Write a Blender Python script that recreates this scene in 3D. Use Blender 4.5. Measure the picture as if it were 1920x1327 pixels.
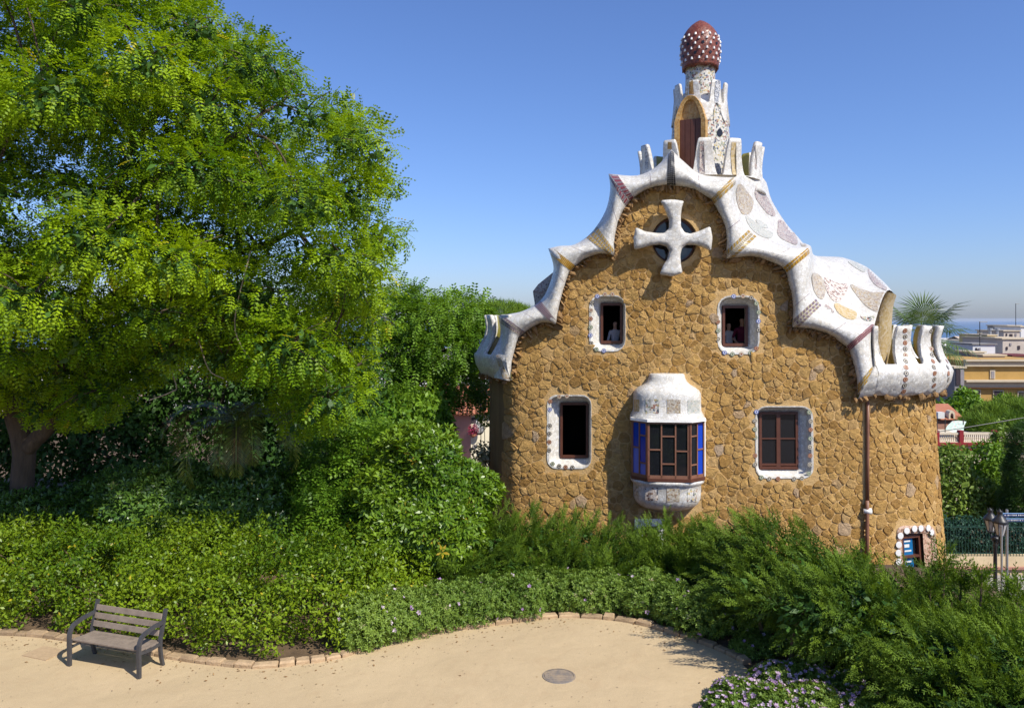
import bpy, bmesh, math, random
import numpy as np
from mathutils import Vector, Matrix, noise as mnoise
from mathutils.geometry import delaunay_2d_cdt
from mathutils.bvhtree import BVHTree

for o in list(bpy.data.objects):
    bpy.data.objects.remove(o)
SC = bpy.context.scene
COL = SC.collection
R = math.radians
PI = math.pi
random.seed(7)
RNG = np.random.default_rng(11)

# ------------------------------------------------------------------ camera, sky, sun, exposure
CAMZ, F, HX, HY = 5.4, 1500.0, 960.0, 598.0     # eye height over the square, focal length in pixels, horizon
cam = bpy.data.objects.new('camera', bpy.data.cameras.new('camera'))
COL.objects.link(cam)
cam.location = (0, 0, CAMZ)
cam.rotation_euler = (R(90), 0, 0)
cam.data.sensor_fit = 'HORIZONTAL'
cam.data.sensor_width = 36.0
cam.data.lens = 36.0 * F / 1920.0
cam.data.shift_y = -65.5 / 1920.0
cam.data.clip_start = 0.1
cam.data.clip_end = 120000.0
SC.camera = cam

SUN_EL, SUN_AZ = 46.0, 46.0                      # elevation; degrees to the right of straight behind the camera
world = bpy.data.worlds.new('World')
SC.world = world
world.use_nodes = True
wn = world.node_tree
wn.nodes.clear()
sky = wn.nodes.new('ShaderNodeTexSky')
sky.sky_type = 'NISHITA'
sky.sun_disc = False
sky.sun_elevation = R(SUN_EL)
sky.sun_rotation = R(180 - SUN_AZ)
sky.altitude = 0
sky.air_density = 1.0
sky.dust_density = 0.75
sky.ozone_density = 10.0
bg = wn.nodes.new('ShaderNodeBackground')
bg.inputs['Strength'].default_value = 0.13
wo = wn.nodes.new('ShaderNodeOutputWorld')
wb_ = wn.nodes.new('ShaderNodeMix'); wb_.data_type = 'RGBA'; wb_.blend_type = 'MULTIPLY'   # the photograph's white balance, one tint for the whole sky
wb_.inputs[0].default_value = 1.0; wb_.inputs[7].default_value = (1.03, 0.96, 1.07, 1.0)
wn.links.new(sky.outputs[0], wb_.inputs[6]); wn.links.new(wb_.outputs[2], bg.inputs['Color'])
wn.links.new(bg.outputs[0], wo.inputs['Surface'])

sl = bpy.data.lights.new('sun', 'SUN')
sl.energy = 5.0
sl.angle = R(0.53)
sl.color = (1.0, 0.945, 0.84)
so = bpy.data.objects.new('sun', sl)
COL.objects.link(so)
SUNDIR = Vector((math.sin(R(SUN_AZ)) * math.cos(R(SUN_EL)), -math.cos(R(SUN_AZ)) * math.cos(R(SUN_EL)), math.sin(R(SUN_EL))))
so.rotation_euler = SUNDIR.to_track_quat('Z', 'Y').to_euler()
so.location = (20, -20, 40)

SC.view_settings.view_transform = 'Standard'
SC.view_settings.look = 'None'
SC.view_settings.exposure = 0.25
SC.view_settings.gamma = 1.0
SC.view_settings.use_curve_mapping = False
SC.cycles.use_denoising = True
SC.cycles.max_bounces = 7
SC.cycles.diffuse_bounces = 3
SC.cycles.glossy_bounces = 3
SC.cycles.transmission_bounces = 4
SC.cycles.transparent_max_bounces = 6
SC.cycles.volume_bounces = 0
SC.cycles.sample_clamp_indirect = 6.0

# ------------------------------------------------------------------ small tools
def P(px, py, Y):
    """the point seen at pixel (px, py) of the photograph at distance Y"""
    return Vector(((px - HX) / F * Y, Y, CAMZ + (HY - py) / F * Y))

def G(px, py, z=0.0):
    """the point of the level z seen at a pixel"""
    Y = F * (CAMZ - z) / (py - HY)
    return Vector(((px - HX) / F * Y, Y, z))

def link(name, me, parent=None, mats=None):
    o = bpy.data.objects.new(name, me)
    COL.objects.link(o)
    if mats is not None and me is not None:
        for m in (mats if isinstance(mats, (list, tuple)) else [mats]):
            me.materials.append(m)
    if parent is not None:
        o.parent = parent
        o.matrix_parent_inverse = PINV[parent.name] if parent.name in PINV else Matrix.Identity(4)
    return o

PINV = {}
def empty(name, loc):
    o = bpy.data.objects.new(name, None)
    COL.objects.link(o)
    o.location = loc
    o.empty_display_size = 0.2
    PINV[o.name] = Matrix.Translation(-Vector(loc))
    return o

def tag(o, label, cat, group=None):
    o['label'] = label
    o['category'] = cat
    if group:
        o['group'] = group
    return o

def thing(name, label, cat, loc, group=None):
    return tag(empty(name, loc), label, cat, group)

def struct(o):
    o['kind'] = 'structure'
    return o

class MB:
    """collects pieces of ONE mesh"""
    def __init__(s):
        s.v, s.f, s.mi = [], [], []
    def add(s, vs, fs, mi=0):
        b = len(s.v)
        s.v += [tuple(v) for v in vs]
        s.f += [tuple(i + b for i in f) for f in fs]
        s.mi += [mi] * len(fs)
    def box(s, c, d, M=None, mi=0):
        x, y, z = d[0] / 2, d[1] / 2, d[2] / 2
        vs = [Vector((sx * x, sy * y, sz * z)) for sz in (-1, 1) for sx, sy in ((-1, -1), (1, -1), (1, 1), (-1, 1))]
        vs = [(M @ v if M is not None else v) + Vector(c) for v in vs]
        s.add(vs, [(3, 2, 1, 0), (4, 5, 6, 7), (0, 1, 5, 4), (1, 2, 6, 5), (2, 3, 7, 6), (3, 0, 4, 7)], mi)
    def grid(s, rows, closed=False, mi=0, flip=False):
        n, m = len(rows), len(rows[0])
        vs = [p for r in rows for p in r]
        fs = []
        for i in range(n - 1):
            for j in range(m if closed else m - 1):
                k = (j + 1) % m
                q = (i * m + j, i * m + k, (i + 1) * m + k, (i + 1) * m + j)
                fs.append(q[::-1] if flip else q)
        s.add(vs, fs, mi)
    def tube(s, pts, rad, n=6, cap=True, mi=0, squash=None):
        pts = [Vector(p) for p in pts]
        if not isinstance(rad, (list, tuple)):
            rad = [rad] * len(pts)
        rows = []
        for i, p in enumerate(pts):
            t = (pts[min(i + 1, len(pts) - 1)] - pts[max(i - 1, 0)])
            if t.length < 1e-9:
                t = Vector((0, 0, 1))
            t.normalize()
            a = t.orthogonal().normalized() if i == 0 else (a - t * a.dot(t)).normalized()
            b = t.cross(a)
            rows.append([p + (a * math.cos(2 * PI * k / n) + b * math.sin(2 * PI * k / n)) * rad[i] for k in range(n)])
        base = len(s.v)
        s.grid(rows, closed=True, mi=mi)
        if cap:
            s.f.append(tuple(base + k for k in range(n))[::-1]); s.mi.append(mi)
            e = base + (len(rows) - 1) * n
            s.f.append(tuple(e + k for k in range(n))); s.mi.append(mi)
    def lathe(s, prof, c, n=12, mi=0, M=None):
        rows = []
        for r, z in prof:
            row = []
            for k in range(n):
                v = Vector((r * math.cos(2 * PI * k / n), r * math.sin(2 * PI * k / n), z))
                row.append((M @ v if M is not None else v) + Vector(c))
            rows.append(row)
        s.grid(rows, closed=True, mi=mi)
    def build(s, name, mats, parent=None, smooth=False, tint=None):
        me = bpy.data.meshes.new(name)
        me.from_pydata(s.v, [], s.f)
        o = link(name, me, parent, mats)
        if any(s.mi):
            me.polygons.foreach_set('material_index', s.mi)
        if smooth:
            me.polygons.foreach_set('use_smooth', [True] * len(me.polygons))
        if tint is not None:
            a = me.attributes.new('tint', 'FLOAT', 'POINT')
            a.data.foreach_set('value', tint if hasattr(tint, '__len__') else [tint] * len(me.vertices))
        me.update()
        return o

def fixn(o):
    bm = bmesh.new(); bm.from_mesh(o.data)
    bmesh.ops.recalc_face_normals(bm, faces=bm.faces)
    bm.to_mesh(o.data); bm.free()
    return o

def catmull(pts, sub, closed=False):
    pts = [Vector(p) for p in pts]
    n = len(pts)
    out = []
    for i in range(n - 1):
        p1, p2 = pts[i], pts[i + 1]
        p0 = pts[i - 1] if i > 0 else p1 * 2 - p2
        p3 = pts[i + 2] if i + 2 < n else p2 * 2 - p1
        for k in range(sub):
            t = k / sub
            out.append(0.5 * ((2 * p1) + (p2 - p0) * t + (2 * p0 - 5 * p1 + 4 * p2 - p3) * t * t + (3 * p1 - p0 - 3 * p2 + p3) * t ** 3))
    out.append(pts[-1])
    return out

def inside(poly, x, y):
    r = False; j = len(poly) - 1
    for i in range(len(poly)):
        if (poly[i][1] > y) != (poly[j][1] > y) and x < (poly[j][0] - poly[i][0]) * (y - poly[i][1]) / (poly[j][1] - poly[i][1]) + poly[i][0]: r = not r
        j = i
    return r

# ------------------------------------------------------------------ materials
MATS = {}
def newmat(name):
    m = bpy.data.materials.new(name)
    m.use_nodes = True
    nt = m.node_tree
    nt.nodes.clear()
    MATS[name] = m
    return m, nt, nt.nodes, nt.links

def rgb(c):
    return (c[0], c[1], c[2], 1.0)

def mixcol(nt, fac, a, b, mode='MIX'):
    n = nt.nodes.new('ShaderNodeMix'); n.data_type = 'RGBA'; n.blend_type = mode
    for sock, val in ((n.inputs[0], fac), (n.inputs[6], a), (n.inputs[7], b)):
        if isinstance(val, (int, float)):
            sock.default_value = val
        elif isinstance(val, (tuple, list)):
            sock.default_value = rgb(val)
        else:
            nt.links.new(val, sock)
    return n.outputs[2]

def math_(nt, op, a, b=None, clamp=False):
    n = nt.nodes.new('ShaderNodeMath'); n.operation = op; n.use_clamp = clamp
    for i, val in enumerate((a, b)):
        if val is None: continue
        if isinstance(val, (int, float)): n.inputs[i].default_value = val
        else: nt.links.new(val, n.inputs[i])
    return n.outputs[0]

def ramp(nt, fac, stops, const=False):
    n = nt.nodes.new('ShaderNodeValToRGB')
    n.color_ramp.interpolation = 'CONSTANT' if const else 'LINEAR'
    el = n.color_ramp.elements
    while len(el) < len(stops): el.new(0.5)
    for e, (p, c) in zip(el, stops):
        e.position = p; e.color = rgb(c) if not isinstance(c, (int, float)) else (c, c, c, 1)
    nt.links.new(fac, n.inputs[0])
    return n.outputs[0]

def tex_noise(nt, scale, detail=4, rough=0.6, vec=None, dist=0.0):
    n = nt.nodes.new('ShaderNodeTexNoise')
    n.inputs['Scale'].default_value = scale; n.inputs['Detail'].default_value = detail
    n.inputs['Roughness'].default_value = rough; n.inputs['Distortion'].default_value = dist
    if vec is not None: nt.links.new(vec, n.inputs['Vector'])
    return n.outputs[0]

def objcoord(nt, scale=None):
    t = nt.nodes.new('ShaderNodeTexCoord')
    if scale is None: return t.outputs['Object']
    m = nt.nodes.new('ShaderNodeMapping'); m.inputs['Scale'].default_value = scale
    nt.links.new(t.outputs['Object'], m.inputs[0])
    return m.outputs[0]

def bump(nt, h, strength=0.3, dist=0.02, normal=None):
    b = nt.nodes.new('ShaderNodeBump')
    b.inputs['Strength'].default_value = strength; b.inputs['Distance'].default_value = dist
    nt.links.new(h, b.inputs['Height'])
    if normal is not None: nt.links.new(normal, b.inputs['Normal'])
    return b.outputs[0]

def finish(nt, col, rough=0.8, normal=None, spec=0.3, metal=0.0):
    p = nt.nodes.new('ShaderNodeBsdfPrincipled')
    if isinstance(col, (tuple, list)): p.inputs['Base Color'].default_value = rgb(col)
    else: nt.links.new(col, p.inputs['Base Color'])
    if isinstance(rough, (int, float)): p.inputs['Roughness'].default_value = rough
    else: nt.links.new(rough, p.inputs['Roughness'])
    p.inputs['Specular IOR Level'].default_value = spec
    p.inputs['Metallic'].default_value = metal
    if normal is not None: nt.links.new(normal, p.inputs['Normal'])
    o = nt.nodes.new('ShaderNodeOutputMaterial')
    nt.links.new(p.outputs[0], o.inputs[0])
    return p

def mat(name, c, c2=None, rough=0.8, scale=6.0, bs=0.25, bscale=40.0, bdist=0.01, spec=0.3, metal=0.0, tint=0.0, stretch=None):
    """two tones mixed by noise, fine bump, optional per-piece tint from the 'tint' attribute"""
    m, nt, N, L = newmat(name)
    c2 = c2 or tuple(x * 0.75 for x in c)
    v = objcoord(nt, stretch)
    f = ramp(nt, tex_noise(nt, scale, 5, 0.65, v), [(0.32, 0.0), (0.68, 1.0)])
    col = mixcol(nt, f, c, c2)
    if tint:
        a = N.new('ShaderNodeAttribute'); a.attribute_name = 'tint'
        k = math_(nt, 'MULTIPLY_ADD', a.outputs['Fac'], tint); k.node.inputs[2].default_value = 1.0 - tint / 2
        cc = N.new('ShaderNodeCombineColor')
        for i in range(3): L.new(k, cc.inputs[i])
        col = mixcol(nt, 1.0, col, cc.outputs[0], 'MULTIPLY')
    nm = bump(nt, tex_noise(nt, bscale, 5, 0.7, v), bs, bdist) if bs else None
    finish(nt, col, rough, nm, spec, metal)
    return m

def leafmat(name, dark, light, trans=0.35, rough=0.45, spec=0.35, yellow=None):
    m, nt, N, L = newmat(name)
    a = N.new('ShaderNodeAttribute'); a.attribute_name = 'tint'
    col = mixcol(nt, a.outputs['Fac'], dark, light)
    if yellow:
        k = ramp(nt, a.outputs['Fac'], [(0.965, 0.0), (0.97, 1.0)])
        col = mixcol(nt, k, col, yellow)
    p = N.new('ShaderNodeBsdfPrincipled')
    L.new(col, p.inputs['Base Color'])
    p.inputs['Roughness'].default_value = rough
    p.inputs['Specular IOR Level'].default_value = spec
    t = N.new('ShaderNodeBsdfTranslucent')
    L.new(mixcol(nt, 1.0, col, (1.25, 1.15, 0.5), 'MULTIPLY'), t.inputs['Color'])
    mx = N.new('ShaderNodeMixShader'); mx.inputs[0].default_value = trans
    L.new(p.outputs[0], mx.inputs[1]); L.new(t.outputs[0], mx.inputs[2])
    o = N.new('ShaderNodeOutputMaterial'); L.new(mx.outputs[0], o.inputs[0])
    return m

def trencadis(name, palette, scale=14.0, grout=(0.55, 0.52, 0.47), gw=0.06, rough=0.25, jitter=0.5):
    """broken-tile mosaic: cells of a Voronoi pattern, grout lines, every shard at its own slight tilt"""
    m, nt, N, L = newmat(name)
    v = objcoord(nt)
    vo = N.new('ShaderNodeTexVoronoi'); vo.inputs['Scale'].default_value = scale
    ve = N.new('ShaderNodeTexVoronoi'); ve.feature = 'DISTANCE_TO_EDGE'; ve.inputs['Scale'].default_value = scale
    L.new(v, vo.inputs['Vector']); L.new(v, ve.inputs['Vector'])
    sp = N.new('ShaderNodeSeparateColor'); L.new(vo.outputs['Color'], sp.inputs[0])
    n = len(palette)
    col = ramp(nt, sp.outputs[0], [(i / n, c) for i, c in enumerate(palette)], const=True)
    big = tex_noise(nt, 0.8, 4, 0.6, v)
    col = mixcol(nt, ramp(nt, big, [(0.42, 0.0), (0.8, 0.40)]), col, (0.60, 0.56, 0.48), 'MULTIPLY')
    drip = tex_noise(nt, 2.6, 5, 0.7, objcoord(nt, (1.0, 1.0, 0.28)), 0.4)
    col = mixcol(nt, ramp(nt, drip, [(0.50, 0.0), (0.72, 0.45)]), col, (0.62, 0.60, 0.55), 'MULTIPLY')
    g = ramp(nt, ve.outputs['Distance'], [(gw * 0.6, 0.0), (gw, 1.0)])
    col = mixcol(nt, g, grout, col)
    tilt = N.new('ShaderNodeVectorMath'); tilt.operation = 'MULTIPLY_ADD'
    L.new(vo.outputs['Color'], tilt.inputs[0])
    tilt.inputs[1].default_value = (jitter * 0.3,) * 3
    geo = N.new('ShaderNodeNewGeometry'); L.new(geo.outputs['Normal'], tilt.inputs[2])
    sub = N.new('ShaderNodeVectorMath'); sub.operation = 'SUBTRACT'; L.new(tilt.outputs[0], sub.inputs[0])
    sub.inputs[1].default_value = (jitter * 0.15,) * 3
    nrm = N.new('ShaderNodeVectorMath'); nrm.operation = 'NORMALIZE'; L.new(sub.outputs[0], nrm.inputs[0])
    nm = bump(nt, g, 0.35, 0.006, nrm.outputs[0])
    finish(nt, col, mixcol(nt, g, (0.8, 0.8, 0.8), (rough,) * 3), nm, 0.5)
    return m

W1, W2 = (0.67, 0.65, 0.60), (0.61, 0.585, 0.53)
mat_white = trencadis('white_tile_mosaic', [W1, (0.71, 0.70, 0.67), W2, W1, (0.54, 0.52, 0.47), (0.70, 0.68, 0.62), (0.63, 0.59, 0.51)], 13, (0.47, 0.44, 0.39), 0.055, 0.30, 0.5)
mat_plaster = mat('white_plaster', (0.80, 0.78, 0.74), (0.70, 0.68, 0.63), 0.7, 5, 0.5, 30, 0.02)
mat_mix = trencadis('mixed_tile_mosaic', [(0.612, 0.595, 0.544), (0.255, 0.281, 0.187), (0.527, 0.408, 0.187), (0.595, 0.561, 0.493), (0.085, 0.102, 0.136), (0.561, 0.527, 0.425), (0.272, 0.119, 0.076), (0.637, 0.620, 0.578)], 17, (0.50, 0.46, 0.40), 0.06, 0.3, 0.5)
mat_tan = trencadis('tan_tile_mosaic', [(0.372, 0.310, 0.223), (0.409, 0.372, 0.298), (0.260, 0.186, 0.124), (0.384, 0.285, 0.136), (0.434, 0.409, 0.360), (0.310, 0.260, 0.211)], 20, (0.55, 0.48, 0.38), 0.06, 0.35, 0.5)
mat_pink = trencadis('rose_tile_mosaic', [(0.372, 0.288, 0.252), (0.420, 0.372, 0.330), (0.252, 0.156, 0.144), (0.396, 0.348, 0.300), (0.144, 0.120, 0.132), (0.432, 0.408, 0.372)], 20, (0.55, 0.47, 0.40), 0.06, 0.35, 0.5)
mat_spot = trencadis('speckled_tile_mosaic', [(0.592, 0.528, 0.464), (0.160, 0.080, 0.064), (0.576, 0.496, 0.432), (0.608, 0.576, 0.528), (0.240, 0.144, 0.096), (0.560, 0.480, 0.400)], 15, (0.60, 0.52, 0.45), 0.07, 0.35, 0.5)
mat_pale = trencadis('pale_green_tile_mosaic', [(0.409, 0.422, 0.372), (0.446, 0.446, 0.409), (0.322, 0.360, 0.310), (0.434, 0.409, 0.341), (0.372, 0.384, 0.360)], 20, (0.60, 0.57, 0.50), 0.06, 0.35, 0.5)
mat_yellow = trencadis('yellow_tile_mosaic', [(0.495, 0.375, 0.180), (0.525, 0.420, 0.240), (0.450, 0.330, 0.135), (0.540, 0.450, 0.300)], 14, (0.55, 0.42, 0.24), 0.05, 0.35, 0.5)
mat_ochre = trencadis('ochre_tile_mosaic', [(0.46, 0.25, 0.06), (0.52, 0.30, 0.09), (0.38, 0.19, 0.04), (0.50, 0.32, 0.12)], 18, (0.42, 0.28, 0.12), 0.06, 0.35, 0.5)
mat_olive = mat('olive_glaze', (0.34, 0.29, 0.05), (0.24, 0.22, 0.05), 0.35, 3, 0.2, 20, 0.01, 0.5)
mat_cap = trencadis('red_brown_tile_mosaic', [(0.22, 0.045, 0.022), (0.27, 0.065, 0.03), (0.16, 0.03, 0.016), (0.25, 0.08, 0.045)], 22, (0.10, 0.04, 0.03), 0.08, 0.35, 0.6)
mat_mortar = mat('lime_mortar', (0.62, 0.415, 0.185), (0.50, 0.315, 0.125), 0.95, 3.5, 0.9, 22, 0.035)
mat_sidewall = mat('shaded_weathered_side_wall', (0.26, 0.17, 0.075), (0.17, 0.11, 0.05), 0.95, 1.6, 0.7, 14, 0.03, stretch=(1.5, 1.5, 0.35))  # streaky wall, with the shade of this side put into its darker colour

def stonemat(name, a, b, c):
    m, nt, N, L = newmat(name)
    v = objcoord(nt)
    t = N.new('ShaderNodeAttribute'); t.attribute_name = 'tint'
    base = ramp(nt, t.outputs['Fac'], [(0.0, (b[0] * 0.9, b[1] * 0.88, b[2] * 0.85)), (0.2, b), (0.45, a), (0.66, (a[0] * 1.02, a[1] * 1.06, a[2] * 1.15)), (0.86, c), (0.965, (0.54, 0.345, 0.14)), (0.985, (0.50, 0.34, 0.19)), (1.0, (0.48, 0.36, 0.24))])
    f = ramp(nt, tex_noise(nt, 9, 6, 0.7, v, 0.6), [(0.35, 0.62), (0.62, 1.08)])
    col = mixcol(nt, 1.0, base, f, 'MULTIPLY')
    f2 = ramp(nt, tex_noise(nt, 2.0, 3, 0.6, v), [(0.5, 0.0), (0.8, 0.35)])
    col = mixcol(nt, f2, col, (0.48, 0.33, 0.16))
    f4 = ramp(nt, tex_noise(nt, 0.7, 4, 0.6, objcoord(nt, (1.0, 1.0, 0.45))), [(0.42, 0.0), (0.72, 0.30)])
    col = mixcol(nt, f4, col, (0.36, 0.22, 0.09))
    h = tex_noise(nt, 16, 7, 0.78, v, 1.0)
    nm = bump(nt, h, 0.85, 0.055)
    finish(nt, col, 0.92, nm, 0.2)
    return m
mat_stone = stonemat('ochre_rubble_stone', (0.53, 0.310, 0.092), (0.42, 0.235, 0.066), (0.58, 0.355, 0.118))
mat_rim = mat('rough_rim_stone', (0.40, 0.24, 0.10), (0.26, 0.15, 0.065), 0.95, 8, 0.8, 20, 0.03, tint=0.6)
mat_wood = mat('brown_painted_wood', (0.115, 0.042, 0.024), (0.085, 0.03, 0.018), 0.45, 5, 0.15, 30, 0.005, 0.4)
mat_woodl = mat('light_brown_wood', (0.24, 0.115, 0.07), (0.19, 0.085, 0.05), 0.45, 5, 0.15, 30, 0.005, 0.4)
mat_dark = mat('dark_interior', (0.030, 0.022, 0.018), (0.018, 0.014, 0.012), 0.9, 2, 0.0)
mat_black = mat('black_iron', (0.018, 0.019, 0.021), (0.028, 0.028, 0.03), 0.45, 8, 0.2, 40, 0.004, 0.5)
mat_iron = mat('grey_cast_iron', (0.040, 0.040, 0.044), (0.060, 0.058, 0.060), 0.55, 9, 0.3, 60, 0.003, 0.5)

def glassmat(name, col, rough=0.05):
    m, nt, N, L = newmat(name)
    p = N.new('ShaderNodeBsdfPrincipled'); p.inputs['Base Color'].default_value = rgb(col)
    p.inputs['Roughness'].default_value = rough; p.inputs['Specular IOR Level'].default_value = 0.6
    o = N.new('ShaderNodeOutputMaterial'); L.new(p.outputs[0], o.inputs[0])
    return m
mat_glass = glassmat('dark_window_glass', (0.012, 0.013, 0.016))
mat_blue = glassmat('blue_glass', (0.008, 0.05, 0.42), 0.12)
mat_blue2 = glassmat('light_blue_glass', (0.10, 0.17, 0.62), 0.15)
# ------------------------------------------------------------------ ground, square, street, sea
def sstep(a, b, x):
    t = min(1.0, max(0.0, (x - a) / (b - a))); return t * t * (3 - 2 * t)
STREET = -5.25
def Hh(x, y):
    k = sstep(-7.0, -3.0, x)
    z = STREET * (k * sstep(17.6, 20.5, y) + (1 - k) * sstep(26, 46, y))
    z = min(z, STREET * sstep(9.5, 13.5, x) * sstep(13.5, 18, y))
    if y > 40: z -= (min(y, 3600) - 40) * 0.0354
    return z
def spaced(lo, hi, fine, k):
    out = [0.0]; s = fine
    while out[-1] < hi: out.append(out[-1] + s); s *= k
    neg = [0.0]; s = fine
    while neg[-1] > lo: neg.append(neg[-1] - s); s *= k
    return neg[::-1][:-1] + out
xs = [4 + v for v in spaced(-30000, 30000, 0.9, 1.14)]
ys = [17 + v for v in spaced(-300, 45000, 0.7, 1.14)]
mat_soil = mat('bed_soil', (0.16, 0.105, 0.06), (0.09, 0.06, 0.035), 0.95, 5, 0.7, 25, 0.03)
m, nt, N, L = newmat('city_plain')
v = objcoord(nt, (0.03, 0.012, 0.03))
vo = N.new('ShaderNodeTexVoronoi'); vo.inputs['Scale'].default_value = 1.0; L.new(v, vo.inputs['Vector'])
sp_ = N.new('ShaderNodeSeparateColor'); L.new(vo.outputs['Color'], sp_.inputs[0])
finish(nt, ramp(nt, sp_.outputs[0], [(0.0, (0.40, 0.34, 0.28)), (0.2, (0.08, 0.12, 0.05)), (0.42, (0.50, 0.46, 0.40)), (0.6, (0.36, 0.25, 0.18)), (0.75, (0.10, 0.14, 0.07)), (0.88, (0.60, 0.57, 0.52))], True), 0.95)
mb = MB(); mb.grid([[Vector((x, y, Hh(x, y) - 0.012)) for x in xs] for y in ys])
mb.mi = [1 if mb.v[f[0]][1] > 110 else 0 for f in mb.f]
struct(mb.build('ground', [mat_soil, MATS['city_plain']], smooth=True))

KERB = [(-420, 1180), (-200, 1186), (0, 1191), (60, 1194), (110, 1200), (180, 1211), (250, 1222), (320, 1236), (400, 1247), (480, 1253), (560, 1246), (640, 1233), (700, 1215), (800, 1190), (900, 1176), (985, 1165), (1050, 1158), (1130, 1161), (1200, 1172), (1260, 1190), (1310, 1206), (1360, 1226), (1400, 1252), (1420, 1290), (1400, 1340), (1380, 1420)]
KP = catmull([G(x, y) for x, y in KERB], 6)
def sandmat():
    m, nt, N, L = newmat('packed_sand')
    v = objcoord(nt)
    f = ramp(nt, tex_noise(nt, 0.55, 5, 0.6, v, 0.5), [(0.35, 0.0), (0.68, 1.0)])
    col = mixcol(nt, f, (0.525, 0.400, 0.238), (0.465, 0.352, 0.207))
    f2 = ramp(nt, tex_noise(nt, 70, 3, 0.7, v), [(0.3, 0.80), (0.6, 1.05)])
    col = mixcol(nt, 1.0, col, f2, 'MULTIPLY')
    f3 = ramp(nt, tex_noise(nt, 260, 2, 0.5, v), [(0.62, 0.0), (0.72, 0.5)])
    col = mixcol(nt, f3, col, (0.22, 0.16, 0.10))
    f5 = ramp(nt, tex_noise(nt, 2.2, 6, 0.7, v, 1.2), [(0.52, 0.0), (0.72, 0.35)])
    col = mixcol(nt, f5, col, (0.40, 0.275, 0.155))
    f6 = ramp(nt, tex_noise(nt, 7, 4, 0.6, objcoord(nt, (1.0, 0.25, 1.0))), [(0.6, 0.0), (0.75, 0.22)])
    col = mixcol(nt, f6, col, (0.62, 0.46, 0.28))
    h = tex_noise(nt, 55, 6, 0.75, v); nm = bump(nt, h, 0.35, 0.012)
    h2 = tex_noise(nt, 1.6, 4, 0.6, v); nm = bump(nt, h2, 0.25, 0.12, nm)
    finish(nt, col, 0.95, nm, 0.15)
    return m
mat_sand = sandmat()
loop = [Vector((p.x, p.y)) for p in KP] + [Vector((3.0, -6)), Vector((-16, -6)), Vector((-16, 8))]
pts = list(loop); n = len(loop)
LL = [(p.x, p.y) for p in loop]
for x in np.arange(-15.5, 4, 0.8):
    for y in np.arange(-5, 15, 0.8):
        if inside(LL, x, y): pts.append(Vector((x, y)))
r = delaunay_2d_cdt(pts, [(i, (i + 1) % n) for i in range(n)], [], 1, 1e-4)
mb = MB(); mb.add([(v.x, v.y, 0.0) for v in r[0]], [tuple(f) for f in r[2]])
struct(mb.build('square', mat_sand))

# kerb of rough stone blocks along the bed
kerb = struct(empty('kerb', KP[40]))
mat_kerb = mat('kerb_sandstone', (0.44, 0.31, 0.18), (0.30, 0.21, 0.125), 0.95, 7, 0.8, 30, 0.02, tint=0.5)
rk = random.Random(3)
cum = [0.0]
for a, b in zip(KP, KP[1:]): cum.append(cum[-1] + (b - a).length)
def kat(s):
    for i in range(len(KP) - 1):
        if cum[i + 1] >= s:
            t = (s - cum[i]) / max(1e-6, cum[i + 1] - cum[i]); return KP[i].lerp(KP[i + 1], t), (KP[i + 1] - KP[i]).normalized()
    return KP[-1], (KP[-1] - KP[-2]).normalized()
s = 1.0
while s < cum[-1] - 3.0:
    L = rk.uniform(0.18, 0.42); p, t = kat(s + L / 2); nrm = Vector((-t.y, t.x, 0))
    w, h = rk.uniform(0.13, 0.18), rk.uniform(0.045, 0.085)
    mb = MB()
    rows = []
    for zz_, sc in ((-0.05, 1.0), (h * 0.7, 0.985), (h, 0.86)):
        ring = []
        for sx, sy in ((-1, -1), (0, -1.05), (1, -1), (1, 1), (0, 1.05), (-1, 1)):
            a = sx * (L / 2 - 0.006) * sc * rk.uniform(0.95, 1.01); b = sy * w / 2 * (sc if sc > 0.9 else 0.74) * rk.uniform(0.9, 1.1)
            ring.append(p + t * a + nrm * (b + w * 0.5) + Vector((0, 0, zz_ + (rk.uniform(-0.008, 0.008) if zz_ > 0 else 0))))
        rows.append(ring)
    mb.grid(rows, closed=True)
    b = len(mb.v) - 6; mb.f.append(tuple(range(b, b + 6))); mb.mi.append(0)
    mb.build('kerb_stone', mat_kerb, kerb, tint=rk.random())
    s += L

mat_asph = mat('asphalt', (0.055, 0.055, 0.057), (0.042, 0.042, 0.044), 0.9, 3, 0.3, 120, 0.006)
mat_pave = mat('pavement_slabs', (0.36, 0.33, 0.29), (0.28, 0.26, 0.23), 0.9, 3, 0.3, 40, 0.006)
mb = MB(); mb.grid([[Vector((x, y, STREET + 0.004)) for x in (10, 30, 60)] for y in (21.5, 26, 30.8)]); struct(mb.build('road', mat_asph))
mb = MB(); mb.box((38, 31.85, STREET + 0.03), (50, 2.1, 0.20)); struct(mb.build('pavement', mat_pave))

m, nt, N, L = newmat('sea_water')
h = tex_noise(nt, 0.02, 4, 0.6, objcoord(nt))
finish(nt, (0.035, 0.10, 0.20), 0.35, bump(nt, h, 0.3, 3.0), 0.3)
mb = MB(); mb.grid([[Vector((x, y, -130.0)) for x in (-30000, -8000, 0, 8000, 30000)] for y in (3550, 12000, 30000, 48000)]); struct(mb.build('sea', MATS['sea_water']))
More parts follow.
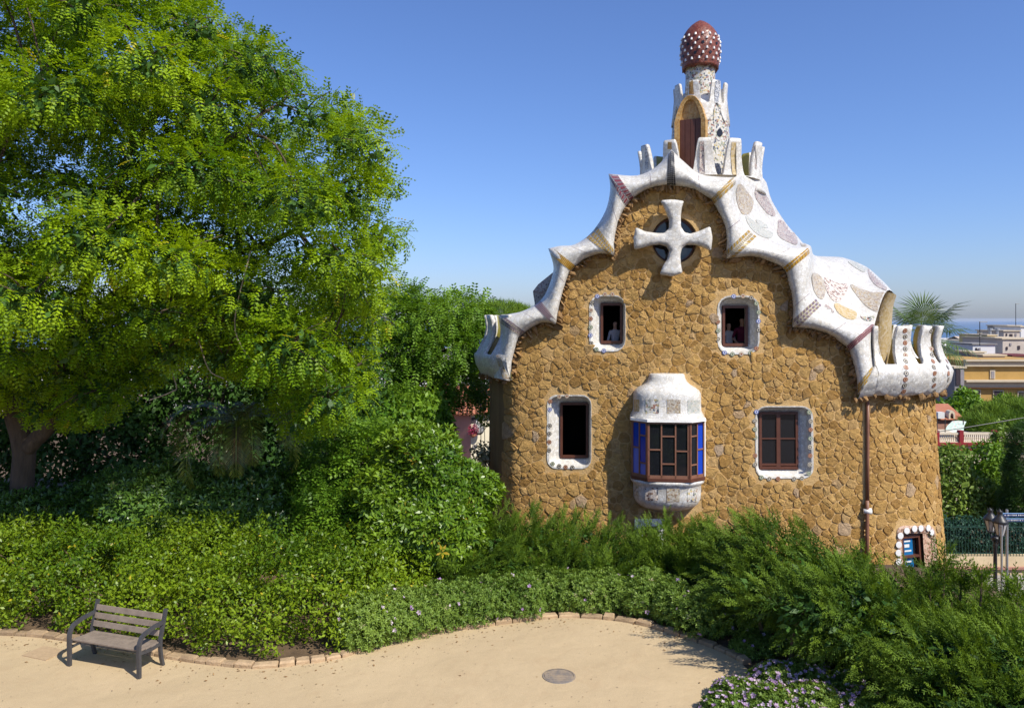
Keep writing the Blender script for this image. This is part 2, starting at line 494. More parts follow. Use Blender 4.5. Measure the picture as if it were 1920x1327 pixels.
# ------------------------------------------------------------------ the gatehouse
PLAN = [(0.8, 31.5), (-0.25, 28.4), (-0.72, 26.3), (-0.46, 25.2), (-0.10, 24.25), (0.45, 23.88), (2.2, 23.52), (4.4, 23.15), (7.3, 22.98), (10.2, 23.05), (11.7, 23.35), (12.6, 23.95), (13.0, 25.0), (13.1, 27.5), (12.7, 31.0)]
_pc = np.array([(p.x, p.y) for p in catmull([(x, y, 0) for x, y in PLAN], 24)])
_ds = np.hypot(np.diff(_pc[:, 0]), np.diff(_pc[:, 1]))
CU = np.concatenate([[0], np.cumsum(_ds)])
_tx = np.gradient(_pc[:, 0], CU); _ty = np.gradient(_pc[:, 1], CU)
_tl = np.hypot(_tx, _ty); _tx /= _tl; _ty /= _tl
for _ in range(6):                                   # soften normals
    _tx[1:-1] = (_tx[:-2] + 2 * _tx[1:-1] + _tx[2:]) / 4; _ty[1:-1] = (_ty[:-2] + 2 * _ty[1:-1] + _ty[2:]) / 4
CNX, CNY = _ty, -_tx
UMAX = float(CU[-1])

def plan(u, d=0.0):
    return (float(np.interp(u, CU, _pc[:, 0] + CNX * d)), float(np.interp(u, CU, _pc[:, 1] + CNY * d)))
def pnorm(u):
    v = Vector((float(np.interp(u, CU, CNX)), float(np.interp(u, CU, CNY)), 0)); v.normalize(); return v
def flare(u, z):
    return 0.0 if z > 3.2 else 0.034 * (3.2 - z) ** 1.35 * (0.35 + 0.65 * min(1, max(0, (u - 16.0) / 2.0)))
def W(u, z, d=0.0):
    x, y = plan(u, d + flare(u, z)); return Vector((x, y, z))
_cache = {}
def upx(px, d=0.0):
    k = round(d, 3)
    if k not in _cache:
        X = _pc[:, 0] + CNX * d; Y = _pc[:, 1] + CNY * d
        q = HX + F * X / Y
        i1 = int(np.argmax(q)); i0 = int(np.argmin(q[:len(q) // 3])); _cache[k] = (np.maximum.accumulate(q[i0:i1 + 1]) + np.arange(i1 + 1 - i0) * 1e-6, CU[i0:i1 + 1])
    a, b = _cache[k]
    return float(np.interp(px, a, b))
def uz(px, py, d=0.0):
    u = upx(px, d); return u, CAMZ + (HY - py) / F * plan(u, d)[1]
def Wf(px, py, d=0.0):
    """like Wpx, following the flare at the foot of the wall"""
    f = 0.0
    for _ in range(4):
        u = upx(px, d + f); z = CAMZ + (HY - py) / F * plan(u, d + f)[1]; f = flare(u, z)
    x, y = plan(u, d + f); return Vector((x, y, z))
def Wpx(px, py, d=0.0):
    u, z = uz(px, py, d); x, y = plan(u, d); return Vector((x, y, z))

house = thing('gatehouse', 'ochre rubble stone gatehouse with wavy white mosaic roof and mushroom-capped tower', 'building', (6.0, 27.0, -5.2))

# --- the two edges of the rolled roof rim: lower (wall) side and upper (sky) side, in photograph pixels
ST = [((957, 714), (916, 706), ''), ((961, 674), (926, 664), ''), ((971, 637), (938, 628), ''), ((980, 627), (934, 592), 'o'), ((996, 615), (958, 588), ''), ((1019, 605), (980, 583), ''),
      ((1043, 609), (1008, 568), 'i'), ((1047, 582), (1024, 548), ''), ((1056, 545), (1036, 515), ''), ((1066, 515), (1037, 495), ''), ((1074, 505), (1028, 466), 'o'), ((1095, 487), (1050, 461), ''),
      ((1125, 476), (1078, 458), ''), ((1152, 480), (1109, 436), 'i'), ((1153, 446), (1135, 396), ''), ((1162, 409), (1144, 356), ''), ((1181, 378), (1141, 326), 'o'), ((1208, 358), (1195, 329), ''),
      ((1231, 350), (1231, 312), ''), ((1258, 348), (1259, 281), 'o'), ((1297, 354), (1280, 301), ''), ((1316, 364), (1312, 326), ''), ((1326, 370), (1354, 332), ''), ((1335, 377), (1381, 332), 'o'),
      ((1349, 401), (1378, 378), ''), ((1361, 433), (1391, 410), ''), ((1361, 486), (1411, 437), 'i'), ((1408, 481), (1446, 453), ''), ((1436, 488), (1480, 462), ''), ((1453, 495), (1505, 463), ''),
      ((1471, 507), (1518, 465), 'o'), ((1478, 530), (1522, 500), ''), ((1486, 568), (1520, 540), ''), ((1485, 614), (1536, 566), 'i'), ((1523, 618), (1556, 584), ''), ((1554, 627), (1590, 602), ''),
      ((1578, 644), (1622, 606), ''), ((1589, 653), (1640, 607), 'o'), ((1599, 679), (1638, 640), ''), ((1606, 713), (1642, 668), ''), ((1608, 741), (1652, 690), '')]
SUBD = 4
def rim_curve(k, cusp):
    out, run = [], []
    for i, s in enumerate(ST):
        run.append((s[k][0], s[k][1], 0))
        if (s[2] == cusp and i > 0) or i == len(ST) - 1:
            c = catmull(run, SUBD)
            out += c if not out else c[1:]
            run = [run[-1]]
    return out
INN, OUT = rim_curve(0, 'i'), rim_curve(1, 'o')
NS = len(INN)
RT = [0, 0.04, 0.1, 0.18, 0.28, 0.40, 0.52, 0.64, 0.75, 0.85, 0.92, 0.97, 1.0]
def rim(si, t, extra=0.0):
    i = int(min(max(si, 0), NS - 1.001)); f = si - i
    a = INN[i].lerp(INN[i + 1], f); b = OUT[i].lerp(OUT[i + 1], f)
    p = a.lerp(b, t)
    if t < 0.42: d = 0.12 + 0.36 * math.sqrt(max(0, 1 - ((0.42 - t) / 0.42) ** 2))
    else: d = -0.26 + 0.74 * math.sqrt(max(0, 1 - ((t - 0.42) / 0.58) ** 2))
    d += extra
    return Wpx(p.x, p.y, d)
mb = MB()
rows = []
for i in range(NS):
    a = INN[i]
    under = Wpx(a.x, a.y - 4, -0.05)
    rows.append([under, Wpx(a.x, a.y - 1, 0.08)] + [rim(i, t) for t in RT])
mb.grid(rows, flip=True)
rimo = mb.build('roof_rim', mat_white, house, smooth=True)

# --- stripes of coloured tile laid across the rim (station, half width, palette)
mat_t_black = mat('black_tile', (0.02, 0.022, 0.03), rough=0.3, bs=0)
mat_t_plum = mat('plum_tile', (0.16, 0.03, 0.05), (0.24, 0.06, 0.07), 0.3, 60, 0)
mat_t_gold = mat('gold_tile', (0.36, 0.20, 0.02), (0.46, 0.29, 0.05), 0.3, 60, 0)
mat_t_cream = mat('cream_tile', (0.46, 0.38, 0.24), (0.28, 0.24, 0.17), 0.35, 60, 0)
mat_t_amber = mat('amber_tile', (0.46, 0.25, 0.015), (0.34, 0.17, 0.01), 0.3, 40, 0)
mat_t_lilac = mat('lilac_tile', (0.26, 0.19, 0.20), (0.14, 0.09, 0.11), 0.35, 60, 0)
mat_t_blue = mat('blue_tile', (0.10, 0.18, 0.42), (0.06, 0.10, 0.30), 0.3, 40, 0)
mat_grout = mat('grout', (0.56, 0.52, 0.46), rough=0.9, bs=0)
def stripe(st, halfw, mats, across, along, t0=0.02, t1=0.99, gap=0.18, pat=None):
    """every small tile of a stripe is a raised quad; the stripe is one part"""
    mb = MB(); s0 = st * SUBD
    for a in range(across):
        for b in range(along):
            sa = s0 + halfw * (2 * (a + gap / 2) / across - 1); sb = s0 + halfw * (2 * (a + 1 - gap / 2) / across - 1)
            ta = t0 + (t1 - t0) * (b + gap / 2) / along; tb = t0 + (t1 - t0) * (b + 1 - gap / 2) / along
            mi = pat(a, b) if pat else 0
            if mi < 0: continue
            mb.add([rim(s, t, 0.018) for s, t in ((sa, ta), (sb, ta), (sb, tb), (sa, tb))], [(0, 1, 2, 3)], mi)
    return mb.build('tile_stripe', mats, house)
for st, hw, ms, ac, al, pat in [
        (3, 1.5, [mat_t_cream, mat_t_lilac], 4, 22, lambda a, b: (a * 7 + b * 5 + a * b) % 2),
        (6, 1.3, [mat_t_lilac, mat_t_cream], 1, 18, None),
        (10, 1.7, [mat_t_amber, mat_t_black], 1, 16, None),
        (13, 1.4, [mat_t_cream, mat_t_gold], 3, 20, lambda a, b: (a + b * b) % 2),
        (16, 1.3, [mat_t_lilac, mat_t_plum], 2, 14, lambda a, b: (a + b) % 2),
        (19, 1.0, [mat_t_black], 4, 16, None),
        (23, 1.2, [mat_t_gold, mat_t_cream], 3, 16, lambda a, b: (a + b // 2) % 2 if a != 1 else 0),
        (26, 1.2, [mat_t_cream, mat_t_gold], 3, 16, lambda a, b: (a * b + b) % 2),
        (30, 1.2, [mat_t_gold, mat_t_amber], 2, 10, lambda a, b: (a + b) % 2),
        (33, 1.2, [mat_t_cream, mat_t_lilac], 3, 16, lambda a, b: (a + b) % 2),
        (37, 1.1, [mat_t_plum], 4, 20, None),
        (39.6, 1.2, [mat_t_gold, mat_t_cream], 3, 14, lambda a, b: (a + b // 2) % 2 if a != 1 else 0)]:
    stripe(st, hw, ms, ac, al, pat=pat)
# --- thin seams where the rim was cast in lengths
for st in (4.9, 8.4, 11.6, 14.7, 17.6, 20.9, 25.0, 28.2, 32.2, 35.0):
    mb = MB(); s0 = st * SUBD
    for b in range(9):
        ta, tb = 0.02 + b * 0.106, 0.02 + (b + 1) * 0.106
        mb.add([rim(s, t, 0.006) for s, t in ((s0 - 0.05, ta), (s0 + 0.05, ta), (s0 + 0.05, tb), (s0 - 0.05, tb))], [(0, 1, 2, 3)])
    mb.build('rim_seam', mat_t_lilac, house)

# --- roof behind the rim
BACK = {23: (1392, 330, 24.6), 24: (1432, 335, 25.6), 25: (1447, 376, 26.2), 26: (1474, 419, 26.8), 27: (1495, 443, 26.6), 28: (1506, 456, 26.2), 29: (1512, 462, 25.6), 30: (1522, 470, 25.5),
        31: (1527, 486, 27.5), 32: (1552, 484, 29.2), 33: (1590, 487, 30.0), 34: (1624, 500, 29.8), 35: (1650, 522, 29.0), 36: (1667, 539, 28.0), 37: (1680, 556, 27.0)}
bk3 = catmull([P(*BACK[k]) for k in range(23, 38)], SUBD)
rows = []
for i in range(0, 37 * SUBD + 1):
    s = i / SUBD
    o3 = rim(i, 1.0)
    if s < 23:
        k = [o3, o3 + Vector((0.12, 0.6, -0.02)), o3 + Vector((0.5, 2.2, -0.25)), o3 + Vector((1.0, 4.6, -0.9)), Vector((o3.x + 1.0, 32.0, 5.4))]
        pts = []
        for a in range(4):
            for q in range(3): pts.append(k[a].lerp(k[a + 1], q / 3))
        pts.append(k[-1])
    else:
        b3 = bk3[i - 23 * SUBD]
        hump = 0.10 if s < 30 else 0.10 + 0.45 * min(1, (s - 30) / 3)
        pts = []
        for q in range(10):
            t = q / 9
            p = o3.lerp(b3, t); p.z += hump * math.sin(PI * t) ** 1.0 * (1 if s < 30 else 1)
            pts.append(p)
        pts += [b3 + Vector((0.15, 0.6, -0.25)), b3 + Vector((0.3, 1.5, -1.0)), Vector((min(b3.x, 12.3), 32.0, 5.0))]
    rows.append(pts)
mb = MB(); mb.grid(rows, flip=True)
roof = mb.build('roof', mat_white, house, smooth=True)

def bvh_of(*objs):
    vs, fs = [], []
    for o in objs:
        b = len(vs)
        inv = o.matrix_parent_inverse if o.parent else Matrix.Identity(4)
        vs += [v.co.copy() for v in o.data.vertices]
        fs += [tuple(i + b for i in p.vertices) for p in o.data.polygons]
    return BVHTree.FromPolygons(vs, fs)
CAMP = Vector((0, 0, CAMZ))
def hit(bvh, px, py):
    d = (P(px, py, 10) - CAMP).normalized()
    l, n, i, t = bvh.ray_cast(CAMP, d)
    if l is not None and n.dot(d) > 0: n = -n
    return l, n
def drape(name, poly, bvh, m, off=0.012, step=4.0, parent=None, round_=2):
    """a thin skin of tiles lying on a built surface"""
    poly = [Vector((a, b)) for a, b in poly]
    for _ in range(round_):
        q = []
        for i in range(len(poly)):
            a, b = poly[i], poly[(i + 1) % len(poly)]
            q += [a.lerp(b, 0.25), a.lerp(b, 0.75)]
        poly = q
    n = len(poly)
    xs = [p.x for p in poly]; ys = [p.y for p in poly]
    pts = list(poly)
    y = min(ys)
    while y < max(ys):
        x = min(xs)
        while x < max(xs):
            if inside(poly, x, y): pts.append(Vector((x, y)))
            x += step
        y += step
    r = delaunay_2d_cdt(pts, [(i, (i + 1) % n) for i in range(n)], [], 1, 1e-4)
    V3 = []
    ok = []
    for v in r[0]:
        l, nn = hit(bvh, v.x, v.y)
        ok.append(l is not None)
        V3.append((l + nn * off) if l is not None else Vector((0, 0, 0)))
    mb = MB()
    fs = []
    for f in r[2]:
        if not all(ok[i] for i in f): continue
        ps = [V3[i] for i in f]
        if max((ps[0] - ps[1]).length, (ps[1] - ps[2]).length, (ps[2] - ps[0]).length) > 1.6: continue
        fs.append(tuple(f))
    mb.add(V3, fs)
    o = mb.build(name, m, parent, smooth=True)
    bm = bmesh.new(); bm.from_mesh(o.data)
    bmesh.ops.delete(bm, geom=[v for v in bm.verts if not v.link_faces], context='VERTS')
    left, best = set(bm.verts), []
    while left:                                        # keep the one connected skin
        st, comp = [left.pop()], []
        while st:
            v = st.pop(); comp.append(v)
            for e in v.link_edges:
                w = e.other_vert(v)
                if w in left: left.discard(w); st.append(w)
        if len(comp) > len(best): best = comp
    kb = set(best); bmesh.ops.delete(bm, geom=[v for v in bm.verts if v not in kb], context='VERTS')
    bm.to_mesh(o.data); bm.free()
    return o
rb = bvh_of(roof)
z3 = lambda L: [(1280 + x / 2.884, 280 + y / 2.884) for x, y in L]
for L, m in [([(300, 180), (330, 200), (350, 235), (380, 265), (382, 300), (370, 340), (345, 356), (315, 350), (295, 300), (285, 240)], mat_tan),
             ([(405, 165), (430, 205), (460, 265), (497, 335), (502, 368), (460, 354), (425, 310), (396, 270), (386, 235), (396, 200)], mat_pink),
             ([(330, 350), (380, 385), (440, 430), (494, 452), (482, 484), (440, 480), (395, 457), (355, 412)], mat_pale),
             ([(512, 372), (560, 400), (600, 445), (622, 490), (620, 522), (580, 508), (528, 482), (508, 455), (516, 420)], mat_pink),
             ([(695, 660), (742, 680), (768, 720), (773, 775), (756, 818), (722, 795), (700, 740)], mat_tan),
             ([(762, 675), (800, 710), (850, 730), (895, 725), (888, 772), (852, 820), (820, 828), (788, 792), (768, 740)], mat_spot),
             ([(815, 825), (870, 848), (910, 868), (945, 880), (938, 924), (880, 918), (825, 872)], mat_yellow),
             ([(890, 718), (960, 755), (1030, 777), (1118, 768), (1082, 832), (1064, 886), (1008, 864), (955, 812)], mat_tan),
             ([(995, 630), (1050, 665), (1100, 715), (1135, 762), (1100, 768), (1040, 738), (1006, 692)], mat_pink),
             ([(470, 486), (540, 505), (610, 518), (640, 530), (600, 548), (530, 530), (478, 508)], mat_mix),
             ([(392, 372), (440, 395), (470, 430), (430, 424), (398, 398)], mat_pale), ([(628, 470), (660, 505), (676, 540), (640, 528)], mat_tan),
             ([(770, 835), (806, 862), (822, 888), (790, 880), (766, 855)], mat_pink), ([(950, 888), (1010, 905), (1040, 900), (1030, 935), (975, 925)], mat_mix),
             ([(880, 600), (960, 615), (1000, 640), (985, 672), (930, 640)], mat_pale),
             ([(660, 575), (690, 590), (706, 640), (690, 662), (668, 640)], mat_mix)]:
    drape('mosaic_patch', z3(L), rb, m, parent=house)

# mosaic fin of the rear roof showing left of the gable
fn = [(999, 546), (1009, 533), (1040, 508), (1050, 540), (1020, 575), (1003, 572)]
mb = MB(); A_ = [P(x, y, 25.4) for x, y in fn]; B_ = [P(x, y, 25.4) + Vector((0.25, 0.9, -0.1)) for x, y in fn]
cA = sum(A_, Vector()) / len(A_) + Vector((0, -0.12, 0))
mb.add(A_ + B_ + [cA], [(k, (k + 1) % 6, 6 + (k + 1) % 6, 6 + k) for k in range(6)] + [(k, (k + 1) % 6, 12) for k in range(6)]); mb.build('roof_fin', mat_pink, house)
# yellow tiled edge closing the right end of the roof
fe = z3([(1112, 772), (1080, 830), (1066, 890), (1063, 1000), (1058, 1165)]); be = z3([(1156, 790), (1138, 855), (1131, 950), (1128, 1050), (1106, 1165)])
mb = MB()
fr = [P(x, y, 25.6 + 0.2 * i) for i, (x, y) in enumerate(fe)]; br = [P(x, y, 26.5 + 0.15 * i) for i, (x, y) in enumerate(be)]
fr = catmull(fr, 4); br = catmull(br, 4)
bk = [p + Vector((0.05, 1.2, 0.0)) for p in br]
mb.grid([[f + Vector((-0.6, 0.5, 0.0)), f, f.lerp(b, 0.5) + Vector((0.04, -0.06, 0.0)), b, k] for f, b, k in zip(fr, br, bk)])
mb.build('roof_end_band', mat_yellow, house, smooth=True)

# --- the wall: one sheet with real openings
def rrect(x0, y0, x1, y1, r, n=4):
    pts = []
    for cx, cy, a0 in ((x1 - r, y0 + r, -90), (x1 - r, y1 - r, 0), (x0 + r, y1 - r, 90), (x0 + r, y0 + r, 180)):
        for k in range(n + 1):
            a = R(a0 + 90 * k / n); pts.append((cx + r * math.cos(a), cy + r * math.sin(a)))
    return pts
RC = (1265, 450)
OPEN = {'UL': rrect(1105, 553, 1173, 659, 22), 'UR': rrect(1345, 554, 1424, 664, 24), 'LL': rrect(1026, 740, 1109, 878, 18), 'LR': rrect(1416, 761, 1524, 896, 20),
        'BAY': rrect(1196, 788, 1306, 900, 3), 'RO': [(RC[0] + 43 * math.cos(2 * PI * k / 28), RC[1] + 44 * math.sin(2 * PI * k / 28)) for k in range(28)],
        'GW': rrect(1687, 998, 1741, 1092, 10)}
OUZ = {k: [uz(x, y) for x, y in v] for k, v in OPEN.items()}
OUZ['GW'] = [(u, z) for u, z in [(lambda q: (upx(q[0], 0.14), CAMZ + (HY - q[1]) / F * plan(upx(q[0], 0.14), 0.14)[1]))(p) for p in OPEN['GW']]]
top = []
for i in range(0, NS):
    m = INN[i].lerp(OUT[i], 0.42); top.append(uz(m.x, m.y))
u0, u1 = top[0][0], top[-1][0]
outline = [(0.0, -5.3), (UMAX, -5.3), (UMAX, 3.7), (u1 + 0.05, 3.7)] + top[::-1] + [(u0 - 0.02, 3.75), (0.0, 3.75)]
V2, E2 = [Vector(p) for p in outline], [(i, (i + 1) % len(outline)) for i in range(len(outline))]
for k, L in OUZ.items():
    b = len(V2); V2 += [Vector(p) for p in L]; E2 += [(b + i, b + (i + 1) % len(L)) for i in range(len(L))]
for u in np.arange(0.15, UMAX, 0.22):
    for z in np.arange(-5.2, 10.2, 0.35):
        if inside(outline, u, z): V2.append(Vector((u, z)))
r = delaunay_2d_cdt(V2, E2, [], 0, 1e-5)
WV = [W(v.x, v.y) for v in r[0]]
WF, WM = [], []
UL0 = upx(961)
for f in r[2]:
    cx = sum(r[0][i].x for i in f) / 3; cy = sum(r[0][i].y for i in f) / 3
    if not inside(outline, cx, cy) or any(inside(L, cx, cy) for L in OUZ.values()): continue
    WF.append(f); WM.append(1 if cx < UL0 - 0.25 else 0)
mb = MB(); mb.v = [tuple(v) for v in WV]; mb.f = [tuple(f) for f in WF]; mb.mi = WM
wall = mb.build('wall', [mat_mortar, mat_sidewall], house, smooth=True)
mb = MB()
bl = [Vector((0.8, 31.5, 0)), Vector((1.5, 33, 0)), Vector((4, 34, 0)), Vector((10, 33.6, 0)), Vector((12.7, 31, 0))]
mb.grid([[p + Vector((0, 0, -5.3)) for p in bl], [p + Vector((0, 0, 5.6)) for p in bl]])
mb.build('rear_wall', mat_mortar, house)

# --- rubble stones, every one its own relief
def clip(poly, qx, qy, nx, ny, off):
    out = []
    m = len(poly)
    for i in range(m):
        a, b = poly[i], poly[(i + 1) % m]
        da = (a[0] - qx) * nx + (a[1] - qy) * ny - off; db = (b[0] - qx) * nx + (b[1] - qy) * ny - off
        if da >= 0: out.append(a)
        if (da >= 0) != (db >= 0):
            t = da / (da - db); out.append((a[0] + (b[0] - a[0]) * t, a[1] + (b[1] - a[1]) * t))
    return out
keep = {}
for k, L in OUZ.items():
    cx = sum(p[0] for p in L) / len(L); cy = sum(p[1] for p in L) / len(L)
    e = {'RO': 1.22, 'GW': 1.42, 'BAY': 1.0}.get(k, 1.13)
    keep[k] = [(cx + (p[0] - cx) * e, cy + (p[1] - cy) * e) for p in L]
keep['BAY'] = [uz(x, y) for x, y in rrect(1190, 708, 1311, 962, 25)]
UA, UB = UL0 - 0.1, UMAX - 5.5
pts = []
tries = 0
arr = np.zeros((0, 3))
rs = random.Random(5)
while tries < 34000 and len(pts) < 2600:
    tries += 1
    u = rs.uniform(UA, UB); z = rs.uniform(-1.9, 9.4)
    if not inside(outline, u, z): continue
    dm = rs.choice([0.11, 0.15, 0.19, 0.23, 0.26, 0.29, 0.36]) * (1.0 if z > 0 else 1.1)
    if len(pts):
        dd = np.hypot((arr[:, 0] - u) * 0.92, arr[:, 1] - z)
        if (dd < (arr[:, 2] + dm) / 2).any(): continue
    pts.append((u, z, dm)); arr = np.array(pts)
edge = [(0.0, -5.3), (UMAX, -5.3), (UMAX, 3.55), (u1 + 0.05, 3.55)] + [uz(m.x, m.y) for m in [INN[i].lerp(OUT[i], 0.62) for i in range(NS)]][::-1] + [(u0 - 0.02, 3.75), (0.0, 3.75)]
cells = []
xy = arr[:, :2]
for i, (u, z, dm) in enumerate(pts):
    if any(inside(L, u, z) for L in keep.values()): continue
    d2 = (xy[:, 0] - u) ** 2 + (xy[:, 1] - z) ** 2
    poly = [(u - 0.5, z - 0.5), (u + 0.5, z - 0.5), (u + 0.5, z + 0.5), (u - 0.5, z + 0.5)]
    for j in np.argsort(d2)[1:22]:
        dx, dz = xy[j, 0] - u, xy[j, 1] - z; l = math.hypot(dx, dz)
        w = 0.5 + 0.12 * (dm - arr[j, 2]) / l                     # bigger stones take more room
        poly = clip(poly, u + dx * w, z + dz * w, -dx / l, -dz / l, 0.0)
        if len(poly) < 3: break
    for L in keep.values():
        if len(poly) < 3: break
        q = min(((a[0] + (b[0] - a[0]) * t, a[1] + (b[1] - a[1]) * t) for a, b in zip(L, L[1:] + L[:1]) for t in (0, 0.5)), key=lambda p: (p[0] - u) ** 2 + (p[1] - z) ** 2)
        l = math.hypot(u - q[0], z - q[1])
        if l < 0.8: poly = clip(poly, q[0], q[1], (u - q[0]) / l, (z - q[1]) / l, 0.005)
    if len(poly) < 3: continue
    A = 0.5 * abs(sum(poly[k][0] * poly[(k + 1) % len(poly)][1] - poly[(k + 1) % len(poly)][0] * poly[k][1] for k in range(len(poly))))
    if A < 0.006 or any(not inside(edge, a, b) for a, b in poly): continue
    cells.append((A, poly))
cells.sort(key=lambda c: -c[0])
def stone_geo(poly, A):
    cx = sum(p[0] for p in poly) / len(poly); cz = sum(p[1] for p in poly) / len(poly)
    q = []
    for k in range(len(poly)):
        a, b = poly[k], poly[(k + 1) % len(poly)]
        L = math.hypot(a[0] - b[0], a[1] - b[1])
        if L < 0.05: q.append(((a[0] + b[0]) / 2, (a[1] + b[1]) / 2)); continue
        q += [(a[0] * 0.8 + b[0] * 0.2, a[1] * 0.8 + b[1] * 0.2), (a[0] * 0.2 + b[0] * 0.8, a[1] * 0.2 + b[1] * 0.8)]
    n = len(q); rad = math.sqrt(A / PI); j = min(0.3, (0.006 + rs.random() * 0.010) / rad)
    h = rs.uniform(0.014, 0.040); ta, tb = rs.uniform(-0.09, 0.09), rs.uniform(-0.09, 0.09)
    V = []
    for sc, hh, nz in ((1 - j * 0.75, -0.012, 0.0), (1 - j - 0.035, h * 0.86, 0.006), (0.58, h, 0.009)):
        for (a, b) in q:
            w = 1 + rs.uniform(-0.04, 0.04); du, dz = (a - cx) * sc * w, (b - cz) * sc * w
            V.append(W(cx + du, cz + dz, hh + (rs.uniform(-nz, nz) + ta * du + tb * dz if hh > 0 else 0)))
    V.append(W(cx, cz, h + rs.uniform(-0.005, 0.014)))
    Fs = []
    for r_ in range(2):
        for k in range(n): Fs.append((r_ * n + k, r_ * n + (k + 1) % n, (r_ + 1) * n + (k + 1) % n, (r_ + 1) * n + k))
    for k in range(n): Fs.append((2 * n + k, 2 * n + (k + 1) % n, 3 * n))
    return V, Fs
restm, restt = MB(), []
for i, (A, poly) in enumerate(cells):
    V, Fs = stone_geo(poly, A); tn = rs.random()
    if i < 300:
        mb = MB(); mb.add(V, Fs); mb.build('stone', mat_stone, wall, tint=tn)
    else:
        restm.add(V, Fs); restt += [tn] * len(V)
ro = restm.build('stone', mat_stone, wall, tint=restt); ro['kind'] = 'stuff'

# --- rough stones set in the shadow line under the rim
lump_meshes = []
for k in range(8):
    bm = bmesh.new(); bmesh.ops.create_icosphere(bm, subdivisions=1, radius=1.0)
    for v in bm.verts: v.co *= rs.uniform(0.65, 1.2)
    me = bpy.data.meshes.new('rim_stone'); bm.to_mesh(me); bm.free()
    a = me.attributes.new('tint', 'FLOAT', 'POINT'); a.data.foreach_set('value', [rs.random()] * len(me.vertices))
    me.materials.append(mat_rim); lump_meshes.append(me)
def lump(p, sx, sz, par):
    o = bpy.data.objects.new('rim_stone', rs.choice(lump_meshes)); COL.objects.link(o)
    o.parent = par; o.matrix_parent_inverse = PINV[house.name]
    o.location = p; o.scale = (sx, sx * rs.uniform(0.8, 1.4), sz); o.rotation_euler = (rs.uniform(-.5, .5), rs.uniform(-.5, .5), rs.uniform(0, 6))
def slab(p, ax, tn, L, th, dp):
    """flat rough stone wedged under the rim, its long axis pointing away from the rim"""
    o = bpy.data.objects.new('rim_stone', rs.choice(lump_meshes)); COL.objects.link(o); o.parent = house
    ax = ax.normalized(); tn = (tn - ax * tn.dot(ax)).normalized(); nn = ax.cross(tn)
    M = Matrix(((ax.x * L, tn.x * th, nn.x * dp, p.x), (ax.y * L, tn.y * th, nn.y * dp, p.y), (ax.z * L, tn.z * th, nn.z * dp, p.z), (0, 0, 0, 1)))
    o.matrix_parent_inverse = PINV[house.name]; o.matrix_basis = Matrix.Translation(p) @ (Matrix.Rotation(rs.uniform(-.25, .25), 4, 'Y')) @ Matrix.Translation(-p) @ M
acc = 0.0; prev = Wpx(INN[0].x, INN[0].y, 0.12)
for i in range(1, NS):
    cur = Wpx(INN[i].x, INN[i].y, 0.12)
    L = (cur - prev).length; acc += L
    while acc > 0.105:
        acc -= 0.105 * rs.uniform(0.8, 1.25)
        p = cur.lerp(prev, min(1, max(0, acc / max(L, 1e-3))))
        inn = (Vector((INN[i].x, INN[i].y)) - Vector((OUT[i].x, OUT[i].y))).normalized()
        ax = Vector((inn.x, 0, -inn.y)); tn = cur - prev
        ln = rs.choice([0.05, 0.08, 0.11, 0.15, 0.19]) * rs.uniform(0.8, 1.2)
        slab(p + ax * ln * 0.55 + Vector((0, rs.uniform(-0.06, 0.04), 0)), ax + Vector((rs.uniform(-.6, .6), rs.uniform(-.3, .3), rs.uniform(-.6, .6))), tn, ln, rs.uniform(0.03, 0.085), rs.uniform(0.08, 0.14))
    prev = cur

# --- crenellated parapets
def interp(tab, z):
    return float(np.interp(z, [a for a, b in tab], [b for a, b in tab]))
def crenel(name, pos, s0, s1, n, ztop, zbot, prof, thick, mats, parent, rowsn=12, closed=False):
    """outer skin, inner skin and lip of a wall whose top edge rises into rounded merlons; pos(s, off, z) gives the point"""
    mb = MB(); oc, ic = [], []
    for i in range(n + (0 if closed else 1)):
        s = s0 + (s1 - s0) * i / n
        zt, zb = ztop(s), zbot(s)
        oc.append([pos(s, interp(prof, zb + (zt - zb) * k / rowsn), zb + (zt - zb) * k / rowsn) for k in range(rowsn + 1)])
        ic.append([pos(s, interp(prof, zb + (zt - zb) * k / rowsn) - thick, zb + (zt - zb) * k / rowsn) for k in range(rowsn + 1)])
    if closed: oc.append(oc[0]); ic.append(ic[0])
    mb.grid(oc); mb.grid(ic, mi=1, flip=True)
    lip = [[o[-1], o[-1].lerp(c[-1], 0.5) + Vector((0, 0, 0.015)), c[-1]] for o, c in zip(oc, ic)]
    mb.grid(lip)
    bot = [[o[0], c[0]] for o, c in zip(oc, ic)]
    mb.grid(bot)
    o = mb.build(name, mats, parent, smooth=False)
    bm = bmesh.new(); bm.from_mesh(o.data); bmesh.ops.remove_doubles(bm, verts=bm.verts, dist=0.001)
    bmesh.ops.recalc_face_normals(bm, faces=bm.faces); bm.to_mesh(o.data); bm.free()
    o.data.polygons.foreach_set('use_smooth', [True] * len(o.data.polygons))
    return o
def merlon_top(iv, lo, hi, soft):
    def f(s):
        best = 0.0
        for a, b in iv:
            e = min(s - a, b - s)
            k = (e + soft) / soft
            best = max(best, 0 if k <= 0 else (1 if k >= 1 else math.sin(PI / 2 * k) ** 3.2))
        return lo + (hi - lo) * best
    return f
EPROF = [(3.0, 0.10), (3.25, 0.30), (3.55, 0.46), (3.85, 0.52), (4.1, 0.40), (4.35, 0.24), (4.6, 0.17), (4.9, 0.18), (5.2, 0.27), (5.6, 0.36)]
wpos = lambda s, off, z: Vector((*plan(s, off), z))
eo = 0.3
ivp = [(1641, 1648), (1687, 1711), (1736, 1750), (1767, 1775)]
iv = [(upx(a, eo), upx(b, eo)) for a, b in ivp]
last = iv[-1][1]
for k in range(4): iv.append((last + 0.55 + k * 1.0, last + 1.0 + k * 1.0))
us = upx(1612, eo)
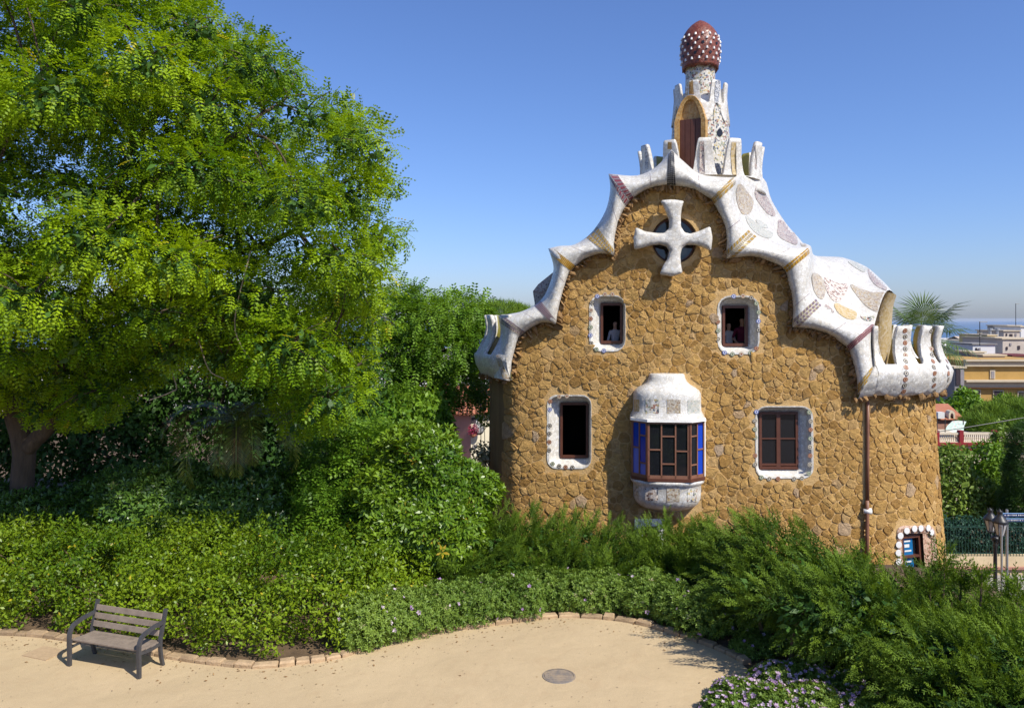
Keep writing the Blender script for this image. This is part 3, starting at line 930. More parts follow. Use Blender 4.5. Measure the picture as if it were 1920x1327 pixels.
mt = merlon_top(iv, 4.10, 5.19, 0.16)
eave_r = crenel('crenellated_eave', wpos, us, us + 7.6, 300, lambda s: mt(s) if s > us + 0.42 else 3.55 + 0.55 * max(0, (s - us) / 0.42), lambda s: 3.12 + 0.10 * abs(math.sin((s - us) * 2.6)), EPROF, 0.13, [mat_white, mat_olive], house)
uL = upx(953, 0.2)
ivl = [(uL - 1.60, uL - 1.25), (uL - 0.30, uL + 0.05), (uL - 3.1, uL - 2.7), (uL - 4.3, uL - 3.9)]
mtl = merlon_top(ivl, 4.30, 5.52, 0.16)
PL = [(a + 0.38, b * 1.0) for a, b in EPROF]
eave_l = crenel('crenellated_eave', wpos, uL - 4.6, uL + 0.1, 200, mtl, lambda s: 3.5 + 0.10 * abs(math.sin(s * 2.6)), PL, 0.13, [mat_white, mat_olive], house)
for s0, s1, zz, of in ((us - 0.1, us + 4.5, 3.08, 0.2), (uL - 3.0, uL + 0.1, 3.47, 0.2)):
    s = s0
    while s < s1:
        lump(wpos(s, of + rs.uniform(-0.12, 0.14), zz + rs.uniform(-0.04, 0.10) + 0.10 * abs(math.sin((s - us) * 2.6))), rs.uniform(0.06, 0.10), rs.uniform(0.07, 0.13), house)
        s += rs.uniform(0.10, 0.17)

drape('mosaic_patch', [(929, 667), (938, 665), (946, 690), (953, 703), (957, 712), (944, 713), (938, 692)], bvh_of(rimo, eave_l), mat_tan, 0.015, 3, house, 1)
# --- little round tiles
def disc_mesh(name, ms):
    mb = MB(); n = 12
    def ring(r, z): return [(r * math.cos(2 * PI * k / n), r * math.sin(2 * PI * k / n), z) for k in range(n)]
    mb.grid([ring(1, -0.1), ring(1, 0.18), ring(0.72, 0.26)], closed=True, mi=0)
    mb.grid([ring(0.72, 0.26), ring(0.42, 0.27)], closed=True, mi=1)
    b = len(mb.v); mb.add(ring(0.42, 0.27), [tuple(range(n))], 2)
    me = bpy.data.meshes.new(name); me.from_pydata(mb.v, [], mb.f)
    for m in ms: me.materials.append(m)
    me.polygons.foreach_set('material_index', mb.mi)
    return me
def tm(n, c): return mat(n, c, tuple(x * 0.7 for x in c), 0.3, 80, 0)
mB, mR, mG, mC, mK = tm('tile_blue', (0.07, 0.12, 0.42)), tm('tile_russet', (0.30, 0.09, 0.05)), tm('tile_green', (0.16, 0.24, 0.15)), tm('tile_cream', (0.62, 0.55, 0.42)), tm('tile_charcoal', (0.05, 0.05, 0.06))
mW = tm('tile_white', (0.80, 0.79, 0.76)); mT = tm('tile_tan', (0.45, 0.32, 0.20))
DM = {'dark': disc_mesh('disc_tile', [mK, mC, mK]), 'red': disc_mesh('disc_tile', [mR, mT, mR]), 'blue': disc_mesh('disc_tile', [mB, mW, mB]), 'green': disc_mesh('disc_tile', [mG, mC, mG]),
      'grey': disc_mesh('disc_tile', [mC, mK, mC]), 'tan': disc_mesh('disc_tile', [mT, mC, mR]), 'white': disc_mesh('disc_tile', [mW, mW, mW])}
def disc(kind, p, n, r, parent):
    o = bpy.data.objects.new('disc_tile', DM[kind]); COL.objects.link(o)
    o.parent = parent; o.matrix_parent_inverse = PINV[house.name]
    o.location = p; o.scale = (r, r, r * 0.22)
    o.rotation_euler = Vector(n).to_track_quat('Z', 'Y').to_euler()
    return o
eb = bvh_of(eave_r)
for cx, dx in ((1697, 1.0), (1746, 3.0), (1772, 1.0)):
    for k in range(11):
        py = 620 + k * 11.4
        px = cx + (0 if k < 3 else (k - 3) * (0.55 if cx < 1710 else 1.6)) * (1 if k < 8 else 1)
        if k > 7: px -= (k - 7) * 2.2
        l, n = hit(eb, px, py)
        if l is not None and l.y < 26: disc(['dark', 'red', 'dark', 'red', 'dark', 'tan', 'dark', 'red'][(k + int(cx)) % 8], l + n * 0.005, n, 0.075, house)

# --- windows
def window(key, frame, depth, discs, bars, part_label, panes=True, r_in=6):
    """white mosaic surround sunk in the wall, timber frame, panes"""
    loop = OPEN[key]
    fx0, fy0, fx1, fy1 = frame
    n = 5
    inner = rrect(fx0, fy0, fx1, fy1, r_in, 4)
    win = empty('window', Wpx((fx0 + fx1) / 2, fy1, 0)); win.parent = house; win.matrix_parent_inverse = PINV[house.name]
    win['label'] = part_label
    PINV[win.name] = Matrix.Translation(-Wpx((fx0 + fx1) / 2, fy1, 0))
    def ring(t, d):
        out = []
        for a, b in zip(loop, inner):
            px, py = a[0] + (b[0] - a[0]) * t, a[1] + (b[1] - a[1]) * t
            u = upx(px, 0.0); z = CAMZ + (HY - py) / F * plan(u)[1]
            out.append(W(u, z, d))
        return out
    mb = MB(); mb.grid([ring(-0.03, -0.04), ring(0.0, 0.02), ring(0.16, 0.015), ring(0.40, -depth * 0.45), ring(1.0, -depth), ring(1.02, -depth - 0.25)], closed=True)
    sur = mb.build('surround', mat_white, win, smooth=False)
    d0 = depth - 0.05
    C3 = lambda x, y, d=-d0: (lambda u: W(u, CAMZ + (HY - y) / F * plan(u)[1], d))(upx(x))
    a, b, c, e = C3(fx0, fy0), C3(fx1, fy0), C3(fx1, fy1), C3(fx0, fy1)
    nrm = pnorm(upx((fx0 + fx1) / 2))
    def bar(name, x0, y0, x1, y1, w, m, dd=0.05):
        p, q = C3(x0, y0), C3(x1, y1)
        t = (q - p).normalized(); s = nrm.cross(t).normalized() * w / 2
        mb = MB()
        vs = [p - s, q - s, q + s, p + s]; vs = [v + nrm * dd for v in vs] + [v - nrm * 0.03 for v in vs]
        mb.add(vs, [(0, 1, 2, 3), (7, 6, 5, 4), (0, 4, 5, 1), (1, 5, 6, 2), (2, 6, 7, 3), (3, 7, 4, 0)])
        return mb.build(name, m, win)
    k = 2.0
    bar('frame_bar', fx0, fy0 + k, fx1, fy0 + k, 0.075, mat_wood, 0.04); bar('frame_bar', fx0, fy1 - k, fx1, fy1 - k, 0.085, mat_wood, 0.045)
    bar('frame_bar', fx0 + k, fy0 + k, fx0 + k, fy1 - k, 0.07, mat_wood, 0.036); bar('frame_bar', fx1 - k, fy0 + k, fx1 - k, fy1 - k, 0.07, mat_wood, 0.036)
    for x0, y0, x1, y1, w in bars: bar('glazing_bar', x0, y0, x1, y1, w, mat_wood, 0.032)
    for (x0, y0, x1, y1) in (panes or []):
        mb = MB(); mb.add([C3(x0, y0, -d0 - 0.005), C3(x1, y0, -d0 - 0.005), C3(x1, y1, -d0 - 0.005), C3(x0, y1, -d0 - 0.005)], [(0, 1, 2, 3)])
        mb.build('pane', mat_glass, win)
    for kind, px, py in discs:
        u = upx(px); z = CAMZ + (HY - py) / F * plan(u)[1]
        disc(kind, W(u, z, 0.022), pnorm(u), 0.066, house)
    return win
z8 = lambda x, y: (1100 + x / 4.8, 500 + y / 4.8)
window('UL', (1125, 568, 1166, 644), 0.36, [(k, *z8(x, y)) for k, x, y in [('tan', 232, 248), ('tan', 165, 248), ('blue', 96, 266), ('dark', 48, 322), ('tan', 40, 392), ('red', 37, 468), ('green', 36, 545), ('blue', 34, 617), ('dark', 42, 690), ('green', 88, 742), ('blue', 155, 755)]], [], 'open upper window with a woman standing inside', None)
window('UR', (1359, 573, 1407, 649), 0.36, [(k, *z8(x, y)) for k, x, y in [('blue', 1322, 266), ('tan', 1405, 264), ('dark', 1480, 280), ('green', 1527, 330), ('green', 1547, 410), ('blue', 1545, 490), ('dark', 1545, 570), ('red', 1525, 735), ('green', 1473, 775), ('tan', 1390, 786), ('green', 1310, 786), ('blue', 1240, 772), ('green', 1182, 575), ('grey', 1182, 650), ('red', 1180, 495)]], [], 'open upper window with two people standing inside', None)
z5 = lambda x, y: (880 + x / 4.148, 680 + y / 4.148)
window('LL', (1048, 757, 1101, 861), 0.42, [(k, *z5(x, y)) for k, x, y in [('red', 630, 300), ('blue', 627, 362), ('dark', 627, 488), ('dark', 624, 550), ('red', 624, 614), ('dark', 622, 678), ('green', 650, 782), ('dark', 700, 800), ('red', 750, 808), ('dark', 803, 810), ('tan', 700, 262), ('tan', 760, 258)]], [], 'dark open lower window in a white surround', None)
z6 = lambda x, y: (1300 + x / 3.16, 680 + y / 3.16)
window('LR', (1428, 774, 1501, 881), 0.30, [(k, *z6(x, y)) for k, x, y in [('green', 685, 292), ('grey', 694, 345), ('red', 692, 395), ('green', 690, 447), ('grey', 688, 497), ('red', 688, 548), ('grey', 686, 600), ('green', 680, 652), ('grey', 638, 680), ('grey', 593, 684), ('red', 498, 684), ('grey', 447, 684), ('green', 400, 676), ('grey', 364, 600), ('red', 363, 548), ('green', 363, 440), ('green', 363, 392), ('grey', 363, 342), ('blue', 372, 290)]],
       [(1464, 774, 1464, 881, 0.11), (1431, 824, 1464, 824, 0.035), (1464, 824, 1498, 824, 0.035), (1431, 873, 1498, 873, 0.06)], 'lower window with glazing bars and dark panes',
       [(1431, 778, 1463, 823), (1465, 778, 1498, 823), (1431, 825, 1463, 873), (1465, 825, 1498, 873)])

# --- round window and the white cross in front of it
mb = MB()
def cring(r, d, n=28):
    out = []
    for k in range(n):
        px, py = RC[0] + r * math.cos(2 * PI * k / n), RC[1] + r * 1.02 * math.sin(2 * PI * k / n)
        u = upx(px); out.append(W(u, CAMZ + (HY - py) / F * plan(u)[1], d))
    return out
mb.grid([cring(53, 0.012), cring(50, 0.0), cring(44, -0.10), cring(42, -0.30)], closed=True)
mb.build('round_window_reveal', mat_mortar, house, smooth=True)
mb = MB(); mb.grid([cring(41.2, -0.16), cring(38.5, -0.16), cring(38.5, -0.26)], closed=True); mb.build('round_window_frame', mat_wood, house)
for q in range(4):
    mb = MB(); c = [(RC[0], RC[1])] + [(RC[0] + 39 * math.cos(PI / 2 * q + PI / 2 * k / 8), RC[1] + 39.5 * math.sin(PI / 2 * q + PI / 2 * k / 8)) for k in range(9)]
    vs = []
    for px, py in c:
        u = upx(px); vs.append(W(u, CAMZ + (HY - py) / F * plan(u)[1], -0.22))
    mb.add(vs, [tuple(range(len(vs)))]); mb.build('pane', mat_glass, house)
zc = lambda x, y: (1170 + x / 6.637, 340 + y / 6.637)
cp = [zc(*p) for p in [(445, 262), (580, 250), (725, 268), (700, 350), (688, 450), (690, 580), (735, 650), (800, 668), (900, 640), (1045, 578), (1070, 720), (1052, 878), (960, 830), (880, 802), (760, 800), (700, 850), (682, 940), (690, 1050), (708, 1150), (580, 1192), (436, 1165), (470, 1070), (530, 970), (552, 880), (520, 820), (440, 798), (340, 806), (130, 868), (118, 730), (148, 590), (260, 640), (400, 660), (490, 660), (548, 600), (552, 500), (500, 370)]]
cp2 = []
for i in range(len(cp)):                                  # keep the corners of the four tips, round the rest
    a, b = Vector(cp[i]), Vector(cp[(i + 1) % len(cp)])
    cp2 += [a.lerp(b, 0.12), a.lerp(b, 0.5), a.lerp(b, 0.88)]
cc = Vector((1262.5, 446.5))
ud = upx(cc.x)
def cpt(p, d):
    q = Vector(p); e = ((q - cc).length / 75.0)
    u = upx(q.x); return W(u, CAMZ + (HY - q.y) / F * plan(u)[1], d + 0.06 * e * e)
n = len(cp2)
cv = [Vector(p) for p in cp2]
for gx in np.arange(1186, 1334, 3.5):
    for gy in np.arange(376, 522, 3.5):
        if inside(cp2, gx, gy): cv.append(Vector((gx, gy)))
rc = delaunay_2d_cdt(cv, [(i, (i + 1) % n) for i in range(n)], [], 1, 1e-4)
def edge_dist(p):
    best = 1e9
    for i in range(n):
        a, b = Vector(cp2[i]), Vector(cp2[(i + 1) % n]); ab = b - a
        t = max(0, min(1, (p - a).dot(ab) / max(ab.length_squared, 1e-9))); best = min(best, (p - a - ab * t).length)
    return best
mb = MB()
mb.add([cpt(v, 0.34 + 0.10 * math.sqrt(1 - (1 - min(1, edge_dist(v) / 9.0)) ** 2)) for v in rc[0]], [tuple(f) for f in rc[2]])
mb.grid([[cpt(p, 0.18) for p in cp2], [cpt(p, 0.34) for p in cp2]], closed=True)
mb.add([cpt(v, 0.18) for v in rc[0]], [tuple(f)[::-1] for f in rc[2]])
mb.build('cross', mat_white, house, smooth=True)
mb = MB(); pc = cpt(cc, 0); pn = pnorm(ud); mb.tube([pc - pn * 0.25, pc + pn * 0.25], 0.13, 10); mb.build('cross_stay', mat_plaster, house)

# --- bay window
ub = upx(1250); bx, by = plan(ub); bn = pnorm(ub); bt = Vector((-bn.y, bn.x, 0))
if bt.x < 0: bt = -bt
YB = by - 0.8
def zb(py, Y=YB): return CAMZ + (HY - py) / F * Y
HWB = 1.02                                             # half width of the bay against the wall
B0 = Vector((bx, by, 0))
def oct_(hw, pr, z, cut=0.42, nx=3):
    """half-octagon ring hugging the wall, from left wall end to right wall end"""
    c = cut * hw
    k = [(-hw, -0.25), (-hw, max(0.05, pr - c * 0.95)), (-hw + c, pr), (hw - c, pr), (hw, max(0.05, pr - c * 0.95)), (hw, -0.25)]
    out = []
    for i in range(len(k) - 1):
        for q in range(nx):
            t = q / nx; out.append((k[i][0] + (k[i + 1][0] - k[i][0]) * t, k[i][1] + (k[i + 1][1] - k[i][1]) * t))
    out.append(k[-1])
    return [B0 + bt * a + bn * b + Vector((0, 0, z)) for a, b in out]
bay = empty('bay_window', B0 + Vector((0, 0, zb(962)))); bay.parent = house; bay.matrix_parent_inverse = PINV[house.name]; PINV[bay.name] = Matrix.Translation(-(B0 + Vector((0, 0, zb(962)))))
bay['label'] = 'white bay window with blue panes and square mosaic panels'
def rounded(ring, k):
    for _ in range(k):
        ring = [ring[0]] + [ring[i - 1] * 0.25 + ring[i] * 0.5 + ring[i + 1] * 0.25 for i in range(1, len(ring) - 1)] + [ring[-1]]
    return ring
hood = [(786, 1.06, 0.90), (780, 1.02, 0.86), (774, 0.97, 0.80), (760, 0.965, 0.79), (748, 0.965, 0.79), (741, 0.955, 0.775), (735, 0.905, 0.74), (730, 0.81, 0.68), (725, 0.68, 0.60), (719, 0.58, 0.53), (712, 0.53, 0.48), (706, 0.51, 0.46), (703.5, 0.47, 0.42), (703, 0.25, 0.15), (702.8, 0.05, 0.02)]
mb = MB(); mb.grid([rounded(oct_(hw, pr, zb(py)), 2) for py, hw, pr in hood], flip=True); hoodo = mb.build('hood', mat_white, bay, smooth=True)
mb = MB(); mb.grid([oct_(0.98, 0.82, zb(786) + 0.01), oct_(1.05, 0.89, zb(786)), oct_(1.06, 0.90, zb(791)), oct_(0.9, 0.75, zb(791.5))], flip=True); mb.build('hood_lip', mat_plaster, bay)
sill = [(903, 0.90, 0.72), (904, 1.04, 0.86), (908, 1.04, 0.86), (912, 1.0, 0.82), (916, 0.965, 0.785), (930, 0.965, 0.785), (942, 0.95, 0.77), (950, 0.90, 0.72), (957, 0.80, 0.62), (961, 0.68, 0.5), (963, 0.5, 0.3), (970, 0.42, 0.1)]
mb = MB(); mb.grid([rounded(oct_(hw, pr, zb(py)), 1 if py < 912 else 2) for py, hw, pr in sill]); base = mb.build('sill_box', mat_white, bay, smooth=True)
mb = MB(); mb.grid([oct_(0.9, 0.7, zb(897)), oct_(1.035, 0.855, zb(897)), oct_(1.035, 0.855, zb(903)), oct_(0.9, 0.7, zb(903.5))], flip=True); mb.build('sill_board', mat_wood, bay)
# glazing: three faces with staggered bars
zT, zBm = zb(791.5), zb(897)
c_ = 0.42 * 0.98
cornr = [(-0.98, 0.80 - c_ * 0.95), (-0.98 + c_, 0.80), (0.98 - c_, 0.80), (0.98, 0.80 - c_ * 0.95)]
cornr = [(-1.0, 0.36), (-0.60, 0.80), (0.56, 0.80), (1.0, 0.36)]
def B3(a, b, z): return B0 + bt * a + bn * b + Vector((0, 0, z))
def fbar(p, q, w, nrm, m):
    t = (q - p).normalized(); s = nrm.cross(t).normalized() * w / 2; mb = MB()
    vs = [p - s, q - s, q + s, p + s]; vs = [v + nrm * 0.03 for v in vs] + [v - nrm * 0.02 for v in vs]
    mb.add(vs, [(0, 1, 2, 3), (7, 6, 5, 4), (0, 4, 5, 1), (1, 5, 6, 2), (2, 6, 7, 3), (3, 7, 4, 0)])
    mb.build('glazing_bar', m, bay)
FACES = [  # per face: columns as (t0, t1, [heights of transoms from top]), then the panes' glass per column
    [(0.0, 0.5, [0.48], ['b', 'l']), (0.5, 1.0, [0.25, 0.74], ['b', 'b', 'l'])],
    [(0.0, 0.333, [0.49], ['k', 'k']), (0.333, 0.667, [0.25, 0.74], ['k', 'k', 'k']), (0.667, 1.0, [0.51], ['k', 'k'])],
    [(0.0, 0.5, [0.25, 0.76], ['k', 'k', 'k']), (0.5, 1.0, [0.50], ['b', 'b'])]]
GL = {'n': glassmat('smoky_blue_glass', (0.012, 0.018, 0.07), 0.1), 'b': mat_blue, 'l': mat_blue2, 'k': mat_glass}
for fi in range(3):
    (a0, b0), (a1, b1) = cornr[fi], cornr[fi + 1]
    A = B3(a0, b0, 0); Bq = B3(a1, b1, 0); nrm = (Bq - A).cross(Vector((0, 0, 1))).normalized()
    if nrm.dot(bn) < 0: nrm = -nrm
    pt = lambda t, h: A.lerp(Bq, t) + Vector((0, 0, zT + (zBm - zT) * h))
    for t in (0.025, 0.975): fbar(pt(t, 0), pt(t, 1), 0.06, nrm, mat_woodl)
    fbar(pt(0, 0.015), pt(1, 0.015), 0.05, nrm, mat_woodl); fbar(pt(0, 0.975), pt(1, 0.975), 0.09, nrm, mat_woodl)
    for ci, (t0, t1, hs, gl) in enumerate(FACES[fi]):
        if ci: fbar(pt(t0, 0), pt(t0, 1), 0.04, nrm, mat_woodl)
        for h in hs: fbar(pt(t0, h), pt(t1, h), 0.038, nrm, mat_woodl)
        ed = [0.0] + hs + [1.0]
        for k in range(len(ed) - 1):
            mb = MB(); mb.add([pt(t0, ed[k]), pt(t1, ed[k]), pt(t1, ed[k + 1]), pt(t0, ed[k + 1])], [(0, 1, 2, 3)])
            mb.build('pane', GL[gl[k]], bay)
for (a, b) in cornr[1:3]:
    mb = MB(); mb.tube([B3(a, b + 0.01, zT), B3(a, b + 0.01, zBm)], 0.035, 6); mb.build('corner_post', mat_wood, bay)
mb = MB(); mb.tube([B3(1.01, 0.33, zT), B3(1.01, 0.33, zBm)], 0.05, 6); mb.build('white_post', mat_plaster, bay)
mb = MB(); mb.grid([[B3(-0.99, 0.0, zT), B3(-0.99, 0.3, zT), B3(-0.99, 0.36, zT)], [B3(-0.99, 0.0, zBm), B3(-0.99, 0.3, zBm), B3(-0.99, 0.36, zBm)]]); mb.build('cheek', mat_plaster, bay)
mb = MB(); mb.grid([[B3(1.0, 0.0, zT), B3(1.0, 0.33, zT)], [B3(1.0, 0.0, zBm), B3(1.0, 0.33, zBm)]]); mb.build('cheek', mat_plaster, bay)
bb = bvh_of(hoodo, base)
zz = lambda x, y: (1170 + x / 4.74, 690 + y / 4.74)
for x0, y0, x1, y1, m in [(92, 278, 138, 385, mat_yellow), (192, 276, 310, 405, mat_mix), (382, 280, 502, 405, mat_tan), (566, 282, 672, 412, mat_pale), (95, 1048, 130, 1160, mat_mix), (188, 1058, 302, 1178, mat_spot), (378, 1066, 494, 1188, mat_tan), (562, 1072, 652, 1190, mat_mix)]:
    drape('mosaic_panel', [zz(x0, y0), zz(x1, y0), zz(x1, y1), zz(x0, y1)], bb, m, 0.010, 4, bay, 0)

# --- rain pipe
mb = MB()
for k in range(1): mb.tube([Wf(1627, y, 0.10) for y in (748, 800, 860, 940)], 0.05, 8)
mb.build('rain_pipe', mat_woodl, house, smooth=True)
mb = MB(); mb.tube([Wf(1626, y, 0.12) for y in (938, 960, 1000, 1060)], 0.055, 8); mb.build('rain_pipe', mat_woodl, house, smooth=True)
mb = MB(); mb.tube([Wf(1619, 958, 0.10), Wf(1634, 958, 0.14)], [0.07, 0.09], 8); mb.build('pipe_bracket', mat_plaster, house, smooth=True)
mb = MB(); mb.grid([[Wf(x, y, d) for x, d in ((1615, 0.0), (1618, 0.045), (1623, 0.045), (1625, 0.0))] for y in (752, 800, 870, 945)]); mb.build('mortar_strip', mat_mortar, house, smooth=True)

# --- low window at the right corner, ringed with white discs
gl_ = OUZ['GW']
def gring(k, d):
    cx = sum(p[0] for p in gl_) / len(gl_); cz = sum(p[1] for p in gl_) / len(gl_)
    return [W(cx + (u - cx) * k, cz + (z - cz) * k, d) for u, z in gl_]
mb = MB(); mb.grid([gring(1.30, 0.02), gring(1.22, 0.05), gring(1.0, 0.0), gring(0.9, -0.30)], closed=True); mb.build('tiled_reveal', mat_spot if False else trencadis('russet_dot_mosaic', [(0.30, 0.12, 0.07), (0.50, 0.30, 0.20), (0.22, 0.08, 0.05), (0.42, 0.24, 0.15)], 22, (0.55, 0.42, 0.30), 0.1, 0.4), house)
cx = sum(p[0] for p in gl_) / len(gl_); cz = sum(p[1] for p in gl_) / len(gl_)
ug0, ug1 = min(p[0] for p in gl_), max(p[0] for p in gl_); zg0, zg1 = min(p[1] for p in gl_), max(p[1] for p in gl_)
def gq(fu0, fu1, fz0, fz1, d): return [W(ug0 + (ug1 - ug0) * a, zg0 + (zg1 - zg0) * b, d) for a, b in ((fu0, fz0), (fu1, fz0), (fu1, fz1), (fu0, fz1))]
for a in ((0.02, 0.12, 0, 0.97), (0.62, 0.70, 0, 0.97), (0.02, 0.70, 0.88, 0.97), (0.1, 0.65, 0.52, 0.56)):
    mb = MB(); f_, k_ = gq(*a, -0.10), gq(*a, -0.2); mb.add(f_ + k_, [(0, 1, 2, 3), (0, 4, 5, 1), (1, 5, 6, 2), (2, 6, 7, 3), (3, 7, 4, 0)]); mb.build('frame_bar', mat_wood, house)
mb = MB(); mb.add(gq(0.05, 0.68, 0.0, 0.92, -0.2), [(0, 1, 2, 3)]); mb.build('pane', mat_glass, house)
mb = MB(); mb.add(gq(0.15, 0.48, 0.0, 0.88, -0.185), [(0, 1, 2, 3)]); post = mb.build('poster', mat('blue_poster', (0.01, 0.14, 0.34), rough=0.4, bs=0), house)
mb = MB()
for b0, b1, a1 in ((0.80, 0.83, 0.40), (0.70, 0.76, 0.36), (0.62, 0.65, 0.42), (0.42, 0.45, 0.40), (0.34, 0.36, 0.30)):
    mb.add(gq(0.20, a1, b0, b1, -0.178), [(0, 1, 2, 3)])
mb.build('poster_lines', mW, house)
mb = MB(); mb.add(gq(0.70, 1.02, 0.0, 1.0, -0.02), [(0, 1, 2, 3)]); mb.build('tiled_jamb', MATS['russet_dot_mosaic'], house)
zq = lambda x, y: (1300 + x / 3.16, 680 + y / 3.16)
wb = bvh_of(wall)
for x, y in [(1211, 1175), (1209, 1123), (1211, 1075), (1221, 1022), (1258, 992), (1303, 980), (1341, 978), (1384, 976), (1404, 1003), (1403, 1052), (1402, 1103), (1400, 1155), (1398, 1202), (1400, 1246), (1212, 1225)]:
    px, py = zq(x, y); l, n_ = hit(wb, px, py)
    if l is None:
        u = upx(px, 0.15); l = W(u, CAMZ + (HY - py) / F * plan(u)[1], 0); n_ = pnorm(u)
    disc('white', l + n_ * 0.05, n_, 0.095, house)

# white doorway glimpsed through the conifers
mb = MB()
for x0, y0, x1, y1 in ((1190, 985, 1206, 1130), (1232, 985, 1246, 1130), (1190, 972, 1246, 986)):
    v = [Wf(x0, y0, .12), Wf(x1, y0, .12), Wf(x1, y1, .12), Wf(x0, y1, .12)]; w_ = [Wf(x0, y0, -.1), Wf(x1, y0, -.1), Wf(x1, y1, -.1), Wf(x0, y1, -.1)]
    mb.add(v + w_, [(0, 1, 2, 3), (0, 4, 5, 1), (1, 5, 6, 2), (2, 6, 7, 3), (3, 7, 4, 0)])
mb.build('doorway_surround', mat_plaster, house)
mb = MB(); mb.add([Wf(1206, 986, .07), Wf(1232, 986, .07), Wf(1232, 1130, .07), Wf(1206, 1130, .07)], [(0, 1, 2, 3)]); mb.build('door', mat_wood, house)

# --- rooms behind the openings
mb = MB()
for z0, z1, x0, x1 in ((0.3, 3.62, 0.7, 10.6), (3.70, 6.35, 2.0, 8.4)):
    y0, y1 = 24.25, 28.5
    mb.add([(x0, y0, z0), (x1, y0, z0), (x1, y1, z0), (x0, y1, z0), (x0, y0, z1), (x1, y0, z1), (x1, y1, z1), (x0, y1, z1)], [(0, 1, 2, 3), (4, 5, 6, 7), (3, 2, 6, 7), (0, 3, 7, 4), (1, 2, 6, 5)])
mb.build('room_lining', mat_dark, house)  # near-black lining: the darkness of the rooms is put into its colour

# --- tower
TC = Vector((6.12, 26.0, 0))
def zt_(py, Y=26.0): return CAMZ + (HY - py) / F * Y
ZT0 = zt_(335)
def tpos(c, rx, ry):
    return lambda s, off, z: Vector((c.x + (rx + off) * math.cos(s), c.y + (ry + off) * math.sin(s), z))
tprof = [(9.0, 1.06), (10.05, 0.99), (11.0, 0.945), (11.8, 0.885), (12.5, 0.80), (13.15, 0.765)]
mb = MB(); mb.lathe([(r, z) for z, r in tprof if z < 12] + [(0.83, 12.22), (0.5, 12.24)], TC, 40); mb.build('tower_shaft', mat_mix, house, smooth=True)
# rooftop parapet around the tower
ivr = []
for a in (-162, -128.5, -97, -69, -36, -4, 28, 60, 92, 124, 160):
    ivr.append((R(a - 4.8), R(a + 4.8)))
mtr = merlon_top(ivr, 9.76, 10.93, 0.15)
RPROF = [(8.6, 0.42), (9.2, 0.18), (9.6, 0.06), (10.0, 0.0), (10.4, 0.0), (10.9, 0.09)]
par = crenel('tower_parapet', tpos(TC, 1.95, 1.55), R(-180), R(180), 330, mtr, lambda s: 9.38, RPROF, 0.13, [mat_white, mat_olive], house, 12)
mb = MB(); mb.lathe([(0.0, 9.75), (1.9, 9.75)], TC, 32); mb.build('terrace_floor', mat_tan, house)
pb = bvh_of(par)
z1f = lambda L: [(1120 + x / 3.16, y / 3.16) for x, y in L]
def vstrip(L, m, b=None):
    drape('tile_strip', z1f(L), b or pb, m, 0.010, 2.5, house, 0)
mat_check = trencadis('blue_black_tile', [(0.03, 0.04, 0.07), (0.10, 0.13, 0.20), (0.55, 0.55, 0.55), (0.05, 0.06, 0.09)], 26, (0.6, 0.6, 0.6), 0.12, 0.3)
vstrip([(418, 842), (440, 842), (442, 885), (416, 885)], mat_ochre)
vstrip([(287, 862), (303, 860), (302, 1000), (282, 1005)], mat_check)
vstrip([(608, 838), (632, 838), (638, 1030), (604, 1030)], mat_pink)
vstrip([(795, 842), (822, 842), (824, 1040), (800, 1035), (790, 930)], mat_yellow)
vstrip([(928, 865), (940, 865), (945, 1000), (934, 1000)], mat_pink)
# crown of the shaft: white scalloped skin rising into merlons
ivt = [(R(a - 9), R(a + 9)) for a in (-162, -117, -68, -27, 18, 63, 108, 153)]
mtt = merlon_top(ivt, zt_(194, 25.3), zt_(152, 25.3), 0.17)
def tb(s):
    best = 0
    for a, b in ivt:
        m_ = (a + b) / 2; best = max(best, math.exp(-((s - m_) / 0.20) ** 2))
    return zt_(240) + (zt_(205) - zt_(240)) * best
CPROF = [(11.4, 0.045), (12.0, 0.03), (12.5, 0.04), (12.9, 0.09), (13.3, 0.17)]
crown = crenel('tower_crown', lambda s, off, z: Vector((TC.x + (interp([(a, b) for a, b in tprof], z) + off) * math.cos(s), TC.y + (interp([(a, b) for a, b in tprof], z) + off) * math.sin(s), z)), R(-180), R(180), 260, mtt, tb, CPROF, 0.09, [mat_white, mat_plaster], house, 10)
mb = MB(); mb.lathe([(0.81, 12.2), (0.54, 12.45), (0.49, 12.6)], TC, 24); mb.build('crown_floor', mat_plaster, house)
cb = bvh_of(crown)
vstrip([(538, 470), (570, 470), (572, 560), (536, 560)], mat_ochre, cb)
vstrip([(700, 478), (728, 478), (724, 540), (716, 610), (696, 610), (694, 540)], mat_check, cb)
vstrip([(692, 622), (728, 622), (742, 740), (688, 740)], mat_mix, bvh_of(crown, [o for o in house.children if o.name.startswith('tower_shaft')][0]))
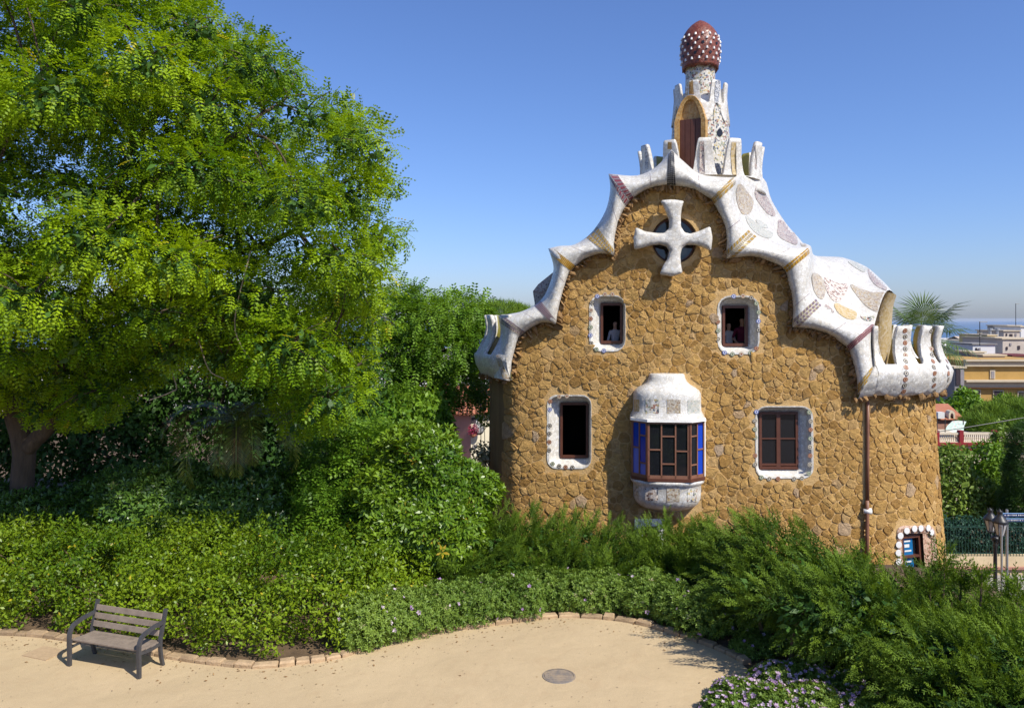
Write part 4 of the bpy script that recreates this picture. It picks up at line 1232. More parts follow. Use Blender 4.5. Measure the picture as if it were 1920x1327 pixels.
# doorway hood on the shaft
dn = Vector((-0.42, -0.908, 0)); dt = Vector((0.908, -0.42, 0))
DC = Vector((5.62, 25.15, 0))
def dp(a, z, b): return DC + dt * a + dn * b + Vector((0, 0, z))
zf, za, zp = 9.8, zt_(228, 25.2), zt_(181, 25.2)
def arch(w, dz=0.0, n=9):
    L = [(-w, zf)]
    for k in range(n + 1):
        t = -1 + 2 * k / n
        L.append((w * t if abs(t) < 1 else w * t, za + (zp + dz - za) * (1 - abs(t) ** 2.5)))
    L.append((w, zf)); return L
mb = MB(); oA, iA = arch(0.50), arch(0.34, -0.13)
mb.grid([[dp(a, z, -0.6) for a, z in oA], [dp(a, z, 0.10) for a, z in oA], [dp(a * 0.97, z - 0.02, 0.14) for a, z in oA], [dp(a, z, 0.12) for a, z in iA], [dp(a, z, -0.15) for a, z in iA]])
mb.build('doorway_hood', mat_ochre, house, smooth=False)
mb = MB(); mb.add([dp(a, z, -0.02) for a, z in iA], [tuple(range(len(iA)))]); mb.build('hood_tympanum', mat_ochre, house)
for k in range(4):
    mb = MB(); a0, a1 = -0.33 + k * 0.165, -0.33 + (k + 1) * 0.165 - 0.012
    mb.box(dp((a0 + a1) / 2, (zf + za) / 2 + 0.02, 0.02), (a1 - a0, 0.05, za - zf + 0.06), Matrix((( dt.x, dn.x, 0), (dt.y, dn.y, 0), (0, 0, 1)))); mb.build('door_plank', mat_wood, house)
# dark eyes in the mosaic
for x, y, rx, ry, m in ((724, 788, 17, 24, mat_t_black), (703, 1000, 32, 38, mat_check)):
    L = [(x + rx * math.cos(2 * PI * k / 12), y + ry * math.sin(2 * PI * k / 12)) for k in range(12)]
    drape('oval_vent', z1f(L), bvh_of([o for o in house.children if o.name.startswith('tower_shaft')][0]), m, 0.012, 3, house, 0)
# neck and mushroom cap
mb = MB(); mb.lathe([(0.56, 12.2), (0.50, 12.6), (0.47, 13.2), (0.475, 13.75)], TC, 28); mb.build('tower_neck', mat_mix, house, smooth=True)
cz = lambda py: zt_(py)
capp = [(0.46, cz(124)), (0.56, cz(130))]
mb = MB(); nseg = 40; rows = []
prof = [(0.50, 127), (0.575, 131.0), (0.585, 126), (0.612, 115), (0.632, 103), (0.635, 93), (0.62, 83), (0.585, 74), (0.52, 65), (0.43, 57), (0.30, 49), (0.16, 43), (0.05, 39.5), (0.0, 38.5)]
for q, (r_, py) in enumerate(prof):
    row = []
    for k in range(nseg):
        dz = 0.0
        if q == 1: dz = -0.07 * (1 - abs((k % 4) / 2 - 1))
        a = 2 * PI * k / nseg
        row.append(TC + Vector((r_ * math.cos(a), r_ * math.sin(a), cz(py) + dz)))
    rows.append(row)
mb.grid(rows, closed=True); mb.build('mushroom_cap', mat_cap, house, smooth=True)
mw, mk = MB(), MB()
rr = [(p[1], p[0]) for p in prof[2:]][::-1]
for row in range(6):
    py = 118 - row * 8.9
    r_ = float(np.interp(py, [a for a, b in rr], [b for a, b in rr]))
    for k in range(16):
        a = 2 * PI * (k + 0.5 * (row % 2)) / 16 + 0.1
        n_ = Vector((math.cos(a), math.sin(a), 0.25 if row > 3 else 0.0)).normalized()
        p = TC + Vector((r_ * math.cos(a), r_ * math.sin(a), cz(py)))
        M = n_.to_track_quat('Y', 'Z').to_matrix()
        if row < 5 and (k % 2 == (row // 2) % 2) and row % 2 == 1:
            mk.lathe([(0.05, -0.02), (0.05, 0.012), (0.0, 0.012)], p, 8, M=n_.to_track_quat('Z', 'Y').to_matrix())
            continue
        mw.lathe([(0.0, -0.045), (0.041, -0.045), (0.030, 0.03), (0.0, 0.045)], p + n_ * 0.003, 7, M=M)
o = mw.build('white_cups', mW, house); o['kind'] = 'stuff'
o = mk.build('cap_vents', mat_t_black, house); o['kind'] = 'stuff'
# floodlight on the roof slope
mb = MB(); fp = P(1628, 603, 23.6)
mb.tube([fp + Vector((0, 0, -0.15)), fp], 0.02, 6); mb.lathe([(0.03, -0.02), (0.07, 0.02), (0.075, 0.1), (0.03, 0.14)], fp, 10); mb.build('floodlight', mat_black, house)
# ------------------------------------------------------------------ foliage tools
def mesh_quads(name, V, mats, parent, tint, mi=None):
    """V: (n, 4, 3) array of quads"""
    n = V.shape[0]
    me = bpy.data.meshes.new(name)
    me.vertices.add(n * 4); me.loops.add(n * 4); me.polygons.add(n)
    me.vertices.foreach_set('co', np.ascontiguousarray(V, dtype=np.float32).ravel())
    me.loops.foreach_set('vertex_index', np.arange(n * 4, dtype=np.int32))
    me.polygons.foreach_set('loop_start', np.arange(0, n * 4, 4, dtype=np.int32))
    me.polygons.foreach_set('loop_total', np.full(n, 4, dtype=np.int32))
    if mi is not None: me.polygons.foreach_set('material_index', mi.astype(np.int32))
    me.update(calc_edges=True)
    a = me.attributes.new('tint', 'FLOAT', 'POINT')
    a.data.foreach_set('value', np.repeat(tint.astype(np.float32), 4))
    return link(name, me, parent, mats)
def unit(a):
    return a / np.maximum(np.linalg.norm(a, axis=-1, keepdims=True), 1e-9)
def lump_noise(p, f):
    return (np.sin(p[:, 0] * f + 1.3 * np.sin(p[:, 1] * f * 0.7)) + np.sin(p[:, 1] * f * 1.1 + 2.1 + np.sin(p[:, 2] * f)) + np.sin(p[:, 2] * f * 1.3 + 0.7 + np.sin(p[:, 0] * f * 0.8))) / 3
def sample(blobs, n, shell=0.35, rough=0.12, nf=4.0, cut=0.72, zmin=None, power=1.0):
    """points near the outside of a union of lumpy ellipsoids, with outward normals"""
    B = np.array(blobs, float)
    w = (B[:, 3] * B[:, 4] + B[:, 4] * B[:, 5] + B[:, 3] * B[:, 5]) ** power; w /= w.sum()
    P_, N_, got = [], [], 0
    while got < n:
        m = int((n - got) * 1.8) + 64
        k = RNG.choice(len(B), m, p=w)
        d = unit(RNG.normal(size=(m, 3)))
        rr = 1 - shell * RNG.random(m) ** 1.3
        p = B[k, :3] + d * B[k, 3:6] * rr[:, None]
        rr2 = rough * lump_noise(p, nf)
        p = p + d * B[k, 3:6] * rr2[:, None]
        ok = np.ones(m, bool)
        for j in range(len(B)):
            q = (p - B[j, :3]) / B[j, 3:6]
            ok &= ~(((q * q).sum(1) < cut * cut) & (k != j))
        if zmin is not None: ok &= p[:, 2] > zmin
        p = p[ok]; nn = unit(d[ok] / B[k[ok], 3:6])
        P_.append(p); N_.append(nn); got += len(p)
    return np.concatenate(P_)[:n], np.concatenate(N_)[:n]
def place(T, pos, A, Nn, size):
    """T: (q,4,3) template in (along, across, normal)"""
    A = unit(A); B = unit(np.cross(Nn, A)); C = np.cross(A, B)
    s = size[:, None, None, None]
    V = pos[:, None, None, :] + s * (T[None, :, :, 0:1] * A[:, None, None, :] + T[None, :, :, 1:2] * B[:, None, None, :] + T[None, :, :, 2:3] * C[:, None, None, :])
    return V.reshape(-1, 4, 3)
def leaf_t(w=0.24, bend=-0.12, x0=0.0):
    return np.array([[(x0, 0, 0), (x0 + 0.45, w, 0.05), (x0 + 1, 0, bend), (x0 + 0.45, -w, 0.05)]])
def whorl_t(k=5, spread=0.9, w=0.17):
    T = []
    for i in range(k):
        a = 2 * PI * i / k + (0.3 if i % 2 else 0); ca, sa = math.cos(a), math.sin(a)
        up = 0.45 if i % 2 else 0.75
        def f(r, s, z): return (z, ca * r - sa * s, sa * r + ca * s)
        T.append([f(0.05, 0, 0), f(0.5 * spread, w, up * 0.6), f(1.0 * spread, 0, up * 0.8), f(0.5 * spread, -w, up * 0.6)])
    return np.array(T)
def pinnate_t(pairs=4):
    T = [[(0, 0.006, 0), (1, 0.004, -0.22), (1, -0.004, -0.22), (0, -0.006, 0)]]
    for i in range(pairs):
        x = 0.14 + 0.86 * i / (pairs - 0.5); z = -0.22 * x * x; L = 0.27 * (1.0 - 0.35 * abs(x - 0.5))
        for s in (-1, 1):
            T.append([(x, 0.006 * s, z), (x + 0.02 + 0.10, s * L * 0.5, z - 0.02), (x + 0.09, s * L, z - 0.06), (x - 0.05, s * L * 0.55, z - 0.02)])
    return np.array(T)
def spray_t(k=6, w=0.026):
    T = [[(0, w * 0.6, 0), (1, 0.003, 0.06), (1.02, -0.003, 0.06), (0, -w * 0.6, 0)]]
    for i in range(k):
        x = 0.08 + 0.86 * i / k; L = 0.36 * (1.05 - x * 0.75); s = 1 if i % 2 else -1; z = 0.05 * (1 if i % 3 == 0 else -0.6)
        T.append([(x, 0, 0.06 * x), (x + L * 0.42, s * (L * 0.34 + w), 0.06 * x + z * 0.5), (x + L * 0.86, s * L * 0.52, 0.06 * x + z), (x + L * 0.50, s * (L * 0.26 - w), 0.06 * x + z * 0.5)])
    return np.array(T)
def tuft_t(k=7):
    T = []
    for i in range(k):
        a = 2 * PI * i / k; ca, sa = math.cos(a), math.sin(a); o = 0.55 if i % 2 else 0.9
        T.append([(0, 0, 0), (0.5, ca * o * 0.5 - sa * 0.035, sa * o * 0.5 + ca * 0.035), (1.0 - 0.3 * (i % 2), ca * o * 0.9, sa * o * 0.9), (0.5, ca * o * 0.5 + sa * 0.035, sa * o * 0.5 - ca * 0.035)])
    return np.array(T)
def rnd(n): return RNG.normal(size=(n, 3))
def foliage(name, blobs, n, kind, size, m, parent, shell=0.35, rough=0.12, nf=4.0, cut=0.72, zmin=None, bias=(0, 0, 0), droop=0.3, tvar=0.5, gap=None):
    p, nn = sample(blobs, n, shell, rough, nf, cut, zmin)
    if gap:                                            # hollows where the twigs stand apart
        k = lump_noise(p * np.array([1.0, 1.0, 0.75]), gap[0]) + 0.35 * lump_noise(p, gap[0] * 2.3) < gap[1]
        p, nn = p[k], nn[k]; n = len(p)
    b = np.array(bias, float)
    if kind == 'leaf':
        T = leaf_t(); A = unit(rnd(n)) * 0.9 + nn * 0.35 + b; A[:, 2] -= droop; Nn = nn * 0.8 + unit(rnd(n)) * 0.7; Nn[:, 2] += 0.35
    elif kind == 'whorl':
        T = whorl_t(); A = nn + unit(rnd(n)) * 0.55 + b; A[:, 2] += 0.35; Nn = rnd(n)
    elif kind == 'pinnate':
        T = pinnate_t(); h = nn.copy(); A = h * 0.9 + unit(rnd(n)) * 0.75 + b; A[:, 2] -= droop; Nn = nn * 0.35 + unit(rnd(n)) * 0.40; Nn[:, 2] += 0.85
    elif kind == 'spray':
        T = spray_t(); A = nn * 0.8 + unit(rnd(n)) * 0.45 + b; Nn = unit(rnd(n)) + nn * 0.4; Nn[:, 2] += 0.5
    else:
        T = tuft_t(); A = nn + unit(rnd(n)) * 0.5 + b; Nn = rnd(n)
    s = size * RNG.uniform(0.7, 1.25, n)
    V = place(T, p, A, Nn, s)
    base = 0.48 + 0.42 * lump_noise(p, 1.7) + RNG.normal(size=n) * 0.20 * tvar * 2
    t = np.repeat(np.clip(base, 0.0, 0.96), len(T))
    yel = RNG.random(n) < 0.006
    t[np.repeat(yel, len(T))] = 1.0
    return mesh_quads(name, V, m, parent, t)
def plumes(name, blobs, n, per, L, size, m, parent, bias):
    """feathery boughs: sprays crowded along curved axes, shorter towards the tip"""
    p, nn = sample(blobs, n, 0.55, 0.2, 2.6, 0.55, 0.12)
    A = unit(nn * 0.9 + unit(rnd(n)) * 0.40 + np.array(bias)); Ln = L * RNG.uniform(0.55, 1.2, n)
    t = np.tile(np.linspace(0.0, 1.0, per), n); i = np.repeat(np.arange(n), per); m_ = n * per
    up = np.zeros((m_, 3)); up[:, 2] = 0.05 * t * t
    pos = p[i] + A[i] * (Ln[i] * (t - 0.35))[:, None] + up + rnd(m_) * 0.022
    S = A[i] + unit(rnd(m_)) * (0.85 * (1.05 - t))[:, None]; S[:, 2] += 0.08
    s = size * (1.15 - 0.65 * t) * RNG.uniform(0.8, 1.2, m_)
    T = spray_t(); N2 = unit(rnd(m_)); N2[:, 2] += 0.6
    V = place(T, pos, S, N2, s)
    tint = np.clip(0.18 + 0.62 * t + 0.2 * RNG.normal(size=n)[i] * 0.8 + 0.10 * RNG.normal(size=m_), 0, 0.96)
    return mesh_quads(name, V, m, parent, np.repeat(tint, len(T)))
def stems(name, base, blobs, m, parent, r0=0.04, k=None):
    mb = MB(); rr = random.Random(len(blobs))
    for b in blobs:
        c = Vector(b[:3]); q = Vector((base.x + (c.x - base.x) * 0.6 + rr.uniform(-.1, .1), base.y + (c.y - base.y) * 0.6, Hh(base.x, base.y) - 0.05))
        mid = q.lerp(c, 0.5) + Vector((rr.uniform(-.15, .15), rr.uniform(-.15, .15), 0.1))
        mb.tube(catmull([q, mid, c + Vector((0, 0, b[5] * 0.3))], 4), [r0 * (1 - 0.75 * i / 8) for i in range(9)], 6)
    o = mb.build(name, m, parent, smooth=True); o['kind'] = 'stuff'
    return o
def bp(px, py, Y, rx, ry=None, rz=None):
    p = P(px, py, Y); return (p.x, p.y, p.z, rx, ry or rx, rz or rx)

mat_bark = mat('rough_bark', (0.125, 0.092, 0.062), (0.065, 0.048, 0.034), 0.95, 9, 1.0, 30, 0.03, stretch=(1, 1, 0.25))
mat_stem = mat('shrub_stem', (0.15, 0.10, 0.06), (0.09, 0.065, 0.04), 0.9, 9, 0.4)
L_loc = leafmat('locust_leaf', (0.095, 0.205, 0.005), (0.355, 0.500, 0.012), 0.44, 0.5, 0.25, (0.55, 0.50, 0.03))
L_hedge = leafmat('hedge_leaf', (0.065, 0.140, 0.006), (0.245, 0.345, 0.014), 0.32, 0.4, 0.35, (0.50, 0.42, 0.03))
L_pitt = leafmat('glossy_dark_leaf', (0.045, 0.115, 0.016), (0.150, 0.260, 0.040), 0.22, 0.30, 0.5, (0.3, 0.3, 0.06))
L_shrub = leafmat('bright_shrub_leaf', (0.065, 0.150, 0.010), (0.215, 0.335, 0.022), 0.30, 0.36, 0.4, (0.45, 0.32, 0.03))
L_con = leafmat('conifer_spray', (0.038, 0.085, 0.010), (0.175, 0.270, 0.022), 0.28, 0.6, 0.2)
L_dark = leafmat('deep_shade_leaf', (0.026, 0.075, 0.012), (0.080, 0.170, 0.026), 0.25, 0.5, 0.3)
L_back = leafmat('pagoda_leaf', (0.055, 0.145, 0.010), (0.195, 0.335, 0.024), 0.32, 0.5, 0.3)
L_pine = leafmat('pine_needle', (0.075, 0.155, 0.014), (0.210, 0.320, 0.036), 0.25, 0.6, 0.2)
L_grnd = leafmat('groundcover_leaf', (0.085, 0.165, 0.020), (0.240, 0.345, 0.055), 0.30, 0.5, 0.3, (0.5, 0.45, 0.25))
L_palm = leafmat('palm_leaf', (0.060, 0.085, 0.012), (0.180, 0.215, 0.030), 0.22, 0.35, 0.4)
L_fan = leafmat('fan_palm_leaf', (0.055, 0.105, 0.030), (0.160, 0.235, 0.075), 0.25, 0.4, 0.4)
L_dry = leafmat('dry_frond', (0.20, 0.11, 0.05), (0.36, 0.22, 0.10), 0.2, 0.8, 0.1)
M_petal = leafmat('lilac_petal', (0.38, 0.22, 0.44), (0.68, 0.56, 0.64), 0.25, 0.6, 0.2)
M_whitep = leafmat('white_petal', (0.70, 0.68, 0.66), (0.82, 0.80, 0.78), 0.25, 0.6, 0.2)

# ------------------------------------------------------------------ the big feathery tree on the left
def big_tree():
    base = Vector((-10.65, 17.4, 0.0))
    t = thing('feathery_tree', 'large bright green feathery-leaved tree with a forked trunk behind the hedge', 'tree', base)
    sil = [(-260, -120), (380, -90), (405, 15), (480, 45), (545, 110), (600, 165), (680, 190), (728, 240), (722, 290), (752, 335), (742, 390), (758, 440), (735, 500), (748, 560), (730, 620), (700, 680), (690, 740), (640, 800), (585, 840), (520, 790), (450, 740), (380, 690), (310, 690), (250, 760), (160, 800), (60, 795), (0, 750), (-260, 720)]
    rr = random.Random(21)
    C = []
    tries = 0
    while len(C) < 165 and tries < 30000:
        tries += 1
        x, y = rr.uniform(-250, 770), rr.uniform(-110, 850)
        if not inside(sil, x, y): continue
        e = min(math.hypot(x - (a[0] + (b[0] - a[0]) * q / 6), y - (a[1] + (b[1] - a[1]) * q / 6)) for a, b in zip(sil, sil[1:] + sil[:1]) for q in range(6))
        if x < 0 or y < 0: e = max(e, 60)
        if e < 26: continue
        k = min(1, e / 230) ** 0.5
        Y = 16.8 + rr.uniform(-1, 1) * 3.0 * k - 0.4
        r = min(rr.uniform(0.75, 1.2), e / 88.0 + 0.12)
        p = P(x, y, Y)
        if p.z < 2.2 and x < 560: continue
        if any((p - q[0]).length < 0.62 * (r + q[1]) for q in C): continue
        C.append((p, r))
    blobs = [(p.x, p.y, p.z, r, r, r * 0.62) for p, r in C]
    foliage('crown', blobs, 52000, 'pinnate', 0.258, [L_loc], t, 0.42, 0.16, 2.6, 0.55, None, (0.05, -0.1, 0), 0.30, 0.42)
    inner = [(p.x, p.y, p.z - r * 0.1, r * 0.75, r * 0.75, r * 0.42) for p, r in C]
    foliage('inner_leaves', inner, 24000, 'leaf', 0.20, [L_dark], t, 0.9, 0.1, 3, 0.2, None, (0, 0, 0), 0.3, 0.4)  # dark leaves added to block sky, shadow pockets put into their colour
    # limbs grow from the fork towards the clumps
    tr = MB()
    f1 = P(30, 770, 17.4)
    tr.tube(catmull([base + Vector((-0.05, 0, -0.2)), P(42, 905, 17.4), P(45, 840, 17.4), f1], 5), [0.34, 0.30, 0.27, 0.255, 0.245, 0.24, 0.235, 0.235, 0.235, 0.235, 0.24, 0.24, 0.24, 0.245, 0.25, 0.25], 12)
    tr.build('trunk', mat_bark, t, smooth=True)
    nodes = []
    def limb(pts, r0, r1, sub=5):
        c = catmull(pts, sub); n_ = len(c)
        mb = MB(); rad = [r0 + (r1 - r0) * i / (n_ - 1) for i in range(n_)]
        for i in range(1, n_ - 1): c[i] += Vector((rr.uniform(-1, 1), rr.uniform(-1, 1), rr.uniform(-1, 1))) * 0.05
        mb.tube(c, rad, 8); mb.build('limb', mat_bark, t, smooth=True)
        nodes.extend(zip(c, rad))
    limb([P(45, 845, 17.4), P(95, 790, 17.2), P(112, 700, 17.0), P(150, 560, 16.6), P(200, 400, 16.2), P(240, 290, 16.4), P(270, 120, 17)], 0.19, 0.05)
    limb([f1, P(-10, 700, 17.4), P(-20, 560, 17.8), P(-60, 300, 18.0), P(-90, 60, 18)], 0.20, 0.06)
    limb([P(112, 700, 17.0), P(170, 600, 17.4), P(270, 525, 17.6), P(420, 480, 17.6), P(560, 430, 17.4), P(660, 330, 17.2)], 0.17, 0.03)
    limb([P(200, 400, 16.2), P(300, 330, 15.6), P(430, 260, 15.6), P(540, 180, 16.2)], 0.12, 0.03)
    limb([P(-20, 560, 17.8), P(-60, 300, 15.8), P(10, 245, 15.2), P(90, 205, 15)], 0.13, 0.04)
    limb([P(270, 525, 17.6), P(400, 600, 16.6), P(520, 610, 16.0), P(620, 640, 15.8)], 0.10, 0.025)
    limb([P(240, 290, 16.4), P(330, 150, 17.2), P(380, 30, 17.5)], 0.08, 0.03)
    tw = MB()
    for p, r in C:
        q, rad = min(nodes, key=lambda nq: (nq[0] - p).length)
        m_ = q.lerp(p, 0.5) + Vector((rr.uniform(-.2, .2), rr.uniform(-.2, .2), rr.uniform(0, .3)))
        rr0 = min(rad * 0.7, 0.05)
        tw.tube(catmull([q, m_, p], 3), [rr0 * (1 - 0.12 * i) for i in range(7)], 5)
        for _ in range(3):
            e = p + Vector((rr.uniform(-1, 1), rr.uniform(-1, 1), rr.uniform(-.5, .6))) * r
            tw.tube([p, p.lerp(e, 0.5) + Vector((0, 0, 0.08)), e], [0.018, 0.012, 0.005], 4)
    o = tw.build('twigs', mat_bark, t, smooth=True); o['kind'] = 'stuff'
    # bare dry twigs hanging in the shade below the crown
    for pts in ([P(300, 650, 15.5), P(330, 720, 15.4), P(320, 735, 15.3), P(280, 750, 15.2)], [P(365, 610, 15.6), P(390, 690, 15.5), P(420, 710, 15.4)], [P(470, 470, 14.6), P(440, 600, 14.7), P(460, 660, 14.7), P(500, 690, 14.7)]):
        mb = MB(); mb.tube(catmull(pts, 4), 0.012, 5); mb.build('dry_twig', mat('pale_dry_twig_%d' % len(t.children), (0.32, 0.26, 0.19), rough=0.9, bs=0), t)
big_tree()

# ------------------------------------------------------------------ clipped hedge along the square
def kerb_y(x):
    best = None
    for a, b in zip(KP, KP[1:]):
        if (a.x - x) * (b.x - x) <= 0 and abs(a.x - b.x) > 1e-6:
            y = a.y + (b.y - a.y) * (x - a.x) / (b.x - a.x); best = y if best is None else max(best, y)
    return best if best is not None else 14.3
def hedge():
    t = thing('clipped_hedge', 'broad clipped hedge of small bright green leaves behind the bench', 'hedge', (-6.0, 14.5, 0))
    rr = random.Random(4); bl = []
    x = -11.2
    while x < -1.75:
        yk = kerb_y(x); f = 1.0 if x < -3.2 else max(0.45, 1.0 - (x + 3.2) * 0.36)
        for dy, zc, rz in ((0.72, 0.50, 0.60), (1.25, 0.72, 0.72), (2.0, 0.80, 0.74), (2.8, 0.76, 0.74)):
            bl.append((x + rr.uniform(-.15, .15), yk + dy + rr.uniform(-.1, .1), (zc + rr.uniform(-.06, .06)) * f, 0.62, 0.55, rz * f * rr.uniform(0.92, 1.08)))
        x += 0.62
    foliage('foliage', bl, 86000, 'leaf', 0.078, [L_hedge], t, 0.42, 0.24, 6.5, 0.80, 0.03, (0, -0.1, 0.1), 0.1, 0.5, (5.2, 0.42))
    stems('stems', Vector((-6, 15.6, 0)), bl[::6], mat_stem, t, 0.03)
hedge()

def shrub(name, label, cat, blobs, n, kind, size, m, r0=0.035, **kw):
    b0 = blobs[0]; base = Vector((b0[0], b0[1], Hh(b0[0], b0[1])))
    t = thing(name, label, cat, base)
    foliage('foliage', blobs, n, kind, size, [m], t, **kw)
    stems('stems', base, blobs, mat_stem, t, r0)
    return t
shrub('glossy_shrub', 'dark glossy-leaved shrub rising above the hedge beneath the palm fronds', 'shrub', [bp(240, 945, 17.2, 1.0, .9, .75), bp(340, 935, 17.3, 1.1, .9, .85), bp(440, 945, 17.2, 0.95, .9, .75), bp(180, 960, 17.4, .8, .8, .6), bp(300, 975, 16.9, 1.0, .8, .7), bp(400, 980, 16.9, 1.0, .8, .65), bp(490, 985, 17.0, .6, .7, .5)], 9500, 'whorl', 0.13, L_pitt, shell=0.4, rough=0.16, nf=3)
shrub('glossy_shrub', 'dim dark-leaved shrub at the foot of the forked trunk', 'shrub', [bp(60, 985, 17.2, 1.2, .8, .7), bp(-60, 960, 17.4, 1.2, .8, .9), bp(140, 985, 17.8, .9, .8, .6)], 5200, 'whorl', 0.13, L_pitt, shell=0.4)
shrub('leafy_shrub', 'tall bright leafy shrub between the hedge and the left corner of the gatehouse', 'shrub', [bp(800, 905, 16.7, 1.0, .9, .95), bp(740, 940, 16.6, .8, .8, .9), bp(860, 925, 16.6, .75, .8, .8), bp(790, 980, 16.2, 1.0, .8, .9), bp(730, 1010, 16.0, .7, .7, .6), bp(870, 985, 16.3, .6, .7, .7), bp(760, 860, 17.2, .7, .7, .7), bp(820, 1030, 15.9, .8, .6, .5)], 9800, 'whorl', 0.138, L_shrub, 0.045, shell=0.6, rough=0.34, nf=3.4)
shrub('dusky_shrub', 'dusky mid-green shrub standing between the palm and the tall leafy shrub', 'shrub', [bp(620, 900, 18.6, 1.0, .9, 1.0), bp(560, 930, 18.5, .9, .8, .9), bp(680, 900, 18.4, .8, .8, 1.1), bp(640, 960, 18.0, 1.2, .8, .8), bp(600, 980, 17.4, 1.0, .7, .6), bp(690, 850, 18.8, .8, .8, .8), bp(660, 990, 17.0, .8, .6, .6)], 5200, 'pinnate', 0.34, L_back, shell=0.5, rough=0.25)

# conifers in front of the gatehouse
def con(label, blobs, n, bias, size=0.34, spikes=()):
    b0 = blobs[0]; base = Vector((b0[0], b0[1], Hh(b0[0], b0[1])))
    t = thing('spreading_juniper', label, 'conifer', base, 'spreading junipers')
    plumes('foliage', blobs, n // 18, 18, 0.62, size * 0.70, [L_con], t, bias)
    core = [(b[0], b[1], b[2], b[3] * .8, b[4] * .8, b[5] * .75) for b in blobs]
    foliage('inner_foliage', core, n // 3, 'leaf', 0.15, [L_dark], t, 0.7, 0.2, 3, 0.3, 0.05, bias, 0.1, 0.5)  # core leaves with the shade inside the boughs put into their dark colour
    stems('stems', base, blobs, mat_stem, t, 0.05)
    for k, (px, py, Y, h) in enumerate(spikes):
        p = P(px, py, Y); mb = MB(); mb.tube([p, p + Vector((0.02, 0, h * 0.6)), p + Vector((0.03, 0, h))], [0.02, 0.012, 0.004], 5); mb.build('leader_shoot', mat_stem, t)
        q = [(p.x, p.y, p.z + h * 0.5, 0.10, 0.10, h * 0.55)]
        foliage('shoot_foliage', q, 110, 'spray', 0.26, [L_con], t, 0.95, 0.1, 3, 0.6, None, (0, 0, 0.8), 0, 0.5)
con('spreading juniper below the dark lower left window', [bp(1000, 1035, 16.8, 1.0, .9, .70), bp(920, 1035, 16.6, .8, .8, .70), bp(1090, 1038, 16.9, .9, .8, .65), bp(1150, 1045, 16.8, .7, .8, .60), bp(880, 1070, 16.0, .8, .7, .50), bp(960, 1085, 15.9, .9, .7, .50), bp(1060, 1090, 15.9, .9, .7, .5), bp(1140, 1095, 15.8, .7, .7, .5), bp(850, 1095, 15.6, .5, .6, .4)], 9600, (0.30, -0.20, -0.05), 0.42)
con('spreading juniper under the white bay window', [bp(1250, 1050, 16.6, .75, .8, .62), bp(1220, 1075, 16.0, .7, .7, .55), bp(1310, 1050, 16.4, .8, .8, .65), bp(1290, 1095, 15.6, .8, .7, .55), bp(1350, 1095, 15.6, .7, .7, .55)], 6000, (-0.15, -0.25, -0.02), 0.42)
con('wide spreading juniper overhanging the right corner of the square with plumes leaning left', [bp(1450, 1050, 13.8, .85, .9, .60), bp(1380, 1040, 14.8, .75, .8, .60), bp(1530, 1085, 12.8, .85, .9, .60), bp(1600, 1130, 12.0, .8, .9, .58), bp(1440, 1115, 12.9, .75, .8, .45), bp(1520, 1145, 11.8, .75, .8, .45), bp(1600, 1180, 11.6, .75, .8, .42), bp(1670, 1170, 12.0, .6, .8, .48), bp(1590, 1080, 14.0, .6, .6, .45), bp(1390, 1090, 13.8, .6, .6, .45), bp(1700, 1128, 14.6, .8, .6, .42), bp(1770, 1138, 14.4, .8, .6, .42), bp(1850, 1165, 13.6, .8, .6, .36), bp(1930, 1170, 13.4, .7, .6, .36)], 11500, (-0.80, -0.20, -0.02), 0.42)
con('feathery juniper filling the lower right corner in front of the street lamp', [bp(1800, 1215, 12.2, .85, .9, .50), bp(1890, 1225, 11.8, .85, .9, .50), bp(1725, 1205, 12.0, .7, .8, .46), bp(1725, 1240, 11.4, .7, .7, .45), bp(1790, 1250, 10.6, .75, .8, .50), bp(1890, 1260, 10.4, .75, .8, .52), bp(1790, 1335, 10.2, .6, .6, .40), bp(1850, 1340, 9.8, .7, .7, .45), bp(1960, 1340, 9.8, .7, .7, .5), bp(1960, 1225, 11.6, .7, .8, .5)], 11500, (-0.75, -0.15, 0.0), 0.40,
    [(1768, 1120, 12.4, 0.85), (1742, 1140, 12.3, 0.5), (1838, 1135, 12.2, 0.6), (1905, 1145, 12.0, 0.5), (1800, 1125, 12.4, 0.5)])

# low flowering plants along the kerb
def ground_cover(label, blobs, n, nf_, fm, size=0.06, fsize=0.035, cat='plant'):
    b0 = blobs[0]; t = thing('flowering_groundcover', label, cat, (b0[0], b0[1], 0.0), 'flowering plants along the kerb')
    foliage('foliage', blobs, n, 'whorl', size, [L_grnd], t, 0.45, 0.2, 5, 0.7, 0.02, (0, 0, 0.2), 0, 0.5)
    if nf_:
        p, nn = sample(blobs, nf_, 0.05, 0.2, 5, 0.9, 0.1)
        k = (nn[:, 2] > 0.05) | (nn[:, 1] < -0.2); p, nn = p[k] + nn[k] * 0.02, nn[k]
        T = whorl_t(5, 1.0, 0.38); m_ = len(p)
        V = place(T, p, nn + unit(rnd(m_)) * 0.3, rnd(m_), fsize * RNG.uniform(0.7, 1.4, m_))
        f = mesh_quads('blossoms', V, [fm], t, np.repeat(RNG.random(m_), len(T))); f['kind'] = 'stuff'
    return t
def strip(x0, x1, r, dy=0.42, step=0.4):
    out = []; x = x0; rr = random.Random(int(x0 * 10))
    while x < x1:
        out.append((x, kerb_y(x) + dy + rr.uniform(-.06, .1), r * 0.75, r * rr.uniform(0.9, 1.2), r, r * rr.uniform(0.85, 1.15))); x += step
    return out
ground_cover('lilac-flowered groundcover spilling over the kerb at the end of the hedge', strip(-2.5, -1.1, 0.46, 0.34), 4200, 26, M_petal)
